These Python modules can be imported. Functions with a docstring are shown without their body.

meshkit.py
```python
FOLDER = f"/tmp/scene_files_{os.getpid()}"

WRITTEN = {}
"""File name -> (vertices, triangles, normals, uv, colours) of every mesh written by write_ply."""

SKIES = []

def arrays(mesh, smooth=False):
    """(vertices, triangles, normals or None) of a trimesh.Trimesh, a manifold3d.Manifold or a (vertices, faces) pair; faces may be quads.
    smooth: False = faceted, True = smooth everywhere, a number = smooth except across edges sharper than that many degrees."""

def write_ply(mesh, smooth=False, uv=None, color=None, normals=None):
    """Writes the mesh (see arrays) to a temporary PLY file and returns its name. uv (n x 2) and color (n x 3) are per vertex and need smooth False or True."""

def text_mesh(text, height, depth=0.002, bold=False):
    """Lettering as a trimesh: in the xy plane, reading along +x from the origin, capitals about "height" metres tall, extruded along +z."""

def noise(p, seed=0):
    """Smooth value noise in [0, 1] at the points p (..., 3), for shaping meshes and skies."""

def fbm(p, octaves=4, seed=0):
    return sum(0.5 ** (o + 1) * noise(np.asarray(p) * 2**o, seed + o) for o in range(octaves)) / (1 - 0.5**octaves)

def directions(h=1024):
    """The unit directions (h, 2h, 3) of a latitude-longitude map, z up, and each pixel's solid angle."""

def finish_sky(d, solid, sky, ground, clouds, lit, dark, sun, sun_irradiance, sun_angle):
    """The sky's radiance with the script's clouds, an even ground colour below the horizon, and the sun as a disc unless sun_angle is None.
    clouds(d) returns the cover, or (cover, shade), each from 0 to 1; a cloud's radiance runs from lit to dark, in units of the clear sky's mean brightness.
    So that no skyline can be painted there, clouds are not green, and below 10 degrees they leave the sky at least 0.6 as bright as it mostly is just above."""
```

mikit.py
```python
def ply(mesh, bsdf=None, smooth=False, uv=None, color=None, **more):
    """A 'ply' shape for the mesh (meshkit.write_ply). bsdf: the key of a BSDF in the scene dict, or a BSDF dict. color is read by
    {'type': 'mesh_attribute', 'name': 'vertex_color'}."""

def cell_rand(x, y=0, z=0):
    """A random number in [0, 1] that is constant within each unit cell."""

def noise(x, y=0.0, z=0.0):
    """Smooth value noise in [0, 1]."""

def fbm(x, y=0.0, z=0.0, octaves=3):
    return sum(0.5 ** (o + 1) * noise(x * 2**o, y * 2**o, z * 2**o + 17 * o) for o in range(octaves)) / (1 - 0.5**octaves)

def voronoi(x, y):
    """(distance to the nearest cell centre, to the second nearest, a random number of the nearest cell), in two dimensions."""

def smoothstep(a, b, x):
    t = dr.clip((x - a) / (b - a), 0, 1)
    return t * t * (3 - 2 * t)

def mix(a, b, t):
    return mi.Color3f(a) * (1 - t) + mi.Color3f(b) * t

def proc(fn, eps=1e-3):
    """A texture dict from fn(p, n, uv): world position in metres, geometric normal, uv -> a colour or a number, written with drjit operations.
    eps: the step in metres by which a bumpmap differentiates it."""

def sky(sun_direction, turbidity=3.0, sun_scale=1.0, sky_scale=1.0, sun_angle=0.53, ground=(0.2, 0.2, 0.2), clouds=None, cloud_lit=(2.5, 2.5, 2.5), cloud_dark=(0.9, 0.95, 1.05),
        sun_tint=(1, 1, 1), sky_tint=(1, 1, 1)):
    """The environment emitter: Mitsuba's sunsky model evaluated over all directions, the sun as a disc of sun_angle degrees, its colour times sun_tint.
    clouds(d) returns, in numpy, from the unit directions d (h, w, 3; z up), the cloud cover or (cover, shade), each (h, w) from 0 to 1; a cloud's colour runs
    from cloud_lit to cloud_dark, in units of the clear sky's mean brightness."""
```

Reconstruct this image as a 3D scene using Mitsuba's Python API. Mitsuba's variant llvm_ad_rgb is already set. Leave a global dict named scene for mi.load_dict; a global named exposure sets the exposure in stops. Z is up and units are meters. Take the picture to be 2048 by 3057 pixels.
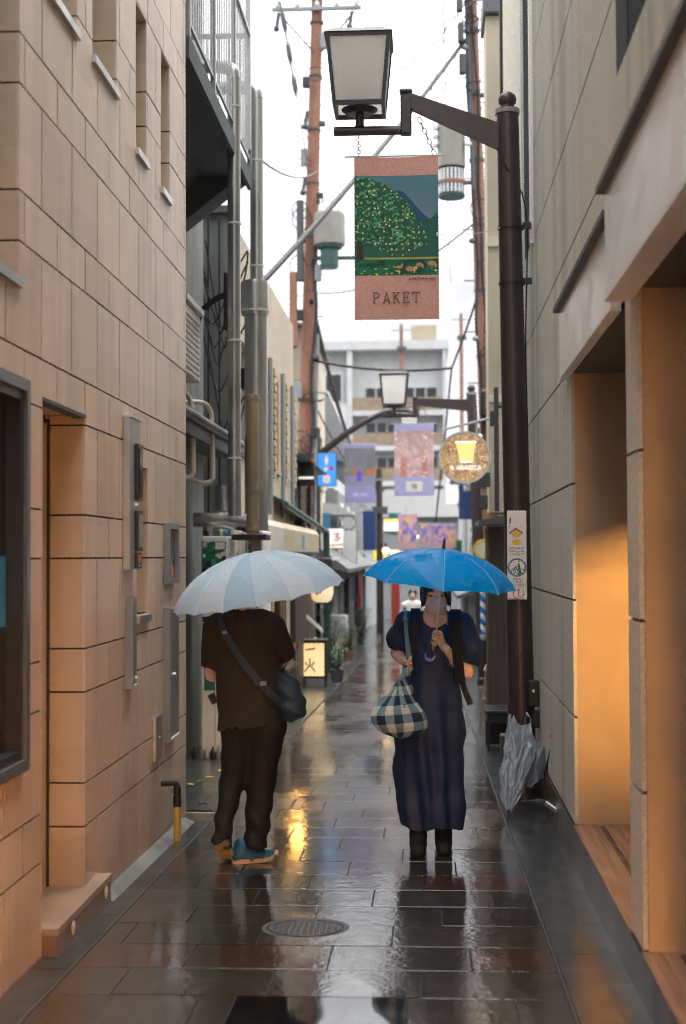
import math, random
import numpy as np, trimesh, manifold3d as m3, shapely
from shapely import geometry as sg, affinity, ops
import drjit as dr, mitsuba as mi, mikit, meshkit
from mikit import noise, fbm, voronoi, cell_rand, smoothstep, mix
T = mi.ScalarTransform4f
RNG = random.Random(7)
scene, labels = {}, {}

# ---------------------------------------------------------------- camera, sky, exposure (z up, metres, +Y runs down the alley)
F_PX, SLOPE, EYE = 4267.0, 0.0274, 1.54          # a 50 mm lens on a portrait frame; the alley falls 2.7 %
yaw, pitch, roll = math.atan(241 / F_PX), math.atan(131.5 / F_PX), math.radians(0.25)
fwd = np.array([-math.sin(yaw) * math.cos(pitch), math.cos(yaw) * math.cos(pitch), math.sin(pitch)])
rgt = np.cross(fwd, [0, 0, 1.0]); rgt /= np.linalg.norm(rgt)
upv = np.cross(rgt, fwd) * math.cos(roll) + rgt * math.sin(roll)
scene['camera'] = {'type': 'thinlens', 'fov': math.degrees(2 * math.atan(1024 / F_PX)), 'fov_axis': 'x', 'aperture_radius': 0.0115, 'focus_distance': 9.2,
                   'near_clip': 0.05, 'far_clip': 3000.0, 'to_world': T().look_at(origin=[0, 0, EYE], target=[float(v) for v in fwd + np.array([0, 0, EYE])], up=[float(v) for v in upv])}


def cloud_cover(d):
    n = meshkit.fbm(np.stack([d[..., 0] / (d[..., 2] + 0.35) * 2.2, d[..., 1] / (d[..., 2] + 0.35) * 2.2, d[..., 2] * 0 + 3.7], -1), 5)
    # the standard overcast sky: brightest overhead, darker towards the horizon, with soft lumps
    return np.ones(n.shape), np.clip(1 - d[..., 2] + (n - 0.5) * 1.5, 0, 1)


scene['sky_light'] = mikit.sky([0.25, 0.35, 0.9], turbidity=4, sun_scale=0.12, sun_angle=14, clouds=cloud_cover, cloud_lit=(3.6, 3.62, 3.7), cloud_dark=(0.44, 0.45, 0.475))
exposure = 3.6


# ---------------------------------------------------------------- helpers
def free(key):
    if key not in scene and key not in labels and not any(k.startswith(key + '__') for k in scene):
        return key
    n = 1
    while f'{key}_{n:03d}' in scene or f'{key}_{n:03d}' in labels:
        n += 1
    return f'{key}_{n:03d}'


COUNT = {}


def numbered(key):
    n = COUNT.get(key, 0)
    COUNT[key] = n + 1
    return key if n == 0 else f'{key}_{n:03d}'


def thing(name, label, cat=None, group=None, kind=None):
    key = numbered(name)
    labels[key] = {'label': label}
    if cat: labels[key]['category'] = cat
    if group: labels[key]['group'] = group
    if kind: labels[key]['kind'] = kind
    return key


def part(parent, name, mesh, bsdf, smooth=False, label=None, kind=None, **kw):
    key = numbered(parent + '__' + name)
    scene[key] = mikit.ply(mesh, bsdf, smooth=smooth, **kw)
    if label or kind:
        labels[key] = {k: v for k, v in (('label', label), ('kind', kind)) if v}
    return key


def single(name, mesh, bsdf, label, cat=None, smooth=False, group=None, kind=None, **kw):
    key = thing(name, label, cat, group, kind)
    scene[key] = mikit.ply(mesh, bsdf, smooth=smooth, **kw)
    return key


def cat(*ms):
    ms = [m for m in ms if m is not None]
    return trimesh.util.concatenate(ms) if len(ms) > 1 else ms[0]


def box(x0, x1, y0, y1, z0, z1):
    m = trimesh.creation.box((abs(x1 - x0), abs(y1 - y0), abs(z1 - z0)))
    m.apply_translation(((x0 + x1) / 2, (y0 + y1) / 2, (z0 + z1) / 2))
    return m


def hull(pts):
    m = m3.Manifold.hull_points([[float(a) for a in p] for p in pts]).to_mesh()
    return trimesh.Trimesh(m.vert_properties[:, :3], m.tri_verts, process=False)


def cbox(x0, x1, y0, y1, z0, z1, c=0.004):
    x0, x1 = min(x0, x1), max(x0, x1); y0, y1 = min(y0, y1), max(y0, y1); z0, z1 = min(z0, z1), max(z0, z1)
    p = []
    for a, sa in ((x0, 1), (x1, -1)):
        for b, sb in ((y0, 1), (y1, -1)):
            for d, sd in ((z0, 1), (z1, -1)):
                p += [(a, b + sb * c, d + sd * c), (a + sa * c, b, d + sd * c), (a + sa * c, b + sb * c, d)]
    return hull(p)


def frame_of(d):
    d = np.asarray(d, float) / np.linalg.norm(d)
    a = np.cross(d, [0, 0, 1.0] if abs(d[2]) < 0.93 else [0, 1.0, 0])
    a /= np.linalg.norm(a)
    return d, a, np.cross(d, a)


def tube(pts, r, n=8, cap=True):
    p = np.asarray(pts, float)
    r = np.broadcast_to(np.asarray(r, float), (len(p),))
    t = np.gradient(p, axis=0); t /= np.linalg.norm(t, axis=1, keepdims=True) + 1e-12
    _, a, _ = frame_of(t[0])
    ang = np.arange(n) * 2 * np.pi / n
    rings = []
    for i in range(len(p)):
        a = a - t[i] * (a @ t[i]); a /= np.linalg.norm(a)
        b = np.cross(t[i], a)
        rings.append(p[i] + r[i] * (np.cos(ang)[:, None] * a + np.sin(ang)[:, None] * b))
    v = np.vstack(rings)
    f = []
    for i in range(len(p) - 1):
        for j in range(n):
            q = (i * n + j, i * n + (j + 1) % n, (i + 1) * n + (j + 1) % n, (i + 1) * n + j)
            f += [(q[0], q[1], q[2]), (q[0], q[2], q[3])]
    if cap:
        v = np.vstack([v, p[0], p[-1]]); s, e = len(v) - 2, len(v) - 1
        k = (len(p) - 1) * n
        for j in range(n):
            f += [(s, (j + 1) % n, j), (e, k + j, k + (j + 1) % n)]
    return trimesh.Trimesh(v, np.array(f), process=False)


def smooth_path(pts, k=6):
    p = np.asarray(pts, float)
    q = np.vstack([2 * p[0] - p[1], p, 2 * p[-1] - p[-2]])
    out = []
    for i in range(1, len(q) - 2):
        for t in np.arange(k) / k:
            out.append(0.5 * (2 * q[i] + (q[i + 1] - q[i - 1]) * t + (2 * q[i - 1] - 5 * q[i] + 4 * q[i + 1] - q[i + 2]) * t * t + (3 * q[i] - q[i - 1] - 3 * q[i + 1] + q[i + 2]) * t ** 3))
    return np.array(out + [p[-1]])


def sag(a, b, drop, n=12):
    t = np.linspace(0, 1, n)[:, None]
    p = np.asarray(a, float) * (1 - t) + np.asarray(b, float) * t
    p[:, 2] -= 4 * drop * (t * (1 - t))[:, 0]
    return p


def cyl(a, b, r, r2=None, n=16):
    return tube([a, b], [r, r if r2 is None else r2], n)


def lathe(prof, n=24, at=(0, 0, 0)):
    m = trimesh.creation.revolve(np.array(prof, float), sections=n)
    m.apply_translation(at)
    return m


def sphere(c, r, sub=2):
    m = trimesh.creation.icosphere(sub, 1.0)
    m.apply_scale(np.broadcast_to(r, (3,))); m.apply_translation(c)
    return m


def extrude(poly, d):
    ps = getattr(poly, 'geoms', [poly])
    return cat(*[trimesh.creation.extrude_polygon(g, d, engine='earcut') for g in ps if g.area > 1e-9])


def put(mesh, o, xd, yd):
    """the mesh drawn in the xy plane, set at o with its x along xd, its y along yd and its thickness along xd x yd"""
    xd, yd = np.asarray(xd, float), np.asarray(yd, float)
    zd = np.cross(xd, yd)
    m = mesh.copy()
    m.vertices = np.asarray(o, float) + m.vertices[:, :1] * xd + m.vertices[:, 1:2] * yd + m.vertices[:, 2:] * zd
    return m


def strokes(lines, w):
    return ops.unary_union([sg.LineString(l).buffer(w / 2, cap_style=2) if len(l) > 1 else sg.Point(l[0]).buffer(w) for l in lines])


def rect(a, b, c, d):
    return sg.box(min(a, b), min(c, d), max(a, b), max(c, d))


def gz(y):
    return -SLOPE * min(max(y, -40), 90)


# wall planes: s along Y, n out towards the alley
AL, XL, AR, XR = -0.005, -1.625, 0.0047, 0.8118


def left_at(s, n, z): return (XL + AL * s + n, s, z)
def right_at(s, n, z): return (XR + AR * s - n, s, z)


def on_wall(poly, n0, n1, side):
    """a polygon in (s, z) made solid between depths n0 < n1 of a wall"""
    m = extrude(poly, n1 - n0)
    s, z, n = m.vertices[:, 0].copy(), m.vertices[:, 1].copy(), m.vertices[:, 2] + n0
    if side == 'L':
        m.vertices = np.stack([XL + AL * s + n, s, z], 1)
    else:
        m.vertices = np.stack([XR + AR * s - n, s, z], 1)
        m.invert()
    return m


# ---------------------------------------------------------------- materials
def mat(name, base, rough=0.5, two=True, bump=None, scale=0.002, **kw):
    b = {'type': 'principled', 'base_color': base if isinstance(base, dict) else {'type': 'rgb', 'value': list(base)},
         'roughness': rough if isinstance(rough, dict) else float(rough)}
    for k, v in kw.items():
        b[k] = v
    if bump:
        b = {'type': 'bumpmap', 'arbitrary': bump, 'scale': scale, 'bsdf': b}
    scene[name] = {'type': 'twosided', 'bsdf': b} if two else b


def tile_col(p, n, uv):
    big = fbm(p.x * 1.3, p.y * 1.3, p.z * 1.3, 3)
    cell = cell_rand(dr.floor(p.y / 0.2735 + 0.15), dr.floor(p.z / 0.2183 + 0.2), 3)
    grain = noise(p.x * 240, p.y * 240, p.z * 240)
    streak = fbm(p.y * 9 + p.x * 9, p.z * 0.5, 1.0, 2)
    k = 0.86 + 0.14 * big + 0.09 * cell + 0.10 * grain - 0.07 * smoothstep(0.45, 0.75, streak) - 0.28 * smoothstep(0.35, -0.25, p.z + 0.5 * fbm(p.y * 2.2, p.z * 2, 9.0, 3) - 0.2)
    return mix((0.56, 0.435, 0.365), (0.53, 0.415, 0.325), big) * k


def stucco_bump(p, n, uv):
    return noise(p.x * 150, p.y * 150, p.z * 150) * 0.6 + noise(p.x * 70, p.y * 70, p.z * 70) * 0.4


def stucco_col(p, n, uv):
    big = fbm(p.x * 0.9, p.y * 0.9, p.z * 0.9, 3)
    g = noise(p.x * 130, p.y * 130, p.z * 130)
    g2 = noise(p.x * 260, p.y * 260, p.z * 260)
    streak = smoothstep(0.45, 0.8, fbm(p.y * 5, p.z * 0.25, 4.0, 3))
    return mix((0.38, 0.385, 0.345), (0.43, 0.432, 0.385), big) * (0.62 + 0.42 * g + 0.32 * g2 - 0.22 * streak)


def puddle(p):
    return fbm(p.x * 2.6, p.y * 1.1, 5.0, 3)


def pave_bump(p, n, uv):
    w = smoothstep(0.40, 0.62, puddle(p))
    rip = noise(p.x * 14, p.y * 9, 2.0) * 0.45 + noise(p.x * 40, p.y * 30, 3.0) * 0.42 + noise(p.x * 100, p.y * 80, 6.0) * 0.20
    gr = noise(p.x * 180, p.y * 180, 1.0) * 0.10 + noise(p.x * 75, p.y * 75, 8.0) * 0.16
    return rip * (0.45 + 0.55 * (1 - w)) + gr * (1.2 - w)


def pave_rough(p, n, uv):
    return 0.065 + 0.09 * smoothstep(0.60, 0.36, puddle(p)) + 0.05 * noise(p.x * 60, p.y * 60, 1.5)


def pave_tone(p):
    return 0.75 + 0.5 * fbm(p.x * 7, p.y * 7, 2.0, 3) * (0.7 + 0.5 * noise(p.x * 140, p.y * 140, 0.5))


def pave_col(p, n, uv):
    c = cell_rand(dr.floor(p.x / 0.3), dr.floor(p.y / 0.4 - 0.83), 9)
    return mix((0.021, 0.0175, 0.015), (0.032, 0.0275, 0.0240), c) * pave_tone(p)


def pave_red(p, n, uv):
    return mi.Color3f(0.042, 0.0195, 0.014) * pave_tone(p)


def conc_col(p, n, uv):
    b = fbm(p.x * 1.7, p.y * 1.7, p.z * 1.2, 4)
    drip = smoothstep(0.5, 0.8, fbm(p.x * 7 + p.y * 7, p.z * 0.4, 2.0, 3))
    return mi.Color3f(0.175, 0.19, 0.185) * (0.62 + 0.62 * b - 0.28 * drip + 0.12 * noise(p.x * 90, p.y * 90, p.z * 90))


def wetconc_col(p, n, uv):
    return mi.Color3f(0.030, 0.033, 0.034) * (0.5 + fbm(p.x * 6, p.y * 4, 3.0, 4))


def cream_col(p, n, uv):
    b = fbm(p.x * 1.1, p.y * 1.1, p.z * 1.1, 3)
    rust = smoothstep(0.66, 0.8, fbm(p.x * 8 + p.y * 5, p.z * 0.5, 2.0, 3))
    return mix(mi.Color3f(0.46, 0.41, 0.31) * (0.75 + 0.4 * b), (0.42, 0.22, 0.10), rust * 0.55)


def wood_col(p, n, uv):
    g = fbm(p.x * 35, p.y * 35, p.z * 1.6, 3)
    return mi.Color3f(0.050, 0.036, 0.027) * (0.45 + 1.1 * g)


def deck_col(p, n, uv):
    g = fbm(p.x * 60, p.y * 3.0, 1.0, 3)
    return mi.Color3f(0.20, 0.115, 0.075) * (0.5 + 0.95 * g)


def pole_col(p, n, uv):
    b = fbm(p.x * 4, p.y * 4, p.z * 2.2, 4)
    return mix((0.235, 0.098, 0.062), (0.30, 0.15, 0.098), b) * (0.72 + 0.4 * noise(p.x * 40, p.y * 40, p.z * 14))


def steel_rough(p, n, uv):
    return 0.22 + 0.22 * fbm(p.x * 14 + p.y * 14, p.z * 1.1, 1.0, 3)


PR = mikit.proc
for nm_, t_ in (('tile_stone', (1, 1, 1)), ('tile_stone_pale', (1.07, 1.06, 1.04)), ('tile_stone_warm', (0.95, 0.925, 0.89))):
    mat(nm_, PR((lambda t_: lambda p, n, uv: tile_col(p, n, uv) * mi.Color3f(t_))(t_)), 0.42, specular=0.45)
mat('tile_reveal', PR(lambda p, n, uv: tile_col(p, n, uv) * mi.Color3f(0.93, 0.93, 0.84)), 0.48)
mat('joint_dark', (0.05, 0.042, 0.036), 0.8)
mat('stucco', PR(stucco_col), 0.85, bump=PR(stucco_bump, 2e-3), scale=0.0035)
mat('plaster_tan', PR(lambda p, n, uv: mi.Color3f(0.33, 0.25, 0.165) * (0.82 + 0.3 * fbm(p.x * 2.5, p.y * 2.5, p.z * 2.5, 4))), 0.6)
mat('groove', (0.075, 0.07, 0.06), 0.8)
mat('paving', PR(pave_col), PR(pave_rough), bump=PR(pave_bump, 2e-3), scale=0.0017, eta=2.1)
mat('paving_red', PR(pave_red), PR(pave_rough), bump=PR(pave_bump, 2e-3), scale=0.0017, eta=2.1)
mat('bed', (0.008, 0.0075, 0.007), 0.6)
mat('wet_concrete', PR(wetconc_col), 0.2, bump=PR(pave_bump, 2e-3), scale=0.0016, specular=0.6)
mat('concrete', PR(conc_col), 0.8)
mat('cream_render', PR(cream_col), 0.75)
mat('dark_wood', PR(wood_col), 0.6)
mat('deck_wood', PR(deck_col), 0.33, specular=0.6)
mat('pole_orange', PR(pole_col), 0.7)
mat('brushed_steel', (0.55, 0.54, 0.53), PR(steel_rough), metallic=1.0)
mat('duct_steel', PR(lambda p, n, uv: mi.Color3f(0.50, 0.50, 0.48) * (0.6 + 0.55 * fbm(p.x * 9 + p.y * 9, p.z * 2, 1.0, 3))), PR(steel_rough), metallic=0.85)
mat('canopy_metal', (0.62, 0.595, 0.585), PR(lambda p, n, uv: 0.24 + 0.14 * fbm(p.y * 3, p.z * 3, 1.0, 3)), metallic=0.45,
    bump=PR(lambda p, n, uv: fbm(p.y * 3.1, p.z * 4.0, 2.0, 3), 5e-3), scale=0.012)
mat('iron_brown', PR(lambda p, n, uv: mi.Color3f(0.040, 0.030, 0.030) * (0.7 + 0.6 * fbm(p.x * 8, p.y * 8, p.z * 2, 4))), 0.36, specular=0.5,
    bump=PR(lambda p, n, uv: noise(p.x * 60, p.y * 60, p.z * 45), 2e-3), scale=0.0012)
mat('black_metal', (0.022, 0.022, 0.024), 0.35)
mat('black_rubber', (0.016, 0.016, 0.017), 0.55)
mat('grey_metal', (0.22, 0.235, 0.25), 0.4)
mat('dark_grey', (0.06, 0.065, 0.07), 0.55)
mat('light_grey', (0.52, 0.53, 0.53), 0.45)
mat('white_paint', (0.74, 0.74, 0.72), 0.4)
mat('cream_paint', (0.62, 0.57, 0.46), 0.45)
mat('yellow_paint', (0.55, 0.36, 0.09), 0.5)
mat('mirror_dark', (0.010, 0.012, 0.014), 0.06, specular=0.8)
mat('black_granite', (0.006, 0.007, 0.008), 0.05, bump=PR(lambda p, n, uv: noise(p.x * 9, p.y * 6, 1.0), 3e-3), scale=0.0008, specular=0.7)
scene['window_glass'] = {'type': 'thindielectric', 'int_ior': 1.5}
# ================================================================ THE SETTING: ground, paving, gutters
ys = [-60, -40, 0, 30, 60, 90, 200, 1200]
gv = [(x, y, gz(y) - 0.06) for y in ys for x in (-900, 900)]
gf = [q for i in range(len(ys) - 1) for q in ((2 * i, 2 * i + 1, 2 * i + 3), (2 * i, 2 * i + 3, 2 * i + 2))]
single('ground', (np.array(gv), np.array(gf)), 'wet_concrete', 'dark wet ground under the whole quarter', kind='structure')


def slab_mesh(x0, x1, y0, y1, top=0.0, t=0.05, c=0.0012):
    m = cbox(x0, x1, y0, y1, -t, top, c)
    m.vertices[:, 2] += -SLOPE * m.vertices[:, 1]
    return m


pv = thing('pavement', 'wet grey and brown stone slab paving down the middle of the alley', kind='structure')
part(pv, 'bed', slab_mesh(-1.47, 0.545, -4, 90, -0.005, 0.05), 'bed')
far, rows = [], int(90 / 0.4)
LID, PLATE = sg.Point(-0.56, 6.67).buffer(0.205), rect(-0.735, -0.065, 4.93, 5.535)
y, i = 3.13, 0
while y < 88:
    off = (0.0, 0.33, 0.14, 0.47, 0.24)[i % 5] + 0.05 * RNG.random()
    xs = [-1.462] + [x for x in np.arange(-1.46 - off, 0.6, 0.60) if -1.36 < x < 0.44] + [0.537]
    for a, b in zip(xs[:-1], xs[1:]):
        g = 0.0035
        mid = (a + b) / 2
        red = (i == 7 and not (-0.70 < mid < -0.05)) or (y > 6.5 and RNG.random() < 0.07)
        sq = rect(a + g, b - g, y + g, y + 0.4 - g)
        sq = sq.difference(LID).difference(PLATE)
        if sq.area < 0.01: continue
        lift = RNG.uniform(-0.0012, 0.0012)
        if y < 22:
            if sq.area > (b - a - 2 * g) * (0.4 - 2 * g) - 1e-6:
                m = slab_mesh(a + g, b - g, y + g, y + 0.4 - g, lift)
            else:
                m = extrude(sq, 0.05); m.vertices[:, 2] += -0.05 + lift - SLOPE * m.vertices[:, 1]
            part(pv, 'slab', m, 'paving_red' if red else 'paving')
        else:
            far.append(box(a + g, b - g, y + g, y + 0.4 - g, -0.03, lift))
            far[-1].vertices[:, 2] += -SLOPE * far[-1].vertices[:, 1]
    y += 0.4; i += 1
part(pv, 'far_slabs', cat(*far), 'paving', kind='stuff')

# steel edging strips, gutters
for nm, x0, lab in (('left', -1.473, 'thin steel edging strip along the left gutter'), ('right', 0.540, 'thin steel edging strip along the right gutter')):
    single('edging_strip', slab_mesh(x0, x0 + 0.007, -4, 40, 0.002, 0.03, 0.001), 'dark_grey', lab, 'edging')
gl = thing('gutter', 'wet concrete gutter between the tiled wall and the paving', kind='structure')
for k in range(11):
    part(gl, 'gutter_slab', slab_mesh(-1.80, -1.476, -1.2 + k * 1.02, -1.2 + k * 1.02 + 1.012, -0.012, 0.05), 'wet_concrete')
mf = put(extrude(sg.Polygon([(0, 0), (0.085, 0), (0.03, 0.028), (0, 0.03)]), 2.55), (XL - 0.045, 9.8, gz(9.8) - 0.012), (1, 0, 0), (0, 0, 1))
mf = mf.subdivide().subdivide(); mf.vertices[:, 2] -= SLOPE * (mf.vertices[:, 1] - 9.8); mf.vertices[:, 0] += 0.012 * (meshkit.noise(mf.vertices * 5) - 0.5)
part(gl, 'mortar_fillet', mf, 'concrete')
gr = thing('gutter', 'smooth concrete gutter with a darker puddled channel beside the stucco wall', kind='structure')
for k in range(18):
    part(gr, 'gutter_slab', slab_mesh(0.553, 0.715, -1.0 + k * 1.21, -1.0 + k * 1.21 + 1.204, -0.008, 0.05), 'wet_concrete')
part(gr, 'channel', slab_mesh(0.718, 1.6, -3, 24, -0.022, 0.05), 'wet_concrete')
side = thing('side_yard', 'low wet concrete pad in front of the vending machine', kind='structure')
part(side, 'pad', slab_mesh(-2.6, -1.478, 10.06, 24, 0.012, 0.06), 'wet_concrete')
part(side, 'edge_angle', slab_mesh(-1.82, -1.478, 10.02, 10.055, 0.018, 0.06, 0.002), 'brushed_steel')
for k in range(5):
    part(side, 'floor_tile', slab_mesh(-2.15 + 0.13 * k, -2.15 + 0.13 * k + 0.124, 10.12, 10.9, 0.022, 0.02), 'wet_concrete')

# covers
mh = thing('manhole_cover', 'small round patterned iron cover set in the wet paving', 'manhole cover')
lid = lathe([(0, 0.0), (0.172, 0.0), (0.176, -0.006), (0.176, -0.03)], 48)
rim = lathe([(0.181, -0.03), (0.181, 0.001), (0.203, 0.001), (0.203, -0.03)], 48)
knobs = cat(*[cbox(a - 0.008, a + 0.008, b - 0.008, b + 0.008, -0.002, 0.004, 0.002) for a in np.arange(-0.14, 0.15, 0.028) for b in np.arange(-0.14, 0.15, 0.028) if a * a + b * b < 0.0225])
ribs = lathe([(0.158, -0.001), (0.158, 0.004), (0.168, 0.004), (0.168, -0.001)], 48)
for nm, m, mt in (('lid', lid, 'dark_grey'), ('rim', rim, 'dark_grey'), ('tread', cat(knobs, ribs), 'dark_grey')):
    m.apply_translation((-0.56, 6.67, 0)); m.vertices[:, 2] += -SLOPE * m.vertices[:, 1] - 0.002
    part(mh, nm, m, mt, 30)
pl = thing('cover_plate', 'glossy black rectangular plate in the paving at the bottom edge', 'cover plate')
part(pl, 'plate', slab_mesh(-0.728, -0.072, 4.94, 5.528, -0.001), 'black_granite')
dc = thing('drain_cover', 'small square iron drain cover with a slot beside the walking man', 'drain cover')
part(dc, 'frame', slab_mesh(-1.11, -0.90, 10.33, 10.86, 0.003, 0.01), 'wet_concrete')
part(dc, 'slot', slab_mesh(-0.985, -0.965, 10.40, 10.80, 0.006, 0.01, 0.001), 'black_rubber')

# ================================================================ LEFT: building clad in stone tiles
tb = thing('tiled_building', 'tall building clad in pinkish beige stone tiles on the left', 'building')
P_, Z_T, Z_S = 0.5465, 0.437, 0.225
H = 0.655
OPEN = {'door': rect(6.13, 6.935, -0.6, 2.24), 'slot': rect(8.235, 8.575, 1.20, 2.075), 'high0': rect(5.0, 5.755, 2.69, 4.45), 'high1': rect(6.18, 6.745, 4.08, 5.5),
        'high2': rect(7.075, 7.66, 4.085, 5.3), 'high3': rect(8.20, 8.525, 3.935, 4.795), 'high4': rect(9.02, 9.34, 3.915, 4.80), 'shop': rect(4.1, 5.838, 0.665, 2.275)}
ALLO = ops.unary_union(list(OPEN.values()))
Y1, ZT = 10.0, 8.2
part(tb, 'core', on_wall(rect(-5, Y1 - 0.012, -0.6, ZT).difference(ALLO.buffer(0.02, join_style=2)), -0.55, -0.0045, 'L'), 'joint_dark')
body = on_wall(rect(-5, Y1 - 0.012, -0.6, ZT), -5, -1.2, 'L'); part(tb, 'body', body, 'plaster_tan')
part(tb, 'end_wall', on_wall(rect(Y1 - 0.30, Y1 - 0.012, -0.6, ZT), -1.2, -0.56, 'L'), 'plaster_tan')
part(tb, 'roof_slab', on_wall(rect(-5, Y1, ZT, ZT + 0.25), -5, 0.03, 'L'), 'plaster_tan')
GH, GV = 0.0048, 0.0085
for r in range(-2, 12):
    for kind in (0, 1):
        z0, z1 = (Z_S + H * r, Z_T + H * r) if kind == 0 else (Z_T + H * r, Z_S + H * (r + 1))
        if z1 < -0.3 or z0 > 5.9: continue
        y0 = 5.837 if kind == 0 else 6.108
        for k in range(-4, 9):
            a, b = y0 + P_ * k, y0 + P_ * (k + 1)
            if b > Y1: b = Y1 + GV
            if b - a < 0.03 or a > Y1: continue
            t = rect(a + GV, b - GV, max(z0, -0.42) + GH, z1 - GH).difference(ALLO)
            if t.is_empty: continue
            for g in getattr(t, 'geoms', [t]):
                if g.area > 4e-4:
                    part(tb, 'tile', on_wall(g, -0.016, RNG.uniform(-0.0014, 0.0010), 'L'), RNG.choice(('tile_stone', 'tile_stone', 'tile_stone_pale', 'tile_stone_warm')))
part(tb, 'upper_cladding', on_wall(ops.unary_union([rect(-5, Y1, 5.96, ZT), rect(-5, 3.64, -0.6, 5.955)]), -0.016, 0.0, 'L'), 'tile_stone')


def reveals(name, depth, mt='tile_reveal', back='mirror_dark', near=True):
    s0, z0, s1, z1 = OPEN[name].bounds
    rows = [(Z_S + H * r, Z_T + H * r) for r in range(-2, 10)] + [(Z_T + H * r, Z_S + H * (r + 1)) for r in range(-2, 10)]
    for a, b in sorted(rows):                              # the far jamb faces the camera; its joints line up with the front
        a, b = max(a, z0), min(b, z1)
        if b - a > 0.01:
            part(tb, 'jamb_tile', on_wall(rect(s1, s1 + 0.018, a + GH, b - GH), -depth, -0.0165, 'L'), mt)
    part(tb, 'jamb', on_wall(rect(s0 - 0.018, s0, z0, z1), -depth, -0.017, 'L'), mt)
    part(tb, 'soffit', on_wall(rect(s0 - 0.018, s1 + 0.018, z1, z1 + 0.018), -depth, -0.017, 'L'), mt)
    part(tb, 'backing', on_wall(rect(s0 - 0.02, s1 + 0.02, z0 - 0.02, z1 + 0.02), -depth - 0.03, -depth - 0.002, 'L'), back)


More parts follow.
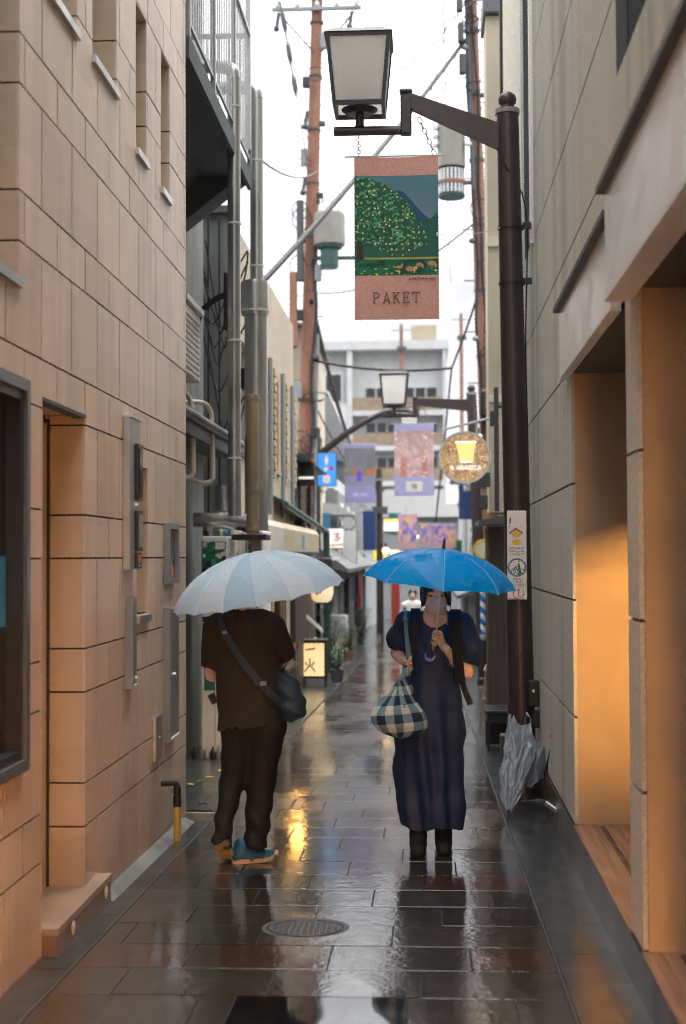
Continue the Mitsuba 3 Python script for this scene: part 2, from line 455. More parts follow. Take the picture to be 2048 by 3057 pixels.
for nm in ('high0', 'high1', 'high2', 'high3', 'high4', 'slot'):
    s0, z0, s1, z1 = OPEN[nm].bounds
    reveals(nm, 0.30)
    part(tb, 'sill', on_wall(rect(s0 - 0.012, s1 + 0.012, z0 - 0.045, z0 - 0.004), -0.30, 0.022, 'L'), 'brushed_steel')
reveals('door', 0.20, back='joint_dark')
dr_ = part(tb, 'door', on_wall(rect(6.15, 6.925, -0.07, 2.20), -0.232, -0.188, 'L'), 'tile_reveal')
part(tb, 'door_edge', on_wall(rect(6.918, 6.9345, -0.07, 2.22), -0.198, -0.176, 'L'), 'black_metal')
part(tb, 'lintel_trim', on_wall(rect(6.13, 6.935, 2.222, 2.239), -0.06, 0.004, 'L'), 'dark_grey')
part(tb, 'sign_recess_line', on_wall(rect(6.95, 6.952, 0.1, 0.2), -0.02, -0.018, 'L'), 'joint_dark')
st = part(tb, 'doorstep', on_wall(rect(6.13, 7.225, -0.092, -0.062), -0.26, 0.072, 'L'), 'step_top')
mat('step_top', PR(lambda p, n, uv: tile_col(p, n, uv) * mi.Color3f(0.60, 0.56, 0.50)), 0.35)
mat('wet_tile', PR(lambda p, n, uv: tile_col(p, n, uv) * mi.Color3f(0.36, 0.30, 0.25)), 0.3)
for k in range(4): part(st, 'riser_tile', on_wall(rect(6.13 + .2737 * k, 6.40 + .2737 * k, -0.6, -0.094), -0.26, 0.066, 'L'), 'wet_tile')
for s in (6.42, 7.10):
    m = lathe([(0, 0.006), (0.014, 0.006), (0.03, 0.003), (0.032, 0)], 20)
    part(st, 'step_light', put(m, left_at(s, 0.068, -0.13), (0, 1, 0), (0, 0, 1)), 'cream_paint', True)

# shop window at the left edge
sw = thing('shop_window', 'wide dark display window with a rounded steel frame at the left edge', 'window')
fr = OPEN['shop']
mat('slate_metal', (0.085, 0.095, 0.105), 0.3)
part(sw, 'frame', on_wall(fr.buffer(-0.002, join_style=2).difference(fr.buffer(-0.05, join_style=2)), -0.10, 0.028, 'L'), 'slate_metal')
part(sw, 'inner_frame', on_wall(fr.buffer(-0.052, join_style=2).difference(fr.buffer(-0.09, join_style=2)), -0.12, 0.012, 'L'), 'black_metal')
part(sw, 'pane', on_wall(fr.buffer(-0.091, join_style=2), -0.058, -0.050, 'L'), 'mirror_dark')
mat('reflection_blue', (0.03, 0.24, 0.42), 0.3)
part(sw, 'pane_reflection', on_wall(rect(4.3, 5.735, 1.26, 1.545), -0.049, -0.046, 'L'), 'reflection_blue')  # flat board that stands in for a blue reflection in the pane
part(sw, 'display_ring', tube([left_at(5.36 + .16 * math.cos(t), -.045, 1.02 + .24 * math.sin(t)) for t in np.linspace(-1.5, 1.6, 14)], .012, 8), 'white_paint', True)

# fittings on the tiled wall
ic = thing('intercom_panel', 'tall brushed steel panel with two slots and a red notice on the tiled wall', 'intercom panel')
part(ic, 'plate', on_wall(rect(7.83, 8.135, 1.47, 2.315), 0.002, 0.040, 'L'), 'brushed_steel')
part(ic, 'cap', on_wall(rect(7.825, 8.14, 2.317, 2.332), 0.0, 0.055, 'L'), 'light_grey')
for z0, z1 in ((1.86, 2.18), (1.575, 1.80)):
    k = part(ic, 'slot_frame', on_wall(rect(7.985, 8.115, z0, z1), 0.042, 0.058, 'L'), 'black_metal')
    part(k, 'slot_face', on_wall(rect(8.005, 8.095, z0 + 0.02, z1 - 0.02), 0.059, 0.062, 'L'), 'mirror_dark' if z0 > 1.7 else 'brushed_steel')
mat('print_red', (0.50, 0.07, 0.05), 0.5); mat('print_blue', (0.06, 0.20, 0.34), 0.5)
mat('print_navy', (0.02, 0.05, 0.16), 0.5); mat('print_green', (0.015, 0.16, 0.07), 0.5); mat('print_black', (0.02, 0.02, 0.02), 0.5); mat('print_white', (0.75, 0.75, 0.73), 0.5)
mat('print_yellow', (0.70, 0.50, 0.06), 0.5); mat('print_teal', (0.02, 0.13, 0.11), 0.5)
part(ic, 'notice', on_wall(rect(7.985, 8.115, 1.475, 1.562), 0.042, 0.052, 'L'), 'print_black')
part(ic, 'notice_print', on_wall(rect(8.0, 8.085, 1.505, 1.555), 0.053, 0.055, 'L'), 'print_red')
part(ic, 'notice_strip', on_wall(rect(8.0, 8.085, 1.482, 1.500), 0.053, 0.055, 'L'), 'print_blue')
part(ic, 'button', sphere(left_at(7.99, 0.045, 1.835), 0.012, 1), 'white_paint', True)

po = thing('poster_frame', 'small steel framed picture of a glowing orange fire on the tiled wall', 'poster')
part(po, 'frame', on_wall(rect(9.115, 9.505, 1.365, 1.757).difference(rect(9.155, 9.465, 1.40, 1.722)), 0.002, 0.038, 'L'), 'grey_metal')
mat('fire_print', PR(lambda p, n, uv: mix(mi.Color3f(0.10, 0.11, 0.12) * (0.2 + 1.5 * noise(p.y * 34, p.z * 26, 2.0)), (0.95, 0.33, 0.03),
    smoothstep(0.115, 0.03, dr.abs(p.z - 1.44 + 0.06 * noise(p.y * 40, 0.0, 1.0))) * smoothstep(0.35, 0.6, noise(p.y * 36, p.z * 7, 5.0) + 0.1))), 0.25)
part(po, 'picture', on_wall(rect(9.156, 9.464, 1.401, 1.721), 0.002, 0.014, 'L'), 'fire_print')

for s0, s1, z0, z1, lab in ((7.90, 8.06, 0.825, 1.312, 'narrow steel cover strip with a small lit bulb on the tiled wall'), (9.10, 9.508, 0.372, 1.20, 'wide steel cover panel with a white glint painted on, right of the narrow strip')):
    b = thing('cover_strip', lab, 'wall panel')
    part(b, 'plate', on_wall(rect(s0, s1, z0, z1), 0.002, 0.032, 'L'), 'brushed_steel')
    part(b, 'lip', on_wall(rect(s0 - 0.006, s0 + 0.02, z0 - 0.012, z1 + 0.012), 0.0, 0.045, 'L'), 'grey_metal')
    part(b, 'foot', on_wall(rect(s0, s1, z0 - 0.018, z0 - 0.003), 0.0, 0.042, 'L'), 'light_grey')
    if s0 < 8: part(b, 'knob', sphere(left_at(8.04, 0.03, 0.855), 0.014, 1), 'white_paint', True)
    else: part(b, 'handle', sphere(left_at(9.30, 0.036, 0.772), (0.01, 0.05, 0.012), 1), 'white_paint', True)  # this white shape is a painted glint on the panel
sb = thing('socket_plate', 'small steel socket plate low on the tiled wall', 'socket plate')
part(sb, 'plate', on_wall(rect(8.72, 8.93, 0.285, 0.555), 0.002, 0.022, 'L'), 'brushed_steel')
part(sb, 'screw', sphere(left_at(8.83, 0.023, 0.42), 0.009, 1), 'light_grey', True)
sp = thing('standpipe', 'bent black pipe on a yellow wrapped post beside the tiled wall', 'pipe')
part(sp, 'elbow_pipe', tube(smooth_path([(-1.70, 9.02, 0.105), (-1.62, 9.05, 0.105), (-1.585, 9.06, 0.10), (-1.575, 9.06, 0.06), (-1.575, 9.06, -0.03)], 5), 0.02, 12), 'black_rubber', True)
part(sp, 'coupling', cat(cyl((-1.575, 9.06, -0.045), (-1.575, 9.06, 0.02), 0.027), cyl((-1.575, 9.06, 0.035), (-1.575, 9.06, 0.075), 0.025)), 'black_rubber', 30)
part(sp, 'yellow_sleeve', cyl((-1.575, 9.06, -0.26), (-1.575, 9.06, -0.046), 0.0235), 'yellow_paint', 30)

# ================================================================ RIGHT: building of grainy stucco
sb_ = thing('stucco_building', 'building of grainy beige stucco panels with dark joints on the right', 'building')
RO = {'recess2': rect(5.96, 8.26, -0.02, 2.575), 'recess1': rect(4.3, 5.635, -0.02, 2.575), 'win_near': rect(3.9, 6.175, 3.60, 5.4), 'win_far': rect(11.1, 12.15, 4.02, 6.6)}
RALL = ops.unary_union(list(RO.values()))
R1, RZ = 12.42, 8.6
part(sb_, 'core', on_wall(rect(-5, R1 - 0.01, -0.6, RZ).difference(RALL.buffer(0.012, join_style=2)), -0.35, -0.014, 'R'), 'groove')
part(sb_, 'body', on_wall(rect(-5, R1 - 0.01, 2.75, RZ), -5.0, -0.52, 'R'), 'stucco')
part(sb_, 'end_wall', on_wall(rect(R1 - 0.3, R1, -0.6, RZ), -5.0, -0.36, 'R'), 'stucco')
zs = [0.002, 0.615, 1.282, 1.95, 2.61, 3.30, 3.98, 4.67, 5.385, 6.06, 6.74, 7.42, RZ]
for a, b in zip(zs[:-1], zs[1:]):
    for s0, s1 in ((-5, 3.2), (3.2, 8.26), (8.26, 11.10), (11.10, R1)) if a > 2.5 else ((-5, 4.3), (5.635, 5.96), (8.26, 11.10), (11.10, R1)):
        gs = 0.0 if s1 in (8.26,) or s0 in (8.26, 3.2) else 0.003
        t = rect(s0 + gs, s1 - gs, a + 0.007, b - 0.007).difference(RALL)
        for g in getattr(t, 'geoms', [t]):
            if g.area > 1e-3:
                part(sb_, 'panel', on_wall(g, -0.02, 0.0, 'R'), 'stucco')
part(sb_, 'plinth', on_wall(rect(-5, R1, -0.7, -0.004), -0.35, 0.012, 'R'), 'wet_concrete')
part(sb_, 'roof_slab', on_wall(rect(-5, R1, RZ, RZ + 0.2), -5, 0.04, 'R'), 'stucco')
# upper windows
for nm in ('win_near', 'win_far'):
    s0, z0, s1, z1 = RO[nm].bounds
    w = part(sb_, 'window', on_wall(RO[nm].buffer(-0.001, join_style=2).difference(RO[nm].buffer(-0.05, join_style=2)), -0.13, -0.05, 'R'), 'white_paint' if nm == 'win_far' else 'black_metal')
    part(w, 'pane', on_wall(RO[nm].buffer(-0.048, join_style=2), -0.12, -0.11, 'R'), 'mirror_dark')
    part(w, 'far_lining', on_wall(rect(s1 - 0.001, s1 + 0.009, z0, z1), -0.14, -0.003, 'R'), 'dark_grey')
    part(w, 'mullion', on_wall(rect((s0 + s1) / 2 - 0.02, (s0 + s1) / 2 + 0.02, z0 + 0.05, z1 - 0.05), -0.105, -0.06, 'R'), 'grey_metal')
part(sb_, 'window_edge', on_wall(rect(11.03, 11.085, 3.95, 6.65), 0.001, 0.03, 'R'), 'white_paint')
# recessed entrances: lining, deck boards, canopies
for nm in ('recess1', 'recess2'):
    s0, z0, s1, z1 = RO[nm].bounds
    part(sb_, 'far_jamb', on_wall(rect(s1 + 0.001, s1 + 0.30 if nm == 'recess1' else s1 + 0.15, z0, z1 + 0.02), -1.5, -0.0005 if nm == 'recess1' else -0.018, 'R') if nm == 'recess2' else on_wall(rect(s1 + 0.0005, s1 + 0.15, z0, z1 + 0.02), -1.5, -0.022, 'R'), 'plaster_tan')
    part(sb_, 'near_jamb', on_wall(rect(s0 - 0.13, s0 - 0.001, z0, z1 + 0.02), -1.5, -0.022, 'R'), 'plaster_tan')
    part(sb_, 'soffit', on_wall(rect(s0 - 0.12, s1 + 0.12, z1 + 0.022, z1 + 0.16), -1.55, -0.025, 'R'), 'deck_wood')
    part(sb_, 'back_wall', on_wall(rect(s0 - 0.12, s1 + 0.12, -0.6, z1 + 0.02), -1.6, -1.505, 'R'), 'plaster_tan')
    dk = part(sb_, 'deck', on_wall(rect(s0 - 0.12, s1 + 0.12, -0.6, -0.024), -1.5, -0.01, 'R'), 'dark_wood')
    for k in range(10):
        part(dk, 'board', on_wall(rect(s0 + 0.004, s1 - 0.004, -0.022, 0.006), -0.02 - 0.142 * (k + 1) + 0.006 + 0.025 * (k == 0) - 0.0, 0.008 if k == 0 else -0.02 - 0.142 * k, 'R'), 'deck_wood')
for s0, s1, n1, z0, z1 in ((6.07, 8.47, 0.045, 2.585, 3.0), (1.0, 5.80, 0.10, 2.575, 3.03)):
    c = part(sb_, 'canopy', on_wall(rect(s0, s1, z0, z1 - 0.03), 0.002, n1, 'R'), 'canopy_metal')
    part(c, 'drip_cap', on_wall(rect(s0 - 0.012, s1 + 0.012, z1 - 0.028, z1), 0.0, n1 + 0.035, 'R'), 'dark_grey')
    part(c, 'soffit_lip', on_wall(rect(s0, s1, z0 - 0.012, z0 - 0.001), 0.0, n1 + 0.004, 'R'), 'light_grey')

dl = thing('unseen_ceiling_lamp', 'small round ceiling lamp added unseen in the nearest recessed entrance', 'lamp')  # lamp added out of view to light the far jamb of this entrance
k = part(dl, 'diffuser', cyl((1.35, 4.85, 2.53), (1.35, 4.85, 2.55), 0.07), 'white_paint', 30)
scene[k]['emitter'] = {'type': 'area', 'radiance': {'type': 'rgb', 'value': [3.2, 2.1, 1.1]}}
part(dl, 'ring', lathe([(0.072, 0), (0.09, 0), (0.09, 0.03), (0.072, 0.03)], 24, (1.35, 4.85, 2.535)), 'brushed_steel', 30)
# warm lamps out of view: a spot in the entrance, two added wall lamps
scene['glow_warm'] = {'type': 'diffuse', 'reflectance': {'type': 'rgb', 'value': [0.8, 0.7, 0.5]}}
sl = thing('spot_lamp', 'small black spot lamp fixed inside the second recessed entrance', 'lamp')
SPA, SPB = np.array([1.86, 6.35, 1.75]), np.array([1.30, 8.26, 0.98])
dS = (SPB - SPA) / np.linalg.norm(SPB - SPA)
part(sl, 'can', tube([SPA - dS * 0.14, SPA - dS * 0.02], 0.04, 14), 'black_metal', 30)
part(sl, 'bracket', cyl(SPA - dS * 0.1, (1.92, 6.2, 2.58), 0.008), 'black_metal')
scene['spot_lamp__beam'] = {'type': 'spot', 'to_world': T().look_at(origin=[float(v) for v in SPA], target=[float(v) for v in SPB], up=[0, 0, 1]),
                            'intensity': {'type': 'rgb', 'value': [3.0, 1.5, 0.40]}, 'cutoff_angle': 21.0, 'beam_width': 13.0}
for i, (y, z) in enumerate(((2.55, 0.62), (1.85, 0.66))):
    l = thing('unseen_wall_lamp', ('unseen warm globe lamp added on the stucco wall for the orange glow, farther one', 'unseen warm globe lamp added on the stucco wall for the orange glow, nearer one')[i], 'lamp')
    c = right_at(y, .16, z)  # lamp added out of view for the orange glow on the tiled wall
    k = part(l, 'globe', sphere(c, 0.075, 3), 'glow_warm', True)
    scene[k]['emitter'] = {'type': 'area', 'radiance': {'type': 'rgb', 'value': [64.0, 26.0, 5.4]}}
    part(l, 'hood', lathe([(0, .115), (.03, .112), (.12, .075), (.155, .05), (.155, .042), (.115, .06), (0, .098)], 28, c), 'black_metal', 30)  # hood added to keep the glow off the canopy and upper wall
    part(l, 'bracket', cyl(c + np.array([.07, 0, 0]), c + np.array([.16, 0, 0]), .02), 'black_metal'); part(l, 'plate', cyl(c + np.array([.146, 0, 0]), c + np.array([.158, 0, 0]), .06), 'black_metal', 30)
# ================================================================ STREET LAMPS AND BANNERS
def sheet(o, xd, w, h, wave=0.01, nx=14, ny=22, seed=1, thick=0.003, sagtop=0.0):
    """cloth hanging from the line at o, xd wide, h down; front and back layers, uv over the whole sheet"""
    xd = np.asarray(xd, float); xd /= np.linalg.norm(xd)
    nd = np.cross(xd, [0, 0, 1.0])                       # towards the viewer of the front
    u, v = np.meshgrid(np.linspace(0, 1, nx), np.linspace(0, 1, ny))
    q = np.stack([u * 3 + seed, v * 2.0, u * 0 + seed * 1.7], -1)
    off = (meshkit.fbm(q, 3) - 0.5) * 2 * wave * (0.35 + v)
    base = np.asarray(o, float) + (u * w)[..., None] * xd - (v * h + sagtop * 4 * u * (1 - u) * (1 - v))[..., None] * np.array([0, 0, 1.0])
    fr, bk = base + (off + thick / 2)[..., None] * nd, base + (off - thick / 2)[..., None] * nd
    vv = np.vstack([fr.reshape(-1, 3), bk.reshape(-1, 3)])
    uv = np.stack([u, 1 - v], -1).reshape(-1, 2)
    f, n = [], nx * ny
    for j in range(ny - 1):
        for i in range(nx - 1):
            a, b, c, d = j * nx + i, j * nx + i + 1, (j + 1) * nx + i + 1, (j + 1) * nx + i
            f += [(a, d, c), (a, c, b), (n + a, n + c, n + d), (n + a, n + b, n + c)]
    ring = [i for i in range(nx)] + [j * nx + nx - 1 for j in range(1, ny)] + [(ny - 1) * nx + i for i in range(nx - 2, -1, -1)] + [j * nx for j in range(ny - 2, 0, -1)]
    for a, b in zip(ring, ring[1:] + ring[:1]):
        f += [(a, b, n + b), (a, n + b, n + a)]
    return trimesh.Trimesh(vv, np.array(f), process=False), np.vstack([uv, uv])


def cloth_part(key, name, args, bsdf, **kw):
    m, uv = sheet(*args[0], **args[1])
    return part(key, name, m, bsdf, smooth=True, uv=uv, **kw)


def inside(d): return smoothstep(0.004, -0.004, d)


def print_meadow(p, n, uv):
    u, v = uv.x, uv.y                                     # a tree full of lights over a meadow with deer
    pink = mi.Color3f(0.60, 0.345, 0.29) * (0.9 + 0.2 * noise(u * 60, v * 110, 1.0))
    y = (v - 0.27) / 0.617
    c = mix((0.28, 0.25, 0.44), (0.085, 0.215, 0.27), smoothstep(0.25, 0.95, y + 0.15 * fbm(u * 3, y * 5, 1.0)))
    hill = y - (0.60 + 0.25 * dr.exp(-dr.square((u - 0.52) / 0.27)) - 0.22 * dr.maximum(u - 0.55, 0))
    c = mix(c, (0.018, 0.085, 0.155), inside(hill * 0.6))
    wood = y - (0.42 + 0.16 * smoothstep(0.6, 1.0, u) + 0.05 * noise(u * 30, 0.0, 1.0))
    c = mix(c, (0.018, 0.115, 0.085), inside(wood * 0.5))
    edge = 0.06 * (fbm(u * 14, y * 14, 2.0, 3) - 0.5)
    top = 0.98 - 0.05 * u - 1.05 * dr.square(dr.maximum(u - 0.16, 0)) - 0.10 * smoothstep(0.75, 0.95, u)
    crown = dr.maximum(y - top, 0.245 + 0.05 * dr.sin(u * 9) - y) + edge
    leaf = fbm(u * 40, y * 46, 4.0, 3)
    green = mix(mix((0.010, 0.062, 0.040), (0.024, 0.130, 0.070), leaf), (0.09, 0.34, 0.16), smoothstep(0.63, 0.72, noise(u * 46, y * 60, 9.0)))
    gx, gy = dr.floor(u * 15), dr.floor(y * 17)
    du, dv_ = u * 15 - gx - 0.25 - 0.5 * cell_rand(gx, gy, 1), y * 17 - gy - 0.25 - 0.5 * cell_rand(gx, gy, 2)
    dot = smoothstep(0.20, 0.12, dr.sqrt(du * du + dv_ * dv_)) * dr.select(cell_rand(gx, gy, 3) > 0.48, 1.0, 0.0)
    green = mix(green, mix((0.80, 0.70, 0.36), (0.75, 0.42, 0.28), smoothstep(0.65, 0.75, cell_rand(gx, gy, 4))), dot)
    c = mix(c, green, inside(crown))
    trunk = dr.maximum(dr.abs(u - 0.065) - (0.035 + 0.45 * dr.square(dr.maximum(0.21 - y, 0)) * 3), y - 0.34)
    c = mix(c, (0.050, 0.024, 0.020), inside(dr.maximum(trunk, 0.09 - y)))
    c = mix(c, mix((0.010, 0.15, 0.075), (0.004, 0.075, 0.045), smoothstep(0.5, 0.62, fbm(u * 9, y * 30, 6.0, 3)) + inside(dr.abs(u - 0.17) - 0.12) * inside(dr.abs(y - 0.105) - 0.02)), inside(y - 0.165))
    c = mix(c, (0.42, 0.40, 0.10), inside((dr.abs(y - 0.172) - 0.008) * 0.6) * smoothstep(0.10, 0.14, u))
    for dx, dy, s in ((0.53, 0.085, 0.8), (0.66, 0.065, 1.15), (0.77, 0.108, 0.9), (0.915, 0.118, 1.1)):
        a, b = (u - dx) / (0.048 * s), (y - dy) / (0.021 * s)
        head = dr.square((u - dx - 0.042 * s) / 0.014) + dr.square((y - dy - (0.024 if dx < 0.6 else -0.02) * s) / 0.020)
        c = mix(c, (0.50, 0.27, 0.16), smoothstep(1.15, 0.85, dr.minimum(a * a + b * b, head)))
    fl = dr.select(noise(u * 34, y * 44, 3.0) > 0.80, 1.0, 0.0) * inside(y - 0.09)
    c = mix(c, (0.62, 0.62, 0.16), fl)
    c = mix(pink, c, smoothstep(0.0, 0.004, y) * smoothstep(1.0, 0.996, y))
    return c


def print_festival(p, n, uv):
    u, v = uv.x, uv.y
    lav = mi.Color3f(0.34, 0.33, 0.55) * (0.9 + 0.2 * noise(u * 40, v * 70, 1.0))
    crowd = mix((0.20, 0.15, 0.19), (0.62, 0.40, 0.38), fbm(u * 10, v * 18, 3.0, 4) + 0.25 * smoothstep(0.35, 0.05, dr.abs(v - 0.55)))
    posts = inside(dr.minimum(dr.abs(u - 0.24), dr.abs(u - 0.76)) - 0.07) * inside(dr.abs(v - 0.40) - 0.13)
    crowd = mix(crowd, (0.44, 0.17, 0.11), posts * 0.8)
    crowd = mix(crowd, (0.70, 0.55, 0.52), smoothstep(0.75, 0.85, noise(u * 22, v * 40, 5.0)))
    c = mix(lav, crowd, smoothstep(0.262, 0.27, v) * smoothstep(0.93, 0.90, v))
    box_ = dr.maximum(dr.abs(u - 0.50) - 0.21, dr.abs(v - 0.132) - 0.072)
    c = mix(c, (0.62, 0.60, 0.55), inside(box_))
    glyph = dr.maximum(dr.abs(u - 0.50) - 0.07, dr.abs(v - 0.132) - 0.036)
    return mix(c, (0.12, 0.11, 0.14), inside(glyph) * dr.select(noise(u * 75, v * 110, 2.0) > 0.42, 1.0, 0.0))


def print_night(p, n, uv):
    u, v = uv.x, uv.y
    lav = mi.Color3f(0.26, 0.26, 0.46)
    c = mix((0.11, 0.115, 0.13), (0.21, 0.20, 0.22), fbm(u * 5, v * 7, 8.0, 4))
    stage = inside(dr.abs(v - 0.53) - 0.055) * smoothstep(0.45, 0.6, noise(u * 11, v * 16, 2.0))
    c = mix(c, (0.42, 0.14, 0.07), stage)
    c = mix(c, (0.24, 0.22, 0.30), smoothstep(0.48, 0.44, v))
    c = mix(c, (0.11, 0.08, 0.55), inside(dr.abs(u - 0.47) - 0.045 - 0.05 * noise(v * 30, 0.0, 1.0)) * inside(dr.abs(v - 0.46) - 0.09))
    c = mix(lav, c, smoothstep(0.275, 0.285, v) * smoothstep(0.95, 0.93, v))
    return mix(c, (0.55, 0.55, 0.66), inside(dr.maximum(dr.abs(u - 0.5) - 0.24, dr.abs(v - 0.14) - 0.03)) * dr.select(noise(u * 70, v * 90, 2.0) > 0.5, 1.0, 0.0))


def print_bold(p, n, uv):
    u, v = uv.x, uv.y
    c = mix((0.18, 0.18, 0.50), (0.62, 0.34, 0.40), smoothstep(0.40, 0.60, fbm(u * 6, v * 8, p.x * 3, 3)))
    c = mix(c, (0.72, 0.42, 0.18), smoothstep(0.62, 0.70, noise(u * 7, v * 6, p.x * 2 + 4)))
    return mix((0.50, 0.33, 0.32), c, smoothstep(0.22, 0.24, v) * smoothstep(0.97, 0.95, v) * smoothstep(0.0, 0.06, u) * smoothstep(1.0, 0.94, u))


mat('meadow_print', PR(print_meadow), 0.75); mat('festival_print', PR(print_festival), 0.75); mat('night_print', PR(print_night), 0.75); mat('bold_print', PR(print_bold), 0.75)
mat('ink_olive', (0.115, 0.095, 0.060), 0.7)
scene['lamp_glass'] = {'type': 'principledthin', 'base_color': {'type': 'rgb', 'value': [0.95, 0.94, 0.91]}, 'roughness': 0.35, 'diff_trans': 1.35, 'spec_trans': 0.0}


def frustum(cx, cy, z0, h0, z1, h1):
    return hull([(cx + a * h, cy + b * h, z) for z, h in ((z0, h0), (z1, h1)) for a in (-1, 1) for b in (-1, 1)])


def lantern(key, cx, cy, z0, k=1.0):
    """square lantern, open below, 0.5 m wide at the top; hung over its stem at cx, cy, its lower edge at z0"""
    b, t, h = 0.20 * k, 0.25 * k, 0.545 * k
    ln = part(key, 'lantern', cat(*[hull([(cx + sx * b + dx, cy + sy * b + dy, z0) for dx in (0, -sx * .03 * k) for dy in (0, -sy * .03 * k)] + [(cx + sx * t + dx, cy + sy * t + dy, z0 + h) for dx in (0, -sx * .03 * k) for dy in (0, -sy * .03 * k)])
                                    for sx in (-1, 1) for sy in (-1, 1)],
                                  *[hull([(cx + sx * u, cy - sy * u, z), (cx + sx * u, cy + sy * u, z), (cx + sx * (u - .028 * k), cy - sy * u, z), (cx + sx * (u - .028 * k), cy + sy * u, z)] + [(cx + sx * w, cy - sy * w, z + d), (cx + sx * w, cy + sy * w, z + d), (cx + sx * (w - .028 * k), cy - sy * w, z + d), (cx + sx * (w - .028 * k), cy + sy * w, z + d)])
                                    for u, w, z, d in ((b, b + .003 * k, z0, .034 * k), (t - .003 * k, t, z0 + h - .03 * k, .03 * k)) for sx in (-1, 1) for sy in (-1,)],
                                  *[hull([(cx - u, cy + sy * u, z), (cx + u, cy + sy * u, z), (cx - u, cy + sy * (u - .028 * k), z), (cx + u, cy + sy * (u - .028 * k), z), (cx - w, cy + sy * w, z + d), (cx + w, cy + sy * w, z + d), (cx - w, cy + sy * (w - .028 * k), z + d), (cx + w, cy + sy * (w - .028 * k), z + d)])
                                    for u, w, z, d in ((b, b + .003 * k, z0, .034 * k), (t - .003 * k, t, z0 + h - .03 * k, .03 * k)) for sy in (-1, 1)]), 'black_metal')
    part(ln, 'roof', cat(frustum(cx, cy, z0 + h, t + .012, z0 + h + .05 * k, t - .06), box(cx - .1 * k, cx + .1 * k, cy - .1 * k, cy + .1 * k, z0 + h + .05 * k, z0 + h + .08 * k)), 'black_metal')
    e = 0.012 * k
    for sx, sy in ((0, -1), (0, 1), (-1, 0), (1, 0)):
        q = []
        for z, w in ((z0 + .03 * k, b + .0025 - e), (z0 + h - .028 * k, t - .0015 - e)):
            for s in (-1, 1):
                q.append((cx + sx * w + (s * (w - .012) if sy else 0), cy + sy * w + (s * (w - .012) if sx else 0), z))
        part(ln, 'pane', (np.array(q), np.array([(0, 1, 3), (0, 3, 2)])), 'lamp_glass')
    part(ln, 'reflector', box(cx - t + .05, cx + t - .05, cy - t + .05, cy + t - .05, z0 + h - .012, z0 + h - .004), 'white_paint')  # white plate added under the roof to brighten the panes
    part(ln, 'dish', lathe([(0, -0.03 * k), (0.10 * k, -0.02 * k), (0.14 * k, 0.01 * k), (0.14 * k, 0.018 * k), (0.04 * k, 0.02 * k), (0, 0.02 * k)], 24, (cx, cy, z0 - .0 * k)), 'black_metal', 30)
    part(ln, 'bulb', lathe([(0, 0), (0.05 * k, 0.01 * k), (0.05 * k, 0.10 * k), (0.04 * k, 0.13 * k), (0.045 * k, 0.26 * k), (0.03 * k, 0.31 * k), (0, 0.32 * k)], 14, (cx, cy, z0 + .02 * k)), 'dark_grey', True)


def street_lamp(label, base, top, bx, y, zb, k=1.0, kx=1):
    """post, cap, sloping arm, elbow and low bar carrying the lantern; bx = X of the lantern, kx = the side the arm comes from"""
    key = thing('street_lamp', label, 'street lamp')
    part(key, 'post', tube([(base[0] + (top[0] - base[0]) * t, y, base[1] + (top[1] - base[1]) * t) for t in np.linspace(0, 1, 8)], np.linspace(.107, .086, 8), 28), 'iron_brown', 40)
    x1, z1 = top
    part(key, 'cap', lathe([(0, .135), (.035, .128), (.062, .105), (.072, .075), (.066, .045), (.052, .03), (.055, .0), (0.085, -.002), (.085, -.01)], 28, (x1, y, z1)), 'iron_brown', 40)
    part(key, 'collar', lathe([(.086, 0), (.096, 0), (.096, -.036), (.088, -.036)], 28, (x1, y, z1 - .005)), 'grey_metal', 30)
    part(key, 'base_collar', lathe([(.105, .0), (.13, 0), (.125, .12), (.106, .14)], 28, (base[0], y, base[1])), 'iron_brown', 30)
    ex, ez = bx + kx * 0.36, zb + 0.145                     # elbow, just below the arm's end
    a = [(x1 - kx * .05, y + s * .045, z1 - .06 - d) for s in (-1, 1) for d in (.06, .26)] + [(ex + kx * .02, y + s * .04, zb + .02 + d) for s in (-1, 1) for d in (.0, .115)]
    part(key, 'arm', hull(a), 'iron_brown')
    part(key, 'elbow', cat(cbox(ex - .043, ex + .043, y - .043, y + .043, zb - .19, zb + .13, .01), cbox(ex - .05, ex + .05, y - .05, y + .05, zb + .131, zb + .165, .012)), 'iron_brown')
    part(key, 'bar', cyl((ex - kx * .03, y, zb - .15), (bx - kx * .20, y, zb - .15), .036, n=16), 'iron_brown', 40)
    part(key, 'stem', lathe([(0, .13), (.055, .13), (.033, .10), (.033, .02), (.05, 0), (0, 0)], 16, (bx, y, zb - .125)), 'iron_brown', 40)
    lantern(key, bx, y, zb, k)
    return key


L1 = street_lamp('nearest street lamp, dark brown post by the stucco wall holding a white lantern', (0.742, -0.30), (0.664, 4.985), -0.478, 11.0, 4.99)
L2 = street_lamp('second street lamp, smaller white lantern behind the round coffee sign', (1.02, -0.67), (0.825, 4.33), -0.495, 24.5, 4.10)


def chain(a, b, n=7, r=0.016):
    a, b = np.asarray(a, float), np.asarray(b, float)
    d, e, f = frame_of(b - a)
    L = np.linalg.norm(b - a) / n
    out = []
    for i in range(n):
        c = a + d * L * (i + .5)
        s = e if i % 2 else f
        t = np.arange(9) * 2 * np.pi / 8
        out.append(tube([c + d * math.cos(q) * L * .62 + s * math.sin(q) * r for q in t], .0045, 5, False))
    return cat(*out)


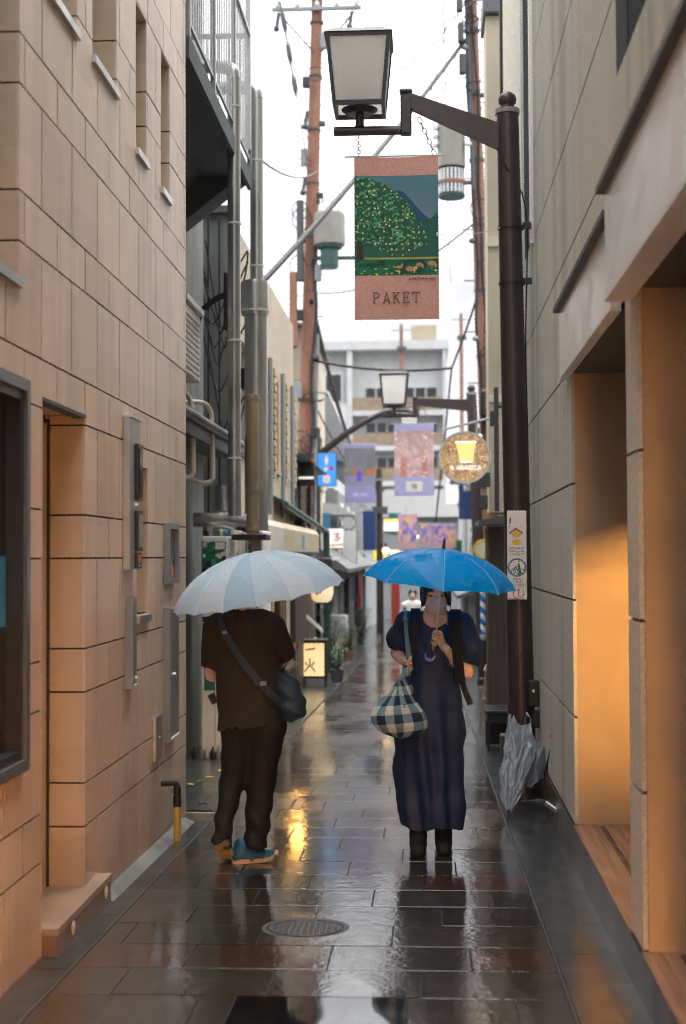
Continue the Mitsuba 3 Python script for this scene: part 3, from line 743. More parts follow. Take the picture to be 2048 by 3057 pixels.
def serif_word(word, h):
    """capitals with slab serifs, from strokes"""
    S = {'P': [[(0.12, 0), (0.12, 1)], [(0.12, .97), (.42, .97), (.55, .87), (.58, .74), (.53, .6), (.40, .5), (.12, .5)], [(0, .02), (.26, .02)], [(0, .98), (.2, .98)]],
         'A': [[(.08, 0), (.36, 1)], [(.36, 1), (.64, 0)], [(.17, .33), (.55, .33)], [(-.02, .02), (.2, .02)], [(.52, .02), (.76, .02)]],
         'K': [[(.12, 0), (.12, 1)], [(.12, .42), (.55, 1)], [(.26, .58), (.62, 0)], [(0, .02), (.25, .02)], [(0, .98), (.25, .98)], [(.42, .98), (.66, .98)], [(.5, .02), (.74, .02)]],
         'E': [[(.12, 0), (.12, 1)], [(0, .98), (.58, .98), (.58, .8)], [(.12, .52), (.44, .52)], [(.44, .4), (.44, .64)], [(0, .02), (.62, .02), (.62, .22)]],
         'T': [[(.34, 0), (.34, 1)], [(.02, .78), (.02, .98), (.66, .98), (.66, .78)], [(.2, .02), (.48, .02)]]}
    out, x = [], 0
    for ch in word:
        out.append(affinity.translate(strokes(S[ch], .085), x, 0)); x += .92
    return affinity.scale(ops.unary_union(out), h, h, 1, origin=(0, 0))


def tiny_text(w, h, seed, n=6):
    """a line of small blocky characters, too small to read in the photograph"""
    r = random.Random(seed)
    out = []
    cw = w / n
    for i in range(n):
        x = i * cw
        for _ in range(3):
            a = r.random() * .7
            out.append(sg.LineString([(x + .1 * cw, h * a), (x + .8 * cw, h * a)] if r.random() < .5 else [(x + cw * (.1 + a), 0), (x + cw * (.1 + a), h)]).buffer(h * .09))
    return ops.unary_union(out)


def banner(label, o, w, h, mt, seed, hang, words=None):
    key = thing('hanging_banner', label, 'banner', None)
    cloth_part(key, 'cloth', ((o, (1, 0, 0), w, h), dict(wave=.012, seed=seed, sagtop=.006)), mt)
    part(key, 'rod', cyl((o[0] - .075, o[1], o[2] + .004), (o[0] + w + .045, o[1], o[2] + .004), .007), 'light_grey', 30)
    for a, b in hang:
        part(key, 'chain', chain(a, b), 'grey_metal', True)
    return key


B1 = banner('pink banner printed with a tree of lights over deer and the word PAKET', (-0.523, 11.0, 4.635), 0.652, 1.27, 'meadow_print', 3,
            [((-.49, 11, 4.81), (-.485, 11, 4.64)), ((-.02, 11, 4.935), (.105, 11, 4.64))])
wd = extrude(serif_word('PAKET', .083), .004)
wd.apply_translation((-wd.bounds[:, 0].mean(), 0, 0))
part(B1, 'lettering', put(wd, (-.200, 10.994, 3.492), (1, 0, 0), (0, 0, 1)), 'ink_olive')
part(B1, 'small_lettering', put(extrude(tiny_text(.215, .018, 4, 9), .004), (-.105, 10.994, 3.672), (1, 0, 0), (0, 0, 1)), 'ink_olive')
part(B1, 'tie_wire', tube(sag((.125, 10.99, 4.02), (.62, 10.94, 4.06), .03), .003, 5), 'light_grey')
part(B1, 'tie_clip', sphere((.118, 10.985, 4.02), (.010, .01, .016), 1), 'white_paint', True)
B2 = banner('lavender banner with a crowd picture hanging under the second street lamp', (-.50, 24.5, 3.80), .68, 1.235, 'festival_print', 8, [((-.44, 24.5, 3.96), (-.44, 24.5, 3.81)), ((.0, 24.5, 4.1), (.12, 24.5, 3.81))])
B3 = banner('lavender banner with a dark stage picture, left of the crowd banner', (-1.70, 30.8, 3.95), .66, 1.26, 'night_print', 12, [((-1.6, 30.8, 4.2), (-1.6, 30.8, 3.96))])
B4 = banner('farthest hanging banner, small pink and blue one under the crowd banner', (-.86, 48.0, 2.94), .64, 1.2, 'bold_print', 16, [((-.6, 48, 3.2), (-.6, 48, 2.95))])
# third lamp: its arm comes from the left
K3 = thing('street_lamp', 'third street lamp, its brown arm reaching in from a post by the blue sign', 'street lamp')
part(K3, 'post', tube([(-2.54, 34, -.93), (-2.54, 34, 4.55)], [.095, .08], 20), 'iron_brown', 40)
part(K3, 'cap', sphere((-2.54, 34, 4.56), .085, 2), 'iron_brown', True)
part(K3, 'arm', tube(smooth_path([(-2.5, 34, 3.95), (-1.7, 34, 4.55), (-.95, 34, 4.95), (-.45, 34, 5.0), (-.2, 34, 4.92)], 5), np.linspace(.085, .04, 21), 12), 'iron_brown', 40)
lantern(K3, -.33, 34.2, 4.55, 1.0)
part(K3, 'stem', cyl((-.33, 34.2, 4.35), (-.33, 34.2, 4.56), .035), 'black_metal', 30)

# notice on the nearest lamp post
nt = thing('post_notice', 'narrow white notice with a bicycle symbol fixed round the nearest lamp post', 'sign')
cxn, yn, wn = 0.703, 10.885, .146
part(nt, 'board', cbox(cxn - wn / 2, cxn + wn / 2, yn, yn + .006, 1.205, 1.878, .002), 'white_paint')
pn = lambda u, v: (cxn + u * wn, yn - .0012, 1.205 + v * .673)


def np_(poly, mt, name='print'):
    part(nt, name, put(extrude(affinity.scale(poly, wn, wn, 1, origin=(0, 0)), .0012), (cxn, yn - .0003, 1.205), (1, 0, 0), (0, 0, 1)), mt)


np_(strokes([[(-.32, 4.25), (-.36, 3.95)], [(-.385, 3.80), (-.39, 3.76)]], .07), 'print_black', 'exclamation_mark')
np_(strokes([[(-.38, 3.42), (-.05, 3.68), (.30, 3.44)]], .10), 'pole_orange', 'roof_symbol')
np_(sg.Point(-.03, 3.44).buffer(.25).intersection(rect(-1, 1, 3.2, 3.56)), 'print_yellow', 'yellow_symbol')
np_(affinity.scale(sg.Point(0, 2.98).buffer(.22), 1.1, .7), 'print_yellow', 'yellow_symbol')
for i, v in enumerate((2.62, 2.46, 2.31)): np_(affinity.translate(tiny_text(.78, .09, i, 8), -.4, v), 'print_black', 'small_text')
c0 = sg.Point(0, 1.66)
np_(c0.buffer(.485).difference(c0.buffer(.395)), 'print_blue', 'ring')
np_(ops.unary_union([sg.Point(x, 1.46).buffer(.14).difference(sg.Point(x, 1.46).buffer(.10)) for x in (-.20, .24)] + [strokes([[(-.2, 1.46), (-.08, 1.72), (.08, 1.72), (.02, 1.5), (-.1, 1.7)]], .045)]), 'print_black', 'bicycle')
np_(strokes([[(.08, 2.02), (.1, 1.95)], [(.08, 1.88), (.13, 1.5), (.06, 1.26)], [(.13, 1.5), (.24, 1.3)]], .11), 'print_green', 'walker')
for i, v in enumerate((1.03, .90, .74)): np_(affinity.translate(tiny_text(.5 if i < 2 else .8, .09, 20 + i, 5 if i < 2 else 8), -.22 if i < 2 else -.4, v), 'print_black', 'small_text')
np_(rect(-.48, .48, .665, .685), 'print_red', 'red_line')
np_(ops.unary_union([strokes([[(-.1, .48), (-.22, .36), (-.15, .15), (-.05, .13)], [(.08, .5), (.06, .2), (.15, .1), (.27, .2)], [(.3, .46), (.36, .3), (.33, .2)]], .05), sg.Point(.07, .52).buffer(.055)]), 'print_red', 'red_writing')
np_(affinity.translate(tiny_text(.86, .10, 33, 9), -.43, .0), 'print_black', 'small_text')
part(L1, 'cable', tube(smooth_path([(.57, 11.07, 4.75), (.62, 10.90, 4.55), (.80, 11.0, 4.2), (.79, 11.0, 3.2), (.80, 11, 2.4), (.83, 11.02, .2)], 5), .006, 5), 'black_rubber')
for z in (4.05, 3.62):
    part(L1, 'strap', lathe([(.098, 0), (.104, 0), (.104, .02), (.098, .02)], 24, (.685 + (4 - z) * .012, 11, z)), 'black_metal')
    part(L1, 'clamp', cbox(.77, .84, 10.97, 11.0, z + .0, z + .05, .004), 'black_metal')
# ================================================================ HOUSES ALONG THE ALLEY
def wall_x(poly, X, n0, n1, sgn):
    m = extrude(poly, n1 - n0)
    s, z, n = m.vertices[:, 0].copy(), m.vertices[:, 1].copy(), m.vertices[:, 2] + n0
    m.vertices = np.stack([X + sgn * n, s, z], 1)
    if sgn < 0: m.invert()
    return m


def wall_y(poly, Y, n0, n1):
    """polygon in (x, z), thickness n along -Y (towards the camera)"""
    m = extrude(poly, n1 - n0)
    m.vertices = np.stack([m.vertices[:, 0], Y - (m.vertices[:, 2] + n0), m.vertices[:, 1]], 1)
    return m


def facade(key, fn, X, poly, wins, wall, frame='grey_metal', t=.25, panes='mirror_dark', split=True, *sg_):
    """a wall with real window openings; each window has its frame, its pane and a sill"""
    holes = [sg.box(*w) for w in wins]
    part(key, 'wall', fn(poly.difference(ops.unary_union(holes)) if holes else poly, X, -t, 0, *sg_), wall)
    for h in holes:
        a, z0, b, z1 = h.bounds
        ring = h.buffer(-.002, join_style=2).difference(h.buffer(-.05, join_style=2))
        if split: ring = ops.unary_union([ring, rect((a + b) / 2 - .02, (a + b) / 2 + .02, z0 + .03, z1 - .03)])
        w = part(key, 'window', fn(ring, X, -.12, -.06, *sg_), frame)
        part(w, 'pane', fn(h.buffer(-.04, join_style=2), X, -.10, -.09, *sg_), panes)
        part(w, 'sill', fn(rect(a - .04, b + .04, z0 - .05, z0 - .002), X, -.1, .05, *sg_), frame)


mat('white_render', PR(lambda p, n, uv: mi.Color3f(0.50, 0.505, 0.50) * (0.78 + 0.3 * fbm(p.x * 1.5 + p.y * .6, p.z * .8, 2.0, 4))), .7)
mat('grey_render', PR(lambda p, n, uv: mi.Color3f(0.19, 0.20, 0.205) * (0.7 + 0.5 * fbm(p.x + p.y * .7, p.z * 1.2, 2.0, 4))), .7)
mat('tan_render', PR(lambda p, n, uv: mi.Color3f(0.34, 0.285, 0.21) * (0.75 + 0.4 * fbm(p.x + p.y * .7, p.z * .8, 6.0, 4))), .75)
mat('blue_slab', PR(lambda p, n, uv: mi.Color3f(0.065, 0.085, 0.095) * (0.55 + 0.8 * fbm(p.x * 2.5, p.y * 1.3, p.z * 2, 4))), .7)
mat('yellow_brick', PR(lambda p, n, uv: mi.Color3f(0.36, 0.265, 0.145) * (0.75 + 0.4 * noise(p.y * 6 + p.x * 6, p.z * 7, 1.0))), .75)
mat('brown_panel', PR(lambda p, n, uv: mi.Color3f(0.25, 0.185, 0.13) * (0.8 + 0.3 * noise(p.x * 3, p.z * 3, 1.0))), .6)
mat('roof_grey', (0.10, 0.105, 0.11), .45)
mat('awning_cloth', PR(lambda p, n, uv: mix(mi.Color3f(0.33, 0.29, 0.20), (0.38, 0.36, 0.32), smoothstep(18.3, 18.2, p.y)) * (0.8 + 0.3 * fbm(p.y * 2, p.z * 6, 1.0, 3))), .7)
mat('green_metal', (0.03, 0.075, 0.068), .4)

# --- grey concrete house with the balcony
gh = thing('concrete_house', 'grey concrete house with a dark balcony just beyond the tiled building', 'house')
part(gh, 'wall', wall_x(rect(10.06, 14.85, -.7, 9.5), -2.3, -3, 0, 1), 'concrete')
bk = part(gh, 'balcony', box(-2.295, -1.70, 10.08, 13.8, 5.17, 5.27), 'blue_slab')
part(bk, 'fascia', box(-1.697, -1.66, 10.08, 13.8, 5.12, 5.285), 'blue_slab')
part(bk, 'haunch', hull([(-2.294, y, z) for y in (13.45, 13.8) for z in (4.72, 5.168)] + [(-1.72, y, 5.168) for y in (13.45, 13.8)]), 'blue_slab')
part(bk, 'beam', hull([(-2.294, y, z) for y in (10.1, 13.44) for z in (5.0, 5.168)] + [(-2.12, y, 5.168) for y in (10.1, 13.44)]), 'blue_slab')
rl = part(bk, 'railing', cat(box(-1.70, -1.66, 10.1, 13.8, 6.62, 6.66), box(-1.69, -1.67, 10.1, 13.8, 5.40, 5.43), box(-2.29, -1.66, 13.76, 13.8, 6.62, 6.66), box(-2.29, -1.66, 13.77, 13.79, 5.60, 5.63),
                             *[box(-1.70, -1.66, y, y + .04, 5.286, 6.62) for y in (10.1, 11.35, 12.6, 13.76)], box(-2.29, -2.25, 13.76, 13.8, 5.36, 6.62)), 'grey_metal')
for k in range(34):
    part(rl, 'bar', box(-1.685, -1.675, 10.15 + k * .106, 10.162 + k * .106, 5.43, 6.62), 'light_grey')
for k in range(5):
    part(rl, 'bar', box(-2.2 + k * .106, -2.188 + k * .106, 13.775, 13.787, 5.63, 6.62), 'light_grey')
part(bk, 'post', box(-1.71, -1.66, 13.72, 13.78, 5.5, 8.6), 'light_grey'); part(bk, 'post', box(-2.05, -2.0, 13.72, 13.78, 5.36, 8.6), 'light_grey')
part(bk, 'cross_rail', box(-2.0, -1.712, 13.73, 13.77, 7.15, 7.19), 'grey_metal')
ev = part(gh, 'lean_to_eave', hull([(-2.295, y, z) for y in (11.2, 15.2) for z in (2.6, 2.95)] + [(-1.98, y, z) for y in (11.2, 15.2) for z in (2.58, 2.72)]), 'dark_grey')
part(ev, 'gutter', tube([(-1.955, 11.2, 2.74), (-1.955, 15.2, 2.74)], .045, 12), 'roof_grey', 40)
ac = thing('air_conditioner', 'cream outdoor air conditioner unit bracketed on the grey concrete house', 'air conditioner')
part(ac, 'case', cbox(-2.28, -2.0, 11.9, 12.72, 3.10, 3.70, .015), 'cream_paint')
part(ac, 'hood', hull([(-2.29, y, z) for y in (11.85, 12.78) for z in (3.72, 3.86)] + [(-1.97, y, z) for y in (11.85, 12.78) for z in (3.71, 3.76)]), 'light_grey')
part(ac, 'grille', cat(*[box(-1.999, -1.99, 11.95, 12.67, 3.15 + .05 * k, 3.165 + .05 * k) for k in range(10)]), 'grey_metal')
part(ac, 'bracket', box(-2.29, -2.02, 12.0, 12.05, 3.04, 3.098), 'black_metal')
for x, y, dx, lab in ((-2.04, 12.45, .0, 'cream lagged pipe bent in a hook beside the tiled wall, nearer one'), (-2.0, 13.35, 0, 'cream lagged pipe bent in a hook on the grey house, farther one')):
    q = thing('lagged_pipe', lab, 'pipe')
    part(q, 'pipe', tube(smooth_path([(x - .24, y - .25, 2.97), (x - .06, y - .1, 2.98), (x - .0, y, 2.90), (x + .01, y, 2.75), (x + .02, y, 2.35), (x + .01, y, 2.26), (x - .07, y - .04, 2.23), (x - .26, y - .2, 2.30)], 5), .023, 12), 'cream_paint', True)
    part(q, 'joint', cyl((x + .005, y, 2.68), (x + .005, y, 2.70), .027), 'light_grey', 30)

cw = thing('cable_tangle', 'tangle of black cables looping along the grey wall behind the steel ducts', 'cable')
rc = random.Random(11)
for k in range(9):
    x, y = -2.27 + rc.uniform(0, .25), 15.3 - rc.uniform(0, .2)
    z0_ = 2.9 + rc.random() * 1.6
    part(cw, 'loop', tube(smooth_path([(x - .25, y, z0_ + .5), (x - .1 * rc.random(), y, z0_ - .2 - .3 * rc.random()), (x + .05, y - .05, z0_ - .35), (x + .18, y, z0_ + .15 * rc.random()), (-1.78 - .1 * rc.random(), 14.6, z0_ + .2)], 5), .010, 5), 'black_rubber', True)
for k in range(4): part(cw, 'run', tube([(-2.42 + .12 * k, 15.2, 1.9), (-2.42 + .12 * k, 15.2, 5.2)], .011, 6), 'black_rubber', True)
for z in (3.25, 4.05): part(cw, 'box', cbox(-1.86, -1.72, 14.45, 14.6, z, z + .22, .01), 'black_rubber')
jb2 = thing('wall_box', 'black junction box strapped between the two steel ducts', 'box'); part(jb2, 'case', cbox(-1.82, -1.70, 12.95, 13.1, 3.62, 4.15, .012), 'black_rubber'); part(jb2, 'hose', tube(smooth_path([(-1.8, 13.0, 3.95), (-1.95, 13.1, 3.9), (-2.12, 13.3, 3.75), (-2.2, 13.4, 3.2)], 5), .03, 8), 'black_rubber', True)
# --- steel exhaust ducts
def duct(label, x, y, r, z0, z1, xb):
    q = thing('exhaust_duct', label, 'duct')
    part(q, 'riser', tube([(x, y, z0), (x, y, z1 - .12)], r, 20), 'duct_steel', 40)
    part(q, 'elbow', tube(smooth_path([(x, y, z1 - .12), (x - .02, y, z1 - .03), (x - .12, y, z1)], 5), r * 1.02, 18), 'duct_steel', 40)
    part(q, 'branch', tube([(x - .12, y, z1), (xb, y, z1)], r, 18), 'duct_steel', 40)
    for z in np.arange(z0 + .5, z1 - .3, 1.05):
        part(q, 'band', lathe([(r, 0), (r + .007, .003), (r + .007, .017), (r, .02)], 20, (x, y, z)), 'light_grey', 30)
    return q


D1 = duct('thin shiny steel duct rising in front of the balcony, nearer one', -1.675, 12.6, .058, 1.9, 5.93, -2.28)
D2 = duct('shiny steel duct with a wide collar, farther one beyond the balcony', -1.635, 14.0, .066, 3.9, 6.20, -2.28)
part(D2, 'collar', lathe([(0, 0), (.132, 0), (.138, .03), (.138, .31), (.132, .34), (.06, .35), (0, .35)], 28, (-1.655, 14.0, 3.92)), 'duct_steel', 40)
part(D2, 'collar_rim', lathe([(.132, 0), (.148, 0), (.148, .02), (.132, .02)], 28, (-1.655, 14.0, 3.955)), 'light_grey', 30)
part(D2, 'lower_riser', tube([(-1.645, 14.0, 1.8), (-1.645, 14.0, 3.92)], .115, 24), 'duct_steel', 40)
br = thing('brown_pipe', 'tan brown downpipe strapped to the wide steel duct', 'pipe')
mat('tan_pipe', PR(lambda p, n, uv: mi.Color3f(0.30, 0.22, 0.14) * (0.7 + 0.45 * fbm(p.x * 8, p.y * 8, p.z * 3, 3))), .45)
part(br, 'pipe', tube([(-1.66, 13.83, 1.76), (-1.66, 13.83, 3.08)], .062, 20), 'tan_pipe', 40)
for z in (1.78, 2.16, 3.06): part(br, 'socket', lathe([(.062, 0), (.07, .004), (.07, .05), (.062, .054)], 20, (-1.66, 13.83, z)), 'tan_pipe', 30)
hd = thing('horizontal_duct', 'horizontal steel duct and square box joined to the base of the risers', 'duct')
part(hd, 'duct', tube([(-2.25, 13.9, 1.90), (-1.95, 13.9, 1.90), (-1.72, 13.9, 1.87)], [.07, .072, .095], 22), 'brushed_steel', 40)
part(hd, 'can', lathe([(0, 0), (.112, 0), (.112, .25), (0, .25)], 26, (-1.98, 14.1, 1.99)), 'brushed_steel', 40)
part(hd, 'drop', tube([(-2.12, 13.95, 1.84), (-2.12, 13.95, 1.2)], .05, 16), 'duct_steel', 40)
part(hd, 'base_plate', cbox(-1.86, -1.52, 13.75, 14.15, 1.70, 1.755, .006), 'black_metal')
part(hd, 'foot', box(-1.72, -1.60, 13.95, 14.05, 1.2, 1.70), 'grey_metal')

# --- vending machines
def poster_col(p, n, uv):
    a = mix((0.012, 0.135, 0.06), (0.02, 0.045, 0.16), smoothstep(1.43, 1.40, p.z + .06 * noise(p.x * 14, 1.0, 1.0)))
    k = noise(p.x * 22, p.z * 20, 3.0)
    a = mix(a, (0.55, 0.60, 0.58), smoothstep(.64, .68, k) * smoothstep(1.28, 1.40, p.z))
    a = mix(a, (0.02, 0.02, 0.03), smoothstep(.60, .64, noise(p.x * 17, p.z * 19, 9.0)))
    return mix(a, (0.03, 0.26, 0.24), smoothstep(.66, .70, noise(p.x * 15, p.z * 16, 14.0)))


mat('sticker_mix', PR(poster_col), .4)
mat('stripe_poster', PR(lambda p, n, uv: mix(mix((0.05, 0.38, 0.30), (0.62, 0.60, 0.40), smoothstep(.4, .6, noise(p.x * 60 + p.y * 10, p.z * 5, 2.0))), (0.03, 0.12, 0.30), smoothstep(.62, .7, noise(p.x * 45, p.z * 4, 7.0)))), .4)
vm = thing('vending_machine', 'white vending machine side covered in green and blue stickers beside the grey wall', 'vending machine')
part(vm, 'case', cbox(-2.125, -1.875, 13.55, 14.3, -.32, 1.735, .012), 'white_paint')
part(vm, 'base', box(-2.11, -1.89, 13.57, 14.28, -.38, -.322), 'black_metal')
part(vm, 'poster', box(-2.115, -1.884, 13.540, 13.548, 1.02, 1.685), 'sticker_mix')
part(vm, 'sticker', box(-1.985, -1.895, 13.533, 13.539, 1.61, 1.675), 'print_white')
part(vm, 'seam', box(-1.995, -1.989, 13.545, 13.549, -.28, .98), 'grey_metal')
part(vm, 'green_sticker', box(-2.095, -1.99, 13.541, 13.548, .27, .535), 'print_teal', label='dark green sticker with a pale emblem')
for t in (0, 1, 2):
    part(vm, 'emblem', put(extrude([sg.Point(0, .03).buffer(.016), strokes([[(-.035, .01), (-.01, -.03)], [(.035, .01), (.01, -.03)]], .016), affinity.translate(tiny_text(.075, .016, 5, 5), -.0375, .075)][t], .002), (-2.043, 13.5405, .395), (1, 0, 0), (0, 0, 1)), 'print_white')
part(vm, 'small_sticker', put(extrude(affinity.rotate(rect(-.035, .035, -.05, .05), 28), .003), (-2.01, 13.547, .19), (1, 0, 0), (0, 0, 1)), 'print_black')
part(vm, 'price_tag', box(-1.955, -1.92, 13.541, 13.548, .07, .17), 'print_yellow')
for k, z in enumerate((.92, .83, .70, .58)): part(vm, 'label_sticker', box(-2.11 + .02 * k, -2.04 + .02 * k, 13.541, 13.548, z, z + .05), ('print_black', 'print_yellow', 'print_navy', 'print_red')[k])
v2 = thing('vending_machine', 'taller white machine with a green striped poster behind the stickered one', 'vending machine')
part(v2, 'case', cbox(-1.868, -1.62, 14.3, 15.1, -.36, 1.80, .012), 'white_paint')
part(v2, 'poster', box(-1.79, -1.645, 14.29, 14.298, 1.42, 1.715), 'stripe_poster')
part(v2, 'base', box(-1.86, -1.64, 14.31, 15.08, -.41, -.362), 'black_metal')
tn = thing('drink_can', 'small colourful can lying on top of the stickered machine', 'can')
part(tn, 'body', cyl((-1.99, 13.75, 1.772), (-1.90, 13.78, 1.772), .033), 'print_blue', 40); part(tn, 'band', cyl((-1.972, 13.756, 1.772), (-1.95, 13.763, 1.772), .0345), 'print_yellow', 40)
single('small_box', cbox(-2.11, -2.06, 13.6, 13.66, 1.738, 1.785), 'black_metal', 'small black box on top of the stickered machine', 'box')
for k in range(6):
    b = thing('glass_bottle', f'{("first", "second", "third", "fourth", "fifth", "sixth")[k]} small bottle from the left at the foot of the stickered machine', 'bottle', 'bottles at the foot of the vending machine')
    part(b, 'body', lathe([(0, 0), (.022, 0), (.024, .06), (.010, .09), (.010, .115), (0, .116)], 12, (-2.16 + .055 * k + .01 * (k % 2), 13.36 + .04 * (k % 3), gz(13.4) + .012)), ('black_rubber', 'grey_metal', 'light_grey')[k % 3], True)

# --- beige house with yellow brick pilasters
bh = thing('brick_pilaster_house', 'beige house with yellow brick pilasters behind the steel ducts', 'house')
part(bh, 'front_wall', wall_y(rect(-4.5, -2.1, -.8, 5.30), 15.5, -.25, 0), 'concrete')
part(bh, 'coping', box(-4.5, -2.06, 15.42, 15.8, 5.302, 5.38), 'roof_grey')
facade(bh, wall_x, -2.1, rect(15.752, 23.0, -.9, 5.28), [(16.4, 2.75, 17.1, 4.05), (18.1, 2.75, 18.9, 4.05), (19.8, 2.75, 20.6, 4.05), (21.5, 2.75, 22.1, 4.05)], 'tan_render', 'grey_metal', .25, 'mirror_dark', True, 1)
part(bh, 'roof', box(-4.5, -2.35, 15.76, 23, 5.0, 5.2), 'roof_grey')
for y0 in (15.55, 17.75, 19.5, 21.2, 22.6):
    z0, n = (2.35, 38) if y0 < 17 else (2.62, 14)
    st_ = .077 if y0 < 17 else .108
    for k in range(n):
        z = z0 + k * st_
        part(bh, 'brick', cbox(-2.098, -2.035 + .010 * (k % 2), y0, y0 + .22, z, z + st_ * .84, .004), 'yellow_brick')
    part(bh, 'pilaster_back', box(-2.099, -2.05, y0 + .01, y0 + .21, z0, z0 + n * st_), 'joint_dark')
for y in (17.2, 19.0, 20.7, 22.2): part(bh, 'downpipe', tube([(-2.04, y, 4.2), (-2.04, y, 2.1)], .035, 8), 'grey_metal', 40)
# awning shop front under it
aw = thing('awning', 'long cream box awning along the shop front beyond the vending machines', 'awning')
part(aw, 'front', hull([(x, y, z) for y in (16.4, 24.4) for x, z in ((-2.05, 1.62), (-1.80, 1.60), (-1.79, 1.90), (-1.86, 1.98), (-2.05, 2.0))]), 'awning_cloth')
part(aw, 'ink_mark', box(-1.798, -1.79, 21.1, 21.45, 1.66, 1.86), 'print_blue')
part(aw, 'edge_bar', tube([(-1.80, 16.4, 1.60), (-1.80, 24.4, 1.60)], .02, 8), 'dark_grey')
sf = thing('timber_shop', 'dark timber shop front under the cream awning', 'shop')
facade(sf, wall_x, -2.02, rect(16.0, 24.6, -1.0, 1.58), [(16.6, -.1, 18.2, 1.3), (19.0, -.45, 20.0, 1.4), (20.6, -.1, 22.4, 1.3)], 'dark_wood', 'black_metal', .1, 'mirror_dark', True, 1)
rg = thing('lean_to_roof', 'dark green metal roof edge with a post beside the cream awning', 'roof')
part(rg, 'beam', tube([(-1.92, 19.8, 2.26), (-1.92, 28.4, 2.02)], .05, 10), 'green_metal', 40)
part(rg, 'sheet', hull([(-2.6, 19.8, 2.7), (-2.6, 28.4, 2.5), (-1.93, 19.8, 2.30), (-1.93, 28.4, 2.06), (-2.6, 19.8, 2.67), (-2.6, 28.4, 2.47), (-1.93, 19.8, 2.27), (-1.93, 28.4, 2.03)]), 'green_metal')
part(rg, 'post', cbox(-1.98, -1.86, 28.1, 28.24, -.77, 2.0, .01), 'green_metal')

# --- cream house, white house, grey house beyond (left)
ch = thing('cream_house', 'narrow cream plaster house behind the left utility pole', 'house')
part(ch, 'front_wall', wall_y(rect(-5.5, -2.55, -.9, 6.6), 31.4, -.2, 0), 'tan_render')
facade(ch, wall_x, -2.55, rect(31.61, 37, -1.1, 6.6), [(32.4, 3.2, 33.6, 4.5), (34.8, 3.2, 36, 4.5)], 'cream_render', 'grey_metal', .2, 'mirror_dark', True, 1)
part(ch, 'roof', hull([(-5.6, 31.2, 6.62), (-2.4, 31.2, 6.62), (-5.6, 37.1, 6.62), (-2.4, 37.1, 6.62), (-5.6, 31.2, 7.3), (-5.6, 37.1, 7.3)]), 'roof_grey')
wh = thing('white_house', 'white house with a long pale sloping roof descending along the alley', 'house')
facade(wh, wall_x, -2.75, rect(38, 58, -1.4, 4.0), [(40, .6, 41.2, 2.0), (43, .6, 44.2, 2.0), (47, .6, 49, 2.0)], 'white_render', 'grey_metal', .2, 'mirror_dark', True, 1)
part(wh, 'gable', hull([(-7, 38, z) for z in (-1.2, 8.2)] + [(-2.76, 38, z) for z in (-1.2, 5.9)] + [(-7, 38.2, z) for z in (-1.2, 8.2)] + [(-2.76, 38.2, z) for z in (-1.2, 5.9)]), 'white_render')
mat('pale_roof', (0.60, 0.61, 0.62), .35)
part(wh, 'roof', hull([(x, y, z + d) for y, dz in ((37.8, 0), (58, -.9)) for x, z in ((-7.1, 8.35 + dz), (-2.5, 5.85 + dz)) for d in (0, .07)]), 'pale_roof')
for k in range(6):
    a = k / 5.5
    part(wh, 'roof_seam', hull([(-7 + 4.5 * a + e, y, 8.35 + dz - 2.5 * a + .07 + d) for y, dz in ((37.8, 0), (58, -.9)) for e in (0, .06) for d in (.0, .05)]), 'roof_grey')
gy = thing('grey_house', 'grey rendered house with tall white window strips at the far left', 'house')
facade(gy, wall_x, -2.7, rect(58.5, 86, -2.6, 5.4), [(61, 1.6, 62.6, 3.9), (65, 1.6, 66.6, 3.9), (70, 1.6, 72, 3.9)], 'grey_render', 'white_paint', .2, 'mirror_dark', True, 1)
part(gy, 'front_wall', wall_y(rect(-7, -2.7, -2.5, 5.4), 58.5, -.2, 0), 'grey_render')
part(gy, 'roof', hull([(-7, 58.2, 5.42), (-2.3, 58.2, 5.42), (-7, 86, 5.42), (-2.3, 86, 5.42), (-7, 58.2, 7.0), (-7, 86, 7.0)]), 'roof_grey')
lo = thing('low_shop', 'low grey shop with a jutting tiled eave at the far left of the alley', 'shop')
facade(lo, wall_x, -2.3, rect(33, 57, -1.7, 1.35), [(34.4, -.6, 36.4, .9), (38, -.9, 39.2, 1.0), (41, -.7, 44, .9), (47, -.9, 50, .9)], 'grey_render', 'black_metal', .1, 'mirror_dark', True, 1)
part(lo, 'front_wall', wall_y(rect(-2.74, -2.3, -1.6, 3.3), 38.2, -.2, 0), 'grey_render')
part(lo, 'upper_wall', wall_x(rect(39, 57, 1.37, 3.4), -2.45, -.2, 0, 1), 'grey_render')
for y in (41.6, 45.2): part(lo, 'shutter', wall_x(rect(y, y + 1.2, 1.55, 3.1), -2.45, .002, .05, 1), 'white_paint')
part(lo, 'eave', hull([(-2.5, y, z) for y in (33, 57) for z in (1.38, 1.8)] + [(-1.75, y, z) for y in (33, 57) for z in (1.15, 1.24)]), 'roof_grey')

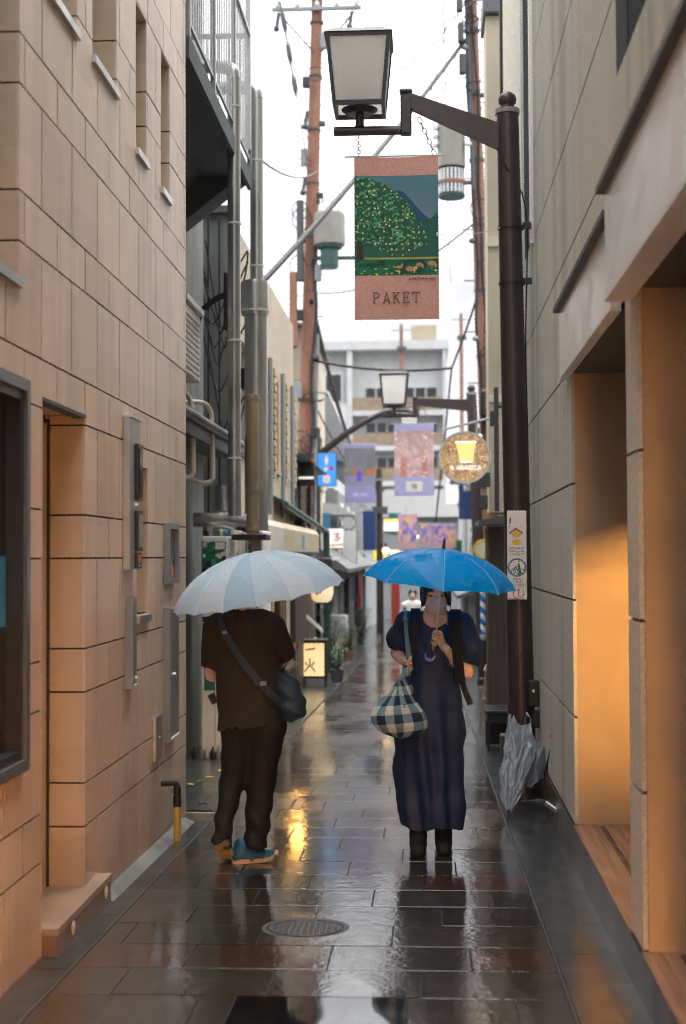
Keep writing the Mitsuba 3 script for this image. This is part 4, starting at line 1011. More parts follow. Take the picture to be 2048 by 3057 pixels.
# --- cream house over a dark wooden ground floor (right)
cr = thing('cream_wood_house', 'rust streaked cream house over a dark wooden ground floor, right of the alley', 'house')
part(cr, 'side_wall', wall_y(rect(.735, 4, 2.02, 7.62), 16.0, -.25, 0), 'cream_render')
part(cr, 'alley_wall', wall_x(rect(16.26, 16.7, 2.02, 7.62), .735, -.25, 0, -1), 'cream_render')
part(cr, 'parapet', cbox(.70, 4, 15.92, 16.75, 7.63, 7.86, .01), 'roof_grey')
part(cr, 'band', box(.725, 4, 15.97, 15.999, 5.0, 5.10), 'cream_paint')
part(cr, 'band', box(.725, 4, 15.97, 15.999, 3.25, 3.33), 'cream_paint')
for k in range(9): part(cr, 'wood_board', cbox(.72 + .2 * k, .913 + .2 * k, 15.90, 15.998, -.6, 1.86, .004), 'dark_wood')
for k in range(3): part(cr, 'wood_board', cbox(.71, .72, 16.0 + .23 * k, 16.223 + .23 * k, -.6, 1.86, .002), 'dark_wood')
part(cr, 'eave', hull([(.60, y, z) for y in (15.7, 16.8) for z in (1.88, 1.93)] + [(1.2, y, z) for y in (15.7, 16.8) for z in (1.88, 2.015)]), 'roof_grey')
part(cr, 'body', box(.985, 4, 16.27, 16.69, -.6, 7.6), 'joint_dark')
for z, w in ((2.05, .09), (2.3, .12)): part(cr, 'meter', cbox(.62, .62 + w, 15.85, 15.95, z, z + .16, .01), 'dark_grey')
dp = thing('downpipe', 'thin white downpipe between the wooden house and the lamp post', 'pipe')
part(dp, 'pipe', tube([(.868, 14.98, 2.05), (.872, 14.98, -.4)], .014, 10), 'white_paint', 40)
part(dp, 'bracket', box(.86, .90, 14.97, 15.0, 1.2, 1.22), 'grey_metal')
# stucco building's far end, seen past the lamp post
fe = thing('ribbed_house', 'pale ribbed metal clad house just beyond the stucco building', 'house')
part(fe, 'wall', wall_x(rect(12.44, 15.2, -.6, 8.3), .885, -1, 0, -1), 'light_grey')
for k in range(27): part(fe, 'rib', wall_x(rect(12.47 + .1 * k, 12.52 + .1 * k, 2.4, 8.28), .885, .001, .018, -1), 'cream_paint')
part(fe, 'downpipe', tube([(.852, 15.1, 8.2), (.852, 15.1, 5.5)], .02, 8), 'black_metal')

# --- far houses on the right
fr_ = thing('far_house', 'pale house with small windows at the far right of the alley', 'house')
facade(fr_, wall_x, 1.5, rect(36, 62, -2, 4.6), [(37.5, .8, 39, 2.2), (41, .8, 42.5, 2.2), (45, .8, 47, 2.2), (50, .8, 52, 2.2)], 'white_render', 'grey_metal', .2, 'mirror_dark', True, -1)
part(fr_, 'front_wall', wall_y(rect(1.5, 6, -2, 4.6), 36, -.2, 0), 'tan_render')
part(fr_, 'roof', hull([(6, 35.6, 4.62), (1.1, 35.6, 4.62), (6, 62, 4.62), (1.1, 62, 4.62), (6, 35.6, 6.2), (6, 62, 6.2)]), 'roof_grey')
part(fr_, 'canopy', hull([(1.5, y, z) for y in (37, 60) for z in (.55, .75)] + [(.85, y, .42) for y in (37, 60)] + [(.85, y, .5) for y in (37, 60)]), 'roof_grey')
ff = thing('far_house', 'small grey house closing the view at the end of the alley', 'house')
facade(ff, wall_y, 92, rect(-7, 6, -3, 4.0), [(-3, 0, -1.6, 1.4), (-.6, -.2, 1.6, 1.6), (2.4, 0, 3.8, 1.4)], 'grey_render', 'white_paint', .2, 'mirror_dark', True)
part(ff, 'roof', hull([(-7.3, 91.5, 4.02), (6.3, 91.5, 4.02), (-7.3, 96, 4.02), (6.3, 96, 4.02), (-7, 94, 5.9), (6, 94, 5.9)]), 'roof_grey')

# --- apartment block far behind
ab = thing('apartment_block', 'pale apartment block with brown balconies far behind the alley', 'apartment block')
X0, X1, YB = -8.8, 2.0, 122.0
part(ab, 'body', box(X0, X1, YB + 1.3, YB + 12, -3, 19.2), 'white_render')
part(ab, 'roof_slab', box(X0 - .2, X1 + .2, YB - .2, YB + 12, 19.2, 19.95), 'white_render')
part(ab, 'roof_hut', box(-1.0, 1.2, YB + 2, YB + 5, 19.96, 21.6), 'tan_render')
part(ab, 'pillar', box(-6.5, -6.05, YB - .05, YB + 1.29, -3, 19.19), 'white_render')
part(ab, 'end_pillar', box(X1 - .3, X1, YB - .05, YB + 1.29, -3, 19.19), 'white_render')
part(ab, 'left_wall', box(X0, -6.52, YB - .02, YB + 1.29, -3, 14.6), 'white_render')
for i in range(6):
    z = 13.75 - 3.02 * i
    part(ab, 'floor_slab', box(-6.04, X1 - .31, YB - .04, YB + 1.29, z - .2, z + .22), 'white_render')
    part(ab, 'parapet', box(-6.04, X1 - .31, YB + .0, YB + .12, z + .23, z + 1.35), 'brown_panel')
    for a, b in ((-5.0, -2.2), (-1.7, 1.2)):
        w = part(ab, 'window', box(a, b, YB + 1.2, YB + 1.28, z + .4, z + 2.4), 'light_grey')
        for k in range(3): part(w, 'pane', box(a + .08 + k * (b - a) / 3, a - .04 + (k + 1) * (b - a) / 3, YB + 1.17, YB + 1.19, z + .5, z + 2.3), 'mirror_dark')
for x0, x1 in ((-8.4, -6.9),):
    w = part(ab, 'window', box(x0, x1, YB - .1, YB - .03, 14.7, 17.2), 'light_grey'); part(w, 'pane', box(x0 + .1, x1 - .1, YB - .13, YB - .11, 14.8, 17.1), 'mirror_dark')

# ================================================================ UTILITY POLES AND CABLES
def util_pole(label, top, bot, y, r0, r1, mt='pole_orange', bolts=True, arms=()):
    q = thing('utility_pole', label, 'utility pole')
    t = np.linspace(0, 1, 10)
    P = np.array([(bot[0] + (top[0] - bot[0]) * k, y, bot[1] + (top[1] - bot[1]) * k) for k in t])
    part(q, 'shaft', tube(P, np.linspace(r0, r1, 10), 20), mt, 40)
    at = lambda z: bot[0] + (top[0] - bot[0]) * (z - bot[1]) / (top[1] - bot[1])
    if bolts:
        for k, z in enumerate(np.arange(bot[1] + 3, top[1] - .3, .45)):
            s = -1 if k % 2 else 1
            part(q, 'step_bolt', cyl((at(z), y - .02, z), (at(z) + s * .30, y - .02, z), .012, n=6), 'dark_grey')
        for z in np.arange(bot[1] + 3.4, top[1] - 1, 1.15):
            part(q, 'strap', lathe([(r0, 0), (r0 * 1.06, 0), (r0 * 1.06, .05), (r0, .05)], 18, (at(z), y, z)) if z < 5 else lathe([(r1 * 1.02, 0), (r1 * 1.32, 0), (r1 * 1.32, .05), (r1 * 1.02, .05)], 18, (at(z), y, z)), 'dark_grey')
    for z, x0, x1 in arms:
        part(q, 'crossarm', cbox(x0, x1, y - .22, y - .13, z, z + .075, .006), 'grey_metal')
        for x in np.arange(x0 + .12, x1, .42):
            k = part(q, 'insulator', lathe([(0, 0), (.035, .01), (.06, .03), (.04, .06), (.06, .08), (.03, .12), (0, .15)], 10, (x, y - .17, z + .08)), 'white_paint', True)
    return q


ULP = util_pole('left utility pole, tan concrete with step bolts and a cross arm on top', (-2.17, 14.3), (-2.60, -.9), 30.0, .19, .115, arms=((13.36, -3.15, -1.25), (13.08, -3.15, -1.25)))
URP = util_pole('right utility pole, orange red and crowded with black cables', (.845, 12.6), (1.245, -.7), 25.0, .145, .105, arms=((11.6, .1, 1.8),))
part(ULP, 'brace', cyl((-3.0, 29.83, 13.05), (-2.27, 29.83, 12.2), .02), 'dark_grey'); part(ULP, 'brace', cyl((-1.4, 29.83, 13.05), (-2.1, 29.83, 12.2), .02), 'dark_grey')
for x, z in ((-3.05, 12.7), (-1.5, 12.7), (-2.45, 10.6), (-2.5, 9.2)): part(ULP, 'hanger', cat(cyl((x, 29.8, z), (x + .05, 29.8, z + .33), .04, n=8), sphere((x, 29.8, z), .07, 1)), 'dark_grey')
part(ULP, 'cable_box', cbox(-2.62, -2.48, 29.6, 29.8, 7.3, 9.0, .02), 'dark_grey')
ru = random.Random(9)
zl = lambda z: -2.60 + .43 * (z + .9) / 15.2
part(ULP, 'cable_bundle', tube(smooth_path([(zl(z) + .13 + ru.uniform(-.04, .04), 29.75, z) for z in np.arange(2.0, 9.0, .8)], 4), .035, 6), 'black_rubber', True)
for k in range(11):
    z = ru.uniform(3.0, 12.4); c = np.array([zl(z) + ru.uniform(-.25, .25), 29.7, z]); a, b = ru.uniform(.10, .28), ru.uniform(.08, .25)
    part(ULP, 'cable_loop', tube([c + (a * math.cos(t), 0, b * math.sin(t)) for t in np.linspace(0, 5.2 + ru.random(), 14)], .013, 5), 'black_rubber', True)
for k in range(12):
    z = 3.2 + k * .82; part(ULP, 'fitting', cbox(zl(z) - .24 + .36 * (k % 2), zl(z) - .10 + .36 * (k % 2), 29.65, 29.8, z, z + .1 + .12 * (k % 3), .015), ('dark_grey', 'black_rubber', 'grey_metal')[k % 3])
part(ULP, 'side_pipe', tube([(-2.36, 29.82, -.8), (-2.20, 29.82, 6.2)], .035, 8), 'grey_metal')
part(ULP, 'splice_case', cbox(-2.78, -2.62, 29.6, 29.8, 5.9, 7.5, .03), 'pole_orange')
mat('weathered_grey', PR(lambda p, n, uv: mi.Color3f(0.235, 0.225, 0.20) * (0.7 + 0.5 * fbm(p.x * 5, p.y * 5, p.z * 2.5, 3))), .5)
tl = thing('transformer', 'cream drum transformer with a dark base hung on the left utility pole', 'transformer')
part(tl, 'drum', lathe([(0, 0), (.31, 0), (.33, .03), (.33, .62), (.30, .68), (0, .70)], 26, (-1.93, 29.6, 8.02)), 'weathered_grey', 40)
part(tl, 'base', lathe([(0, -.48), (.17, -.48), (.19, -.42), (.19, -.1), (.27, -.05), (.27, 0), (0, 0)], 24, (-1.93, 29.6, 8.018)), 'green_metal', 40)
part(tl, 'arm', box(-2.3, -1.3, 29.7, 29.78, 7.75, 7.82), 'dark_grey')
for k in range(3): part(tl, 'bushing', cyl((-2.1 + .17 * k, 29.6, 8.70), (-2.1 + .22 * k, 29.55, 9.0), .03, n=8), 'white_paint')
tr = thing('transformer', 'grey drum transformer with cooling fins hung on the right utility pole', 'transformer')
part(tr, 'drum', lathe([(0, 0), (.235, 0), (.245, .02), (.245, .78), (.22, .82), (0, .83)], 28, (.52, 24.9, 8.32)), 'weathered_grey', 40)
part(tr, 'base', lathe([(0, -.52), (.225, -.52), (.235, -.5), (.235, -.47), (.20, -.46), (.20, -.02), (.235, -.01), (0, -.005)], 28, (.52, 24.9, 8.315)), 'green_metal', 40)
for k in range(20):
    a = k * math.pi / 10
    part(tr, 'fin', box(-.012, .012, -.02, .02, -.45, -.03).apply_transform(trimesh.transformations.rotation_matrix(a, (0, 0, 1))).apply_translation((.52 + .215 * math.cos(a), 24.9 + .215 * math.sin(a), 8.315)), 'light_grey')
part(tr, 'hoop', lathe([(.236, 0), (.25, 0), (.25, .05), (.236, .05)], 28, (.52, 24.9, 8.03)), 'pole_orange', 30)
part(tr, 'bracket', box(.6, .95, 24.86, 24.94, 8.03, 8.09), 'pole_orange')
for k, z in enumerate((8.95, 8.8, 8.65)): part(tr, 'bushing', lathe([(0, 0), (.06, .02), (.04, .05), (.06, .07), (0, .1)], 10, (.24, 24.8, z)), 'white_paint', True)
# bundles on the right pole
rr = random.Random(5)
bd = part(URP, 'cable_bundle', cat(*[tube(smooth_path([(1.224 - .0301 * z + d + rr.uniform(-.03, .03), 24.82 + rr.uniform(-.05, .05), z) for z in np.arange(3.2, 12.4, .8)], 4), .024, 6) for d in (-.10, .03)]), 'black_rubber', True)
part(URP, 'conduit', tube([(.90, 24.8, 7.9), (.765, 24.8, 12.5)], .04, 10), 'blue_slab', 40)
for k in range(9):
    z = rr.uniform(4.2, 11.2); c = np.array([1.224 - .0301 * z + rr.uniform(-.05, .14), 24.75, z]); a, b = rr.uniform(.10, .24), rr.uniform(.08, .22)
    part(URP, 'cable_loop', tube([c + (a * math.cos(t), 0, b * math.sin(t)) for t in np.linspace(0, 5.6 + rr.random(), 16)], .011, 5), 'black_rubber', True)
for k in range(10):
    z = 3.6 + k * .85; part(URP, 'clip', sphere((1.224 - .0301 * z + (.15 if k % 2 else -.15), 24.75, z), (.06, .05, .05), 1), ('white_paint', 'dark_grey', 'grey_metal')[k % 3], True)
for k in range(3): part(URP, 'junction', cbox(.66 - .02 * k, .77 - .02 * k, 24.6, 24.75, 9.9 + .55 * k, 10.25 + .55 * k, .02), 'dark_grey')
part(URP, 'speaker', cbox(.98, 1.22, 24.5, 24.8, 3.9, 4.4, .05), 'black_rubber')


def cable(label, pts, r, mt='black_rubber', group=None):
    return single('cable', tube(pts, r, 6), mt, label, 'cable', True, group)


cable('thick grey cable rising diagonally behind the lamp and the pink banner', sag((-1.95, 17.0, 4.80), (.78, 25.0, 10.62), .12, 16), .036, 'black_rubber')
cable('thick black cable falling steeply from the left utility pole', sag((-2.33, 29.8, 6.9), (-2.2, 44, 4.9), .25, 12), .05)
cable('second thinner cable falling beside the steep black one', sag((-2.35, 29.8, 4.9), (-2.2, 50, 4.2), .2, 12), .02)
cable('black cable spanning the alley above the second lamp', np.vstack([sag((-2.3, 29.8, 5.65), (.60, 29.8, 5.45), .12, 12), [(.60, 29.8, 5.45)]]), .030)
cable('black cable rising from the spanning cable to the right pole', sag((.60, 29.8, 5.45), (1.0, 25.1, 6.2), .05, 8), .022)
cable('thin cable dropping from the spanning cable toward the far houses', sag((.60, 29.8, 5.45), (.3, 36, 2.4), .05, 8), .02)
WG = 'thin wires against the sky'
for k, (a, b, d) in enumerate((((-1.5, 30, 13.3), (-1.2, 4, 9.0), .5), ((-1.3, 30, 13.3), (-.7, 4, 9.2), .5), ((-3.0, 30, 13.3), (-2.0, 10, 9.6), .4), ((.2, 25, 11.7), (-.3, 2, 8.6), .4), ((.45, 25, 11.7), (.1, 2, 8.8), .4), ((.65, 25, 11.7), (.4, 2, 8.9), .4),
                               ((-2.1, 30, 12.2), (.8, 25, 11.3), .9), ((-2.9, 30, 13.1), (-3.4, 60, 13.5), .8), ((-1.6, 30, 13.1), (-1.2, 60, 13.5), .9), ((.4, 25, 11.6), (1.2, 60, 13), 1.0), ((-2.2, 30, 9.7), (-2.2, 12.5, 6.0), .5),
                               ((-2.2, 30, 7.1), (.95, 25, 7.4), .35), ((.85, 25, 11.2), (.9, 12, 8), .3))):
    cable('thin wire strung high across the pale sky', sag(a, b, d, 14), .013 if k < 10 else .016, 'dark_grey', WG)
lw_ = thing('loop_wires', 'thin slack wires looping in the sky beside the right utility pole', 'cable')
for pts in (((-.5, 22, 10.6), (-.1, 22, 9.9), (.25, 22, 9.75), (.6, 23, 10.3), (.84, 25, 11.0)), ((-.2, 22, 10.8), (.05, 22, 10.1), (.3, 22, 10.0), (.55, 23, 10.6)), ((.5, 23, 10.6), (.25, 22.5, 9.2), (.16, 22.5, 8.9), (.3, 22.5, 8.8), (.6, 24, 10.0)), ((.84, 25, 9.6), (.98, 22, 9.0), (1.1, 18, 8.4)), ((.88, 25, 8.8), (1.0, 22, 8.6), (1.05, 17, 7.0))):
    part(lw_, 'wire', tube(smooth_path(pts, 6), .009, 5), 'dark_grey', True)
ins = thing('insulator_string', 'dark string of insulators on the wire left of the left utility pole', 'insulator')
part(ins, 'string', tube(np.array([(-2.95 + .028 * k, 29.6, 13.2 - .17 * k) for k in range(22)]), [(.05 if (k // 2) % 2 else .02) if k < 12 else .015 for k in range(22)], 8), 'dark_grey')
for y, x, z0, z1, lab in ((60, -1.85, -1.7, 5.2, 'dark brown utility pole in the distance left of the blue umbrella'), (100, -1.5, -2.6, 17.8, 'thin orange utility pole in the distance behind the second lamp'), (100, 2.7, -2.6, 18.5, 'thin orange utility pole in the distance, right one')):
    q = thing('utility_pole', lab, 'utility pole')
    part(q, 'shaft', tube([(x, y, z0), (x, y, z1)], [.16, .12], 12), 'dark_wood' if y == 60 else 'pole_orange', 40)
    part(q, 'crossarm', box(x - .7, x + .7, y - .2, y - .12, z1 - .5, z1 - .42), 'grey_metal'); part(q, 'fitting', box(x - .3, x + .35, y - .3, y - .1, z1 - 1.9, z1 - 1.6), 'dark_grey')
sp_ = thing('steel_pole', 'slim silver pole standing behind the blue umbrella', 'pole')
part(sp_, 'shaft', tube([(1.28, 45, -1.3), (1.28, 45, 4.6)], [.10, .085], 16), 'light_grey', 40); part(sp_, 'band', cyl((1.28, 45, 1.2), (1.28, 45, 1.3), .105), 'grey_metal')
# ================================================================ PEOPLE
class Field:
    """a distance field on a grid, filled shape by shape with smooth unions; mesh() reads its zero surface"""

    def __init__(self, lo, hi, h):
        self.h, self.lo = h, np.array(lo, float)
        self.n = np.ceil((np.array(hi) - lo) / h).astype(int) + 1
        self.d = np.full(self.n, 1.0, np.float32)

    def block(self, lo, hi):
        a = np.clip(np.floor((np.array(lo) - self.lo) / self.h).astype(int), 0, self.n)
        b = np.clip(np.ceil((np.array(hi) - self.lo) / self.h).astype(int) + 1, 0, self.n)
        g = [self.lo[i] + self.h * np.arange(a[i], b[i]) for i in range(3)]
        return tuple(slice(a[i], b[i]) for i in range(3)), np.stack(np.meshgrid(*g, indexing='ij'), -1)

    def join(self, s, e, k):
        d = self.d[s]
        if k <= 0:
            self.d[s] = np.minimum(d, e); return
        t = np.maximum(k - np.abs(d - e), 0) / k
        self.d[s] = np.minimum(d, e) - t * t * k * .25

    def cone(self, a, b, r1, r2, k=.02, sy=1.0):
        """sy < 1 flattens the shape front to back"""
        a, b = np.array(a, float), np.array(b, float)
        m = max(r1, r2) + .05 + k
        s, p = self.block(np.minimum(a, b) - m, np.maximum(a, b) + m)
        q, ab = p - a, b - a
        q = q * [1, 1 / sy, 1]; ab = ab * [1, 1 / sy, 1]
        t = np.clip((q @ ab) / (ab @ ab + 1e-12), 0, 1)
        self.join(s, ((np.linalg.norm(q - t[..., None] * ab, axis=-1) - (r1 + (r2 - r1) * t)) * (sy if sy < 1 else 1)).astype(np.float32), k)
        return self

    def ell(self, c, r, k=.02, rot=None):
        c, r = np.array(c, float), np.array(r, float)
        m = r.max() + .05 + k
        s, p = self.block(c - m, c + m)
        q = p - c
        if rot is not None: q = q @ rot
        l = np.linalg.norm(q / r, axis=-1)
        self.join(s, (l * (l - 1) / np.maximum(np.linalg.norm(q / r ** 2, axis=-1), 1e-6)).astype(np.float32), k)
        return self

    def cut(self, fn):
        s, p = self.block(self.lo, self.lo + self.h * self.n)
        self.d = np.maximum(self.d, fn(p).astype(np.float32)[:self.n[0], :self.n[1], :self.n[2]])
        return self

    def bump(self, fn):
        s, p = self.block(self.lo, self.lo + self.h * self.n)
        near = np.abs(self.d) < .06
        e = np.zeros(self.d.shape, np.float32)
        e[near] = fn(p[near])
        self.d = self.d + e
        return self

    def mesh(self, at=(0, 0, 0)):
        d = np.pad(self.d, 1, constant_values=1.0)
        ins = d < 0
        acc, cnt = np.zeros(tuple(np.array(d.shape) - 1) + (3,), np.float32), np.zeros(np.array(d.shape) - 1, np.float32)
        c = [(i, j, k) for i in (0, 1) for j in (0, 1) for k in (0, 1)]
        sub = lambda A, o: A[o[0]:A.shape[0] - 1 + o[0], o[1]:A.shape[1] - 1 + o[1], o[2]:A.shape[2] - 1 + o[2]]
        for o in c:
            for ax in range(3):
                if o[ax]: continue
                e = tuple(v + (i == ax) for i, v in enumerate(o))
                da, db = sub(d, o), sub(d, e)
                x = sub(ins, o) != sub(ins, e)
                t = np.where(x, da / np.where(x, da - db, 1), 0)
                for i in range(3):
                    acc[..., i] += np.where(x, o[i] + (t if i == ax else 0), 0)
                cnt += x
        act = cnt > 0
        idx = np.full(act.shape, -1); idx[act] = np.arange(act.sum())
        cell = np.argwhere(act)
        v = (cell + acc[act] / cnt[act][:, None] - 1) * self.h + self.lo + np.array(at)
        fs = []
        for ax in range(3):
            u, w = (ax + 1) % 3, (ax + 2) % 3
            a = np.moveaxis(ins, (ax, u, w), (0, 1, 2)); I = np.moveaxis(idx, (ax, u, w), (0, 1, 2))
            lo_, hi_ = a[:-1, 1:-1, 1:-1], a[1:, 1:-1, 1:-1]
            q = np.stack([I[:, :-1, :-1], I[:, 1:, :-1], I[:, 1:, 1:], I[:, :-1, 1:]], -1)
            fs += [q[lo_ & ~hi_], q[~lo_ & hi_][:, ::-1]]
        f = np.vstack(fs)
        f = f[(f >= 0).all(1)]
        f = np.vstack([f[:, [0, 1, 2]], f[:, [0, 2, 3]]])
        m = trimesh.Trimesh(v, f, process=False)
        trimesh.smoothing.filter_taubin(m, lamb=.5, nu=.52, iterations=4)
        return m


def grip(F, C, axis, palm, wrist, r=.0088, k=.006, reach=(235, 255, 250, 220), sh=.011):
    """a closed hand: palm on one side of a shaft of radius sh at C, four unequal fingers round it, thumb round the other way"""
    C, wrist = np.array(C, float), np.array(wrist, float)
    a = np.array(axis, float) / np.linalg.norm(axis)
    p = np.array(palm, float); p -= a * (p @ a); p /= np.linalg.norm(p)
    q = np.cross(a, p)
    R = sh + r * .9
    for i in range(4):
        o = C + a * (.028 - .019 * i)
        ang = np.radians(np.linspace(20, reach[i], 6))
        pts = [o + R * (np.cos(t) * p * 1.15 + np.sin(t) * q) for t in ang]
        for j in range(5): F.cone(pts[j], pts[j + 1], r * (1.02 - .05 * j), r * (.97 - .05 * j), .004)
    kn = C + p * (R + .012)
    F.cone(kn + a * .026 + q * .004, kn - a * .028 + q * .004, .0155, .0145, .01)
    F.cone(kn + a * .02, wrist * .55 + kn * .45 + a * .008, .0155, .018, .012)
    F.cone(kn - a * .02, wrist * .55 + kn * .45 - a * .008, .015, .018, .012)
    F.cone(wrist * .5 + kn * .5, wrist, .021, .0215, .015)
    th = [kn * .7 + wrist * .3 + a * .022 - q * .008, C + a * .036 - q * (R + .006) + p * .006, C + a * .040 - q * (R * .7) - p * (R * .7), C + a * .036 - p * (R + .004)]
    for j in range(3): F.cone(th[j], th[j + 1], .0115 - .001 * j, .0105 - .001 * j, .006)


mat('skin', PR(lambda p, n, uv: mi.Color3f(0.66, 0.45, 0.34) * (0.93 + 0.12 * noise(p.x * 60, p.y * 60, p.z * 60))), .45)
mat('hair_black', PR(lambda p, n, uv: mi.Color3f(0.012, 0.010, 0.010) * (0.6 + 0.8 * noise(p.x * 160, p.y * 160, p.z * 22))), .38)
mat('dress_navy', PR(lambda p, n, uv: mi.Color3f(0.006, 0.020, 0.060) * (0.75 + 0.4 * fbm(p.x * 9, p.y * 9, p.z * 4, 3) + 0.15 * noise(p.x * 300, p.y * 300, p.z * 300))), .62, sheen=.3)
mat('black_cloth', (0.006, 0.0065, 0.0075), .75)
mat('mask_cloth', (0.58, 0.53, 0.58), .8)
mat('tee_brown', PR(lambda p, n, uv: mi.Color3f(0.023, 0.018, 0.0135) * (0.75 + 0.4 * fbm(p.x * 10, p.y * 10, p.z * 5, 3) + 0.15 * noise(p.x * 300, p.y * 300, p.z * 300))), .8, sheen=.3)
mat('strap_blue', (0.018, 0.035, 0.055), .6)
mat('shoe_blue', PR(lambda p, n, uv: mi.Color3f(0.012, 0.105, 0.19) * (0.6 + 0.6 * noise(p.x * 60, p.y * 60, p.z * 60))), .5)
mat('sole_tan', PR(lambda p, n, uv: mix((0.50, 0.30, 0.16), (0.10, 0.08, 0.05), smoothstep(.6, .75, noise(p.x * 30, p.y * 30, p.z * 26)))), .6)
mat('eye_dark', (0.01, 0.008, 0.007), .2)

# ---- the woman in the navy dress
W0 = np.array([.028, 8.63, gz(8.63)])
wm = thing('person', 'woman in a long navy dress and face mask walking toward the camera', 'person')
F = Field((-.34, -.28, -.03), (.34, .26, 1.72), .0045)
HC = np.array([.042, -.025, 1.540])
F.ell(HC, (.073, .092, .105), 0).ell(HC + [0, -.022, -.055], (.056, .064, .066), .03)                 # skull and jaw
F.ell(HC + [0, -.096, -.030], (.012, .016, .022), .012)                                               # nose
for s in (-1, 1): F.ell(HC + [s * .076, .008, -.022], (.012, .02, .028), .008)                         # ears
for s in (-1, 1): F.ell(HC + [s * .030, -.083, .012], (.02, .012, .008), .01)                          # brows
F.cone((.040, .012, 1.46), (.035, .02, 1.36), .048, .052, .02)                                        # neck
SL, SR = np.array([-.135, .02, 1.372]), np.array([.195, .02, 1.365])
F.cone(SL + [.05, 0, .0], SR - [.05, 0, 0], .062, .062, .04)
F.cone((.035, .02, 1.33), (.02, .02, .95), .12, .115, .05, .75)
EL, ER = np.array([-.195, .115, 1.185]), np.array([.222, -.045, 1.078])
CL, CR = np.array([-.125, -.145, 1.135]), np.array([.040, -.145, 1.290])
F.cone(SL, EL, .044, .034, .03).cone(SR, ER, .044, .036, .03)
wl_, wr_ = CL + [-.035, .085, .018], CR + [.045, .055, -.052]
F.cone(EL, EL * .55 + wl_ * .45, .036, .034, .02).cone(EL * .55 + wl_ * .45, wl_, .034, .0225, .02)
F.cone(ER, ER * .6 + wr_ * .4, .037, .035, .02).cone(ER * .6 + wr_ * .4, wr_, .035, .0225, .02)
SHAFT = np.array([.108, .0, .994])
grip(F, CR, SHAFT, (.55, .75, -.2), wr_)
grip(F, CL, (-.15, -.35, 1), (-.5, .8, .1), wl_, sh=.012)
for x, y in ((-.073, -.03), (.079, .04)):
    F.cone((x, y + .06, .62), (x, y + .02, .30), .062, .056, .03).cone((x, y + .02, .30), (x, y + .015, .06), .055, .036, .03)
part(wm, 'body', F.mesh(W0), 'skin', True)
F = Field((-.1, -.2, 1.36), (.18, .13, 1.72), .004)
F.ell(HC + [0, .012, .020], (.091, .104, .112), 0).ell(HC + [0, .045, -.045], (.080, .06, .065), .03)
for s in (-1, 1): F.ell(HC + [s * .074, -.005, -.012], (.022, .05, .055), .02)
F.bump(lambda p: .004 * np.sin(p[..., 0] * 190 + p[..., 2] * 25))
F.cut(lambda p: .060 - np.sqrt(((p[..., 0] - HC[0]) / 1.0) ** 2 + ((p[..., 2] - HC[2] + .045) / 1.35) ** 2) + np.maximum(p[..., 1] - HC[1] + .02, 0) * 3)
part(wm, 'hair', F.mesh(W0), 'hair_black', True)
F = Field((-.05, -.2, 1.4), (.14, .05, 1.58), .004)
F.ell(HC + [0, -.028, -.057], (.063, .072, .062), 0).ell(HC + [0, -.100, -.035], (.018, .016, .026), .03)
F.cut(lambda p: np.maximum(p[..., 2] - HC[2] + .012 - .02 * np.abs(p[..., 0] - HC[0]) * 6 * 0, p[..., 1] - HC[1] + .005))
fm = part(wm, 'face_mask', F.mesh(W0), 'mask_cloth', True)
for s in (-1, 1):
    part(wm, 'eye', sphere(W0 + HC + [s * .031, -.088, -.002], (.015, .008, .0065), 2), 'eye_dark', True)
    part(wm, 'eyebrow', tube(smooth_path([W0 + HC + [s * .014, -.093, .020], W0 + HC + [s * .030, -.094, .026], W0 + HC + [s * .048, -.084, .020]], 3), .003, 6), 'hair_black', True)
# dress: bodice, long skirt, puff sleeves
F = Field((-.36, -.26, .11), (.36, .26, 1.44), .0065)
F.cone((.033, .02, 1.375), (.033, .02, 1.33), .12, .135, 0, .72)
F.cone(SL + [.03, 0, -.0], SR - [.03, 0, 0], .068, .068, .03)
prof = [(1.33, .148, .033), (1.20, .158, .028), (1.05, .150, .020), (.90, .178, .008), (.72, .205, -.002), (.50, .200, .004), (.30, .188, .012), (.14, .178, .015)]
for (z0, r0, x0), (z1, r1, x1) in zip(prof[:-1], prof[1:]): F.cone((x0, .02, z0), (x1, .015, z1), r0, r1, .03, .70)
F.cone(SL, SL * .45 + EL * .55 + [-.008, 0, 0], .072, .078, .03).cone(SL * .45 + EL * .55 + [-.008, 0, 0], SL * .25 + EL * .75, .078, .062, .03)
F.cone(SR, SR * .45 + ER * .55 + [.022, 0, 0], .075, .086, .03).cone(SR * .5 + ER * .5 + [.020, 0, 0], SR * .30 + ER * .70 + [.022, 0.02, 0], .086, .078, .03)
F.cut(lambda p: np.where((p[..., 0] > .183) & (p[..., 2] > 1.02) & (p[..., 2] < 1.2), 1.168 - .40 * (p[..., 0] - .15) - p[..., 2], -1))
F.cut(lambda p: .075 - np.sqrt((p[..., 0] - .038) ** 2 + (p[..., 2] - 1.415) ** 2 * 1.2 + np.maximum(p[..., 1] - .04, 0) ** 2 * 40))
F.cut(lambda p: np.where((p[..., 0] < -.10) & (p[..., 1] < .2), 1.205 - p[..., 2] - .35 * (p[..., 0] + .20), -1) * (p[..., 2] > 1.05) * (p[..., 0] < -.165) + np.where(p[..., 0] < -.165, 0, -1) * 0 - 1 * (p[..., 0] >= -.165) - 1 * (p[..., 2] <= 1.05))


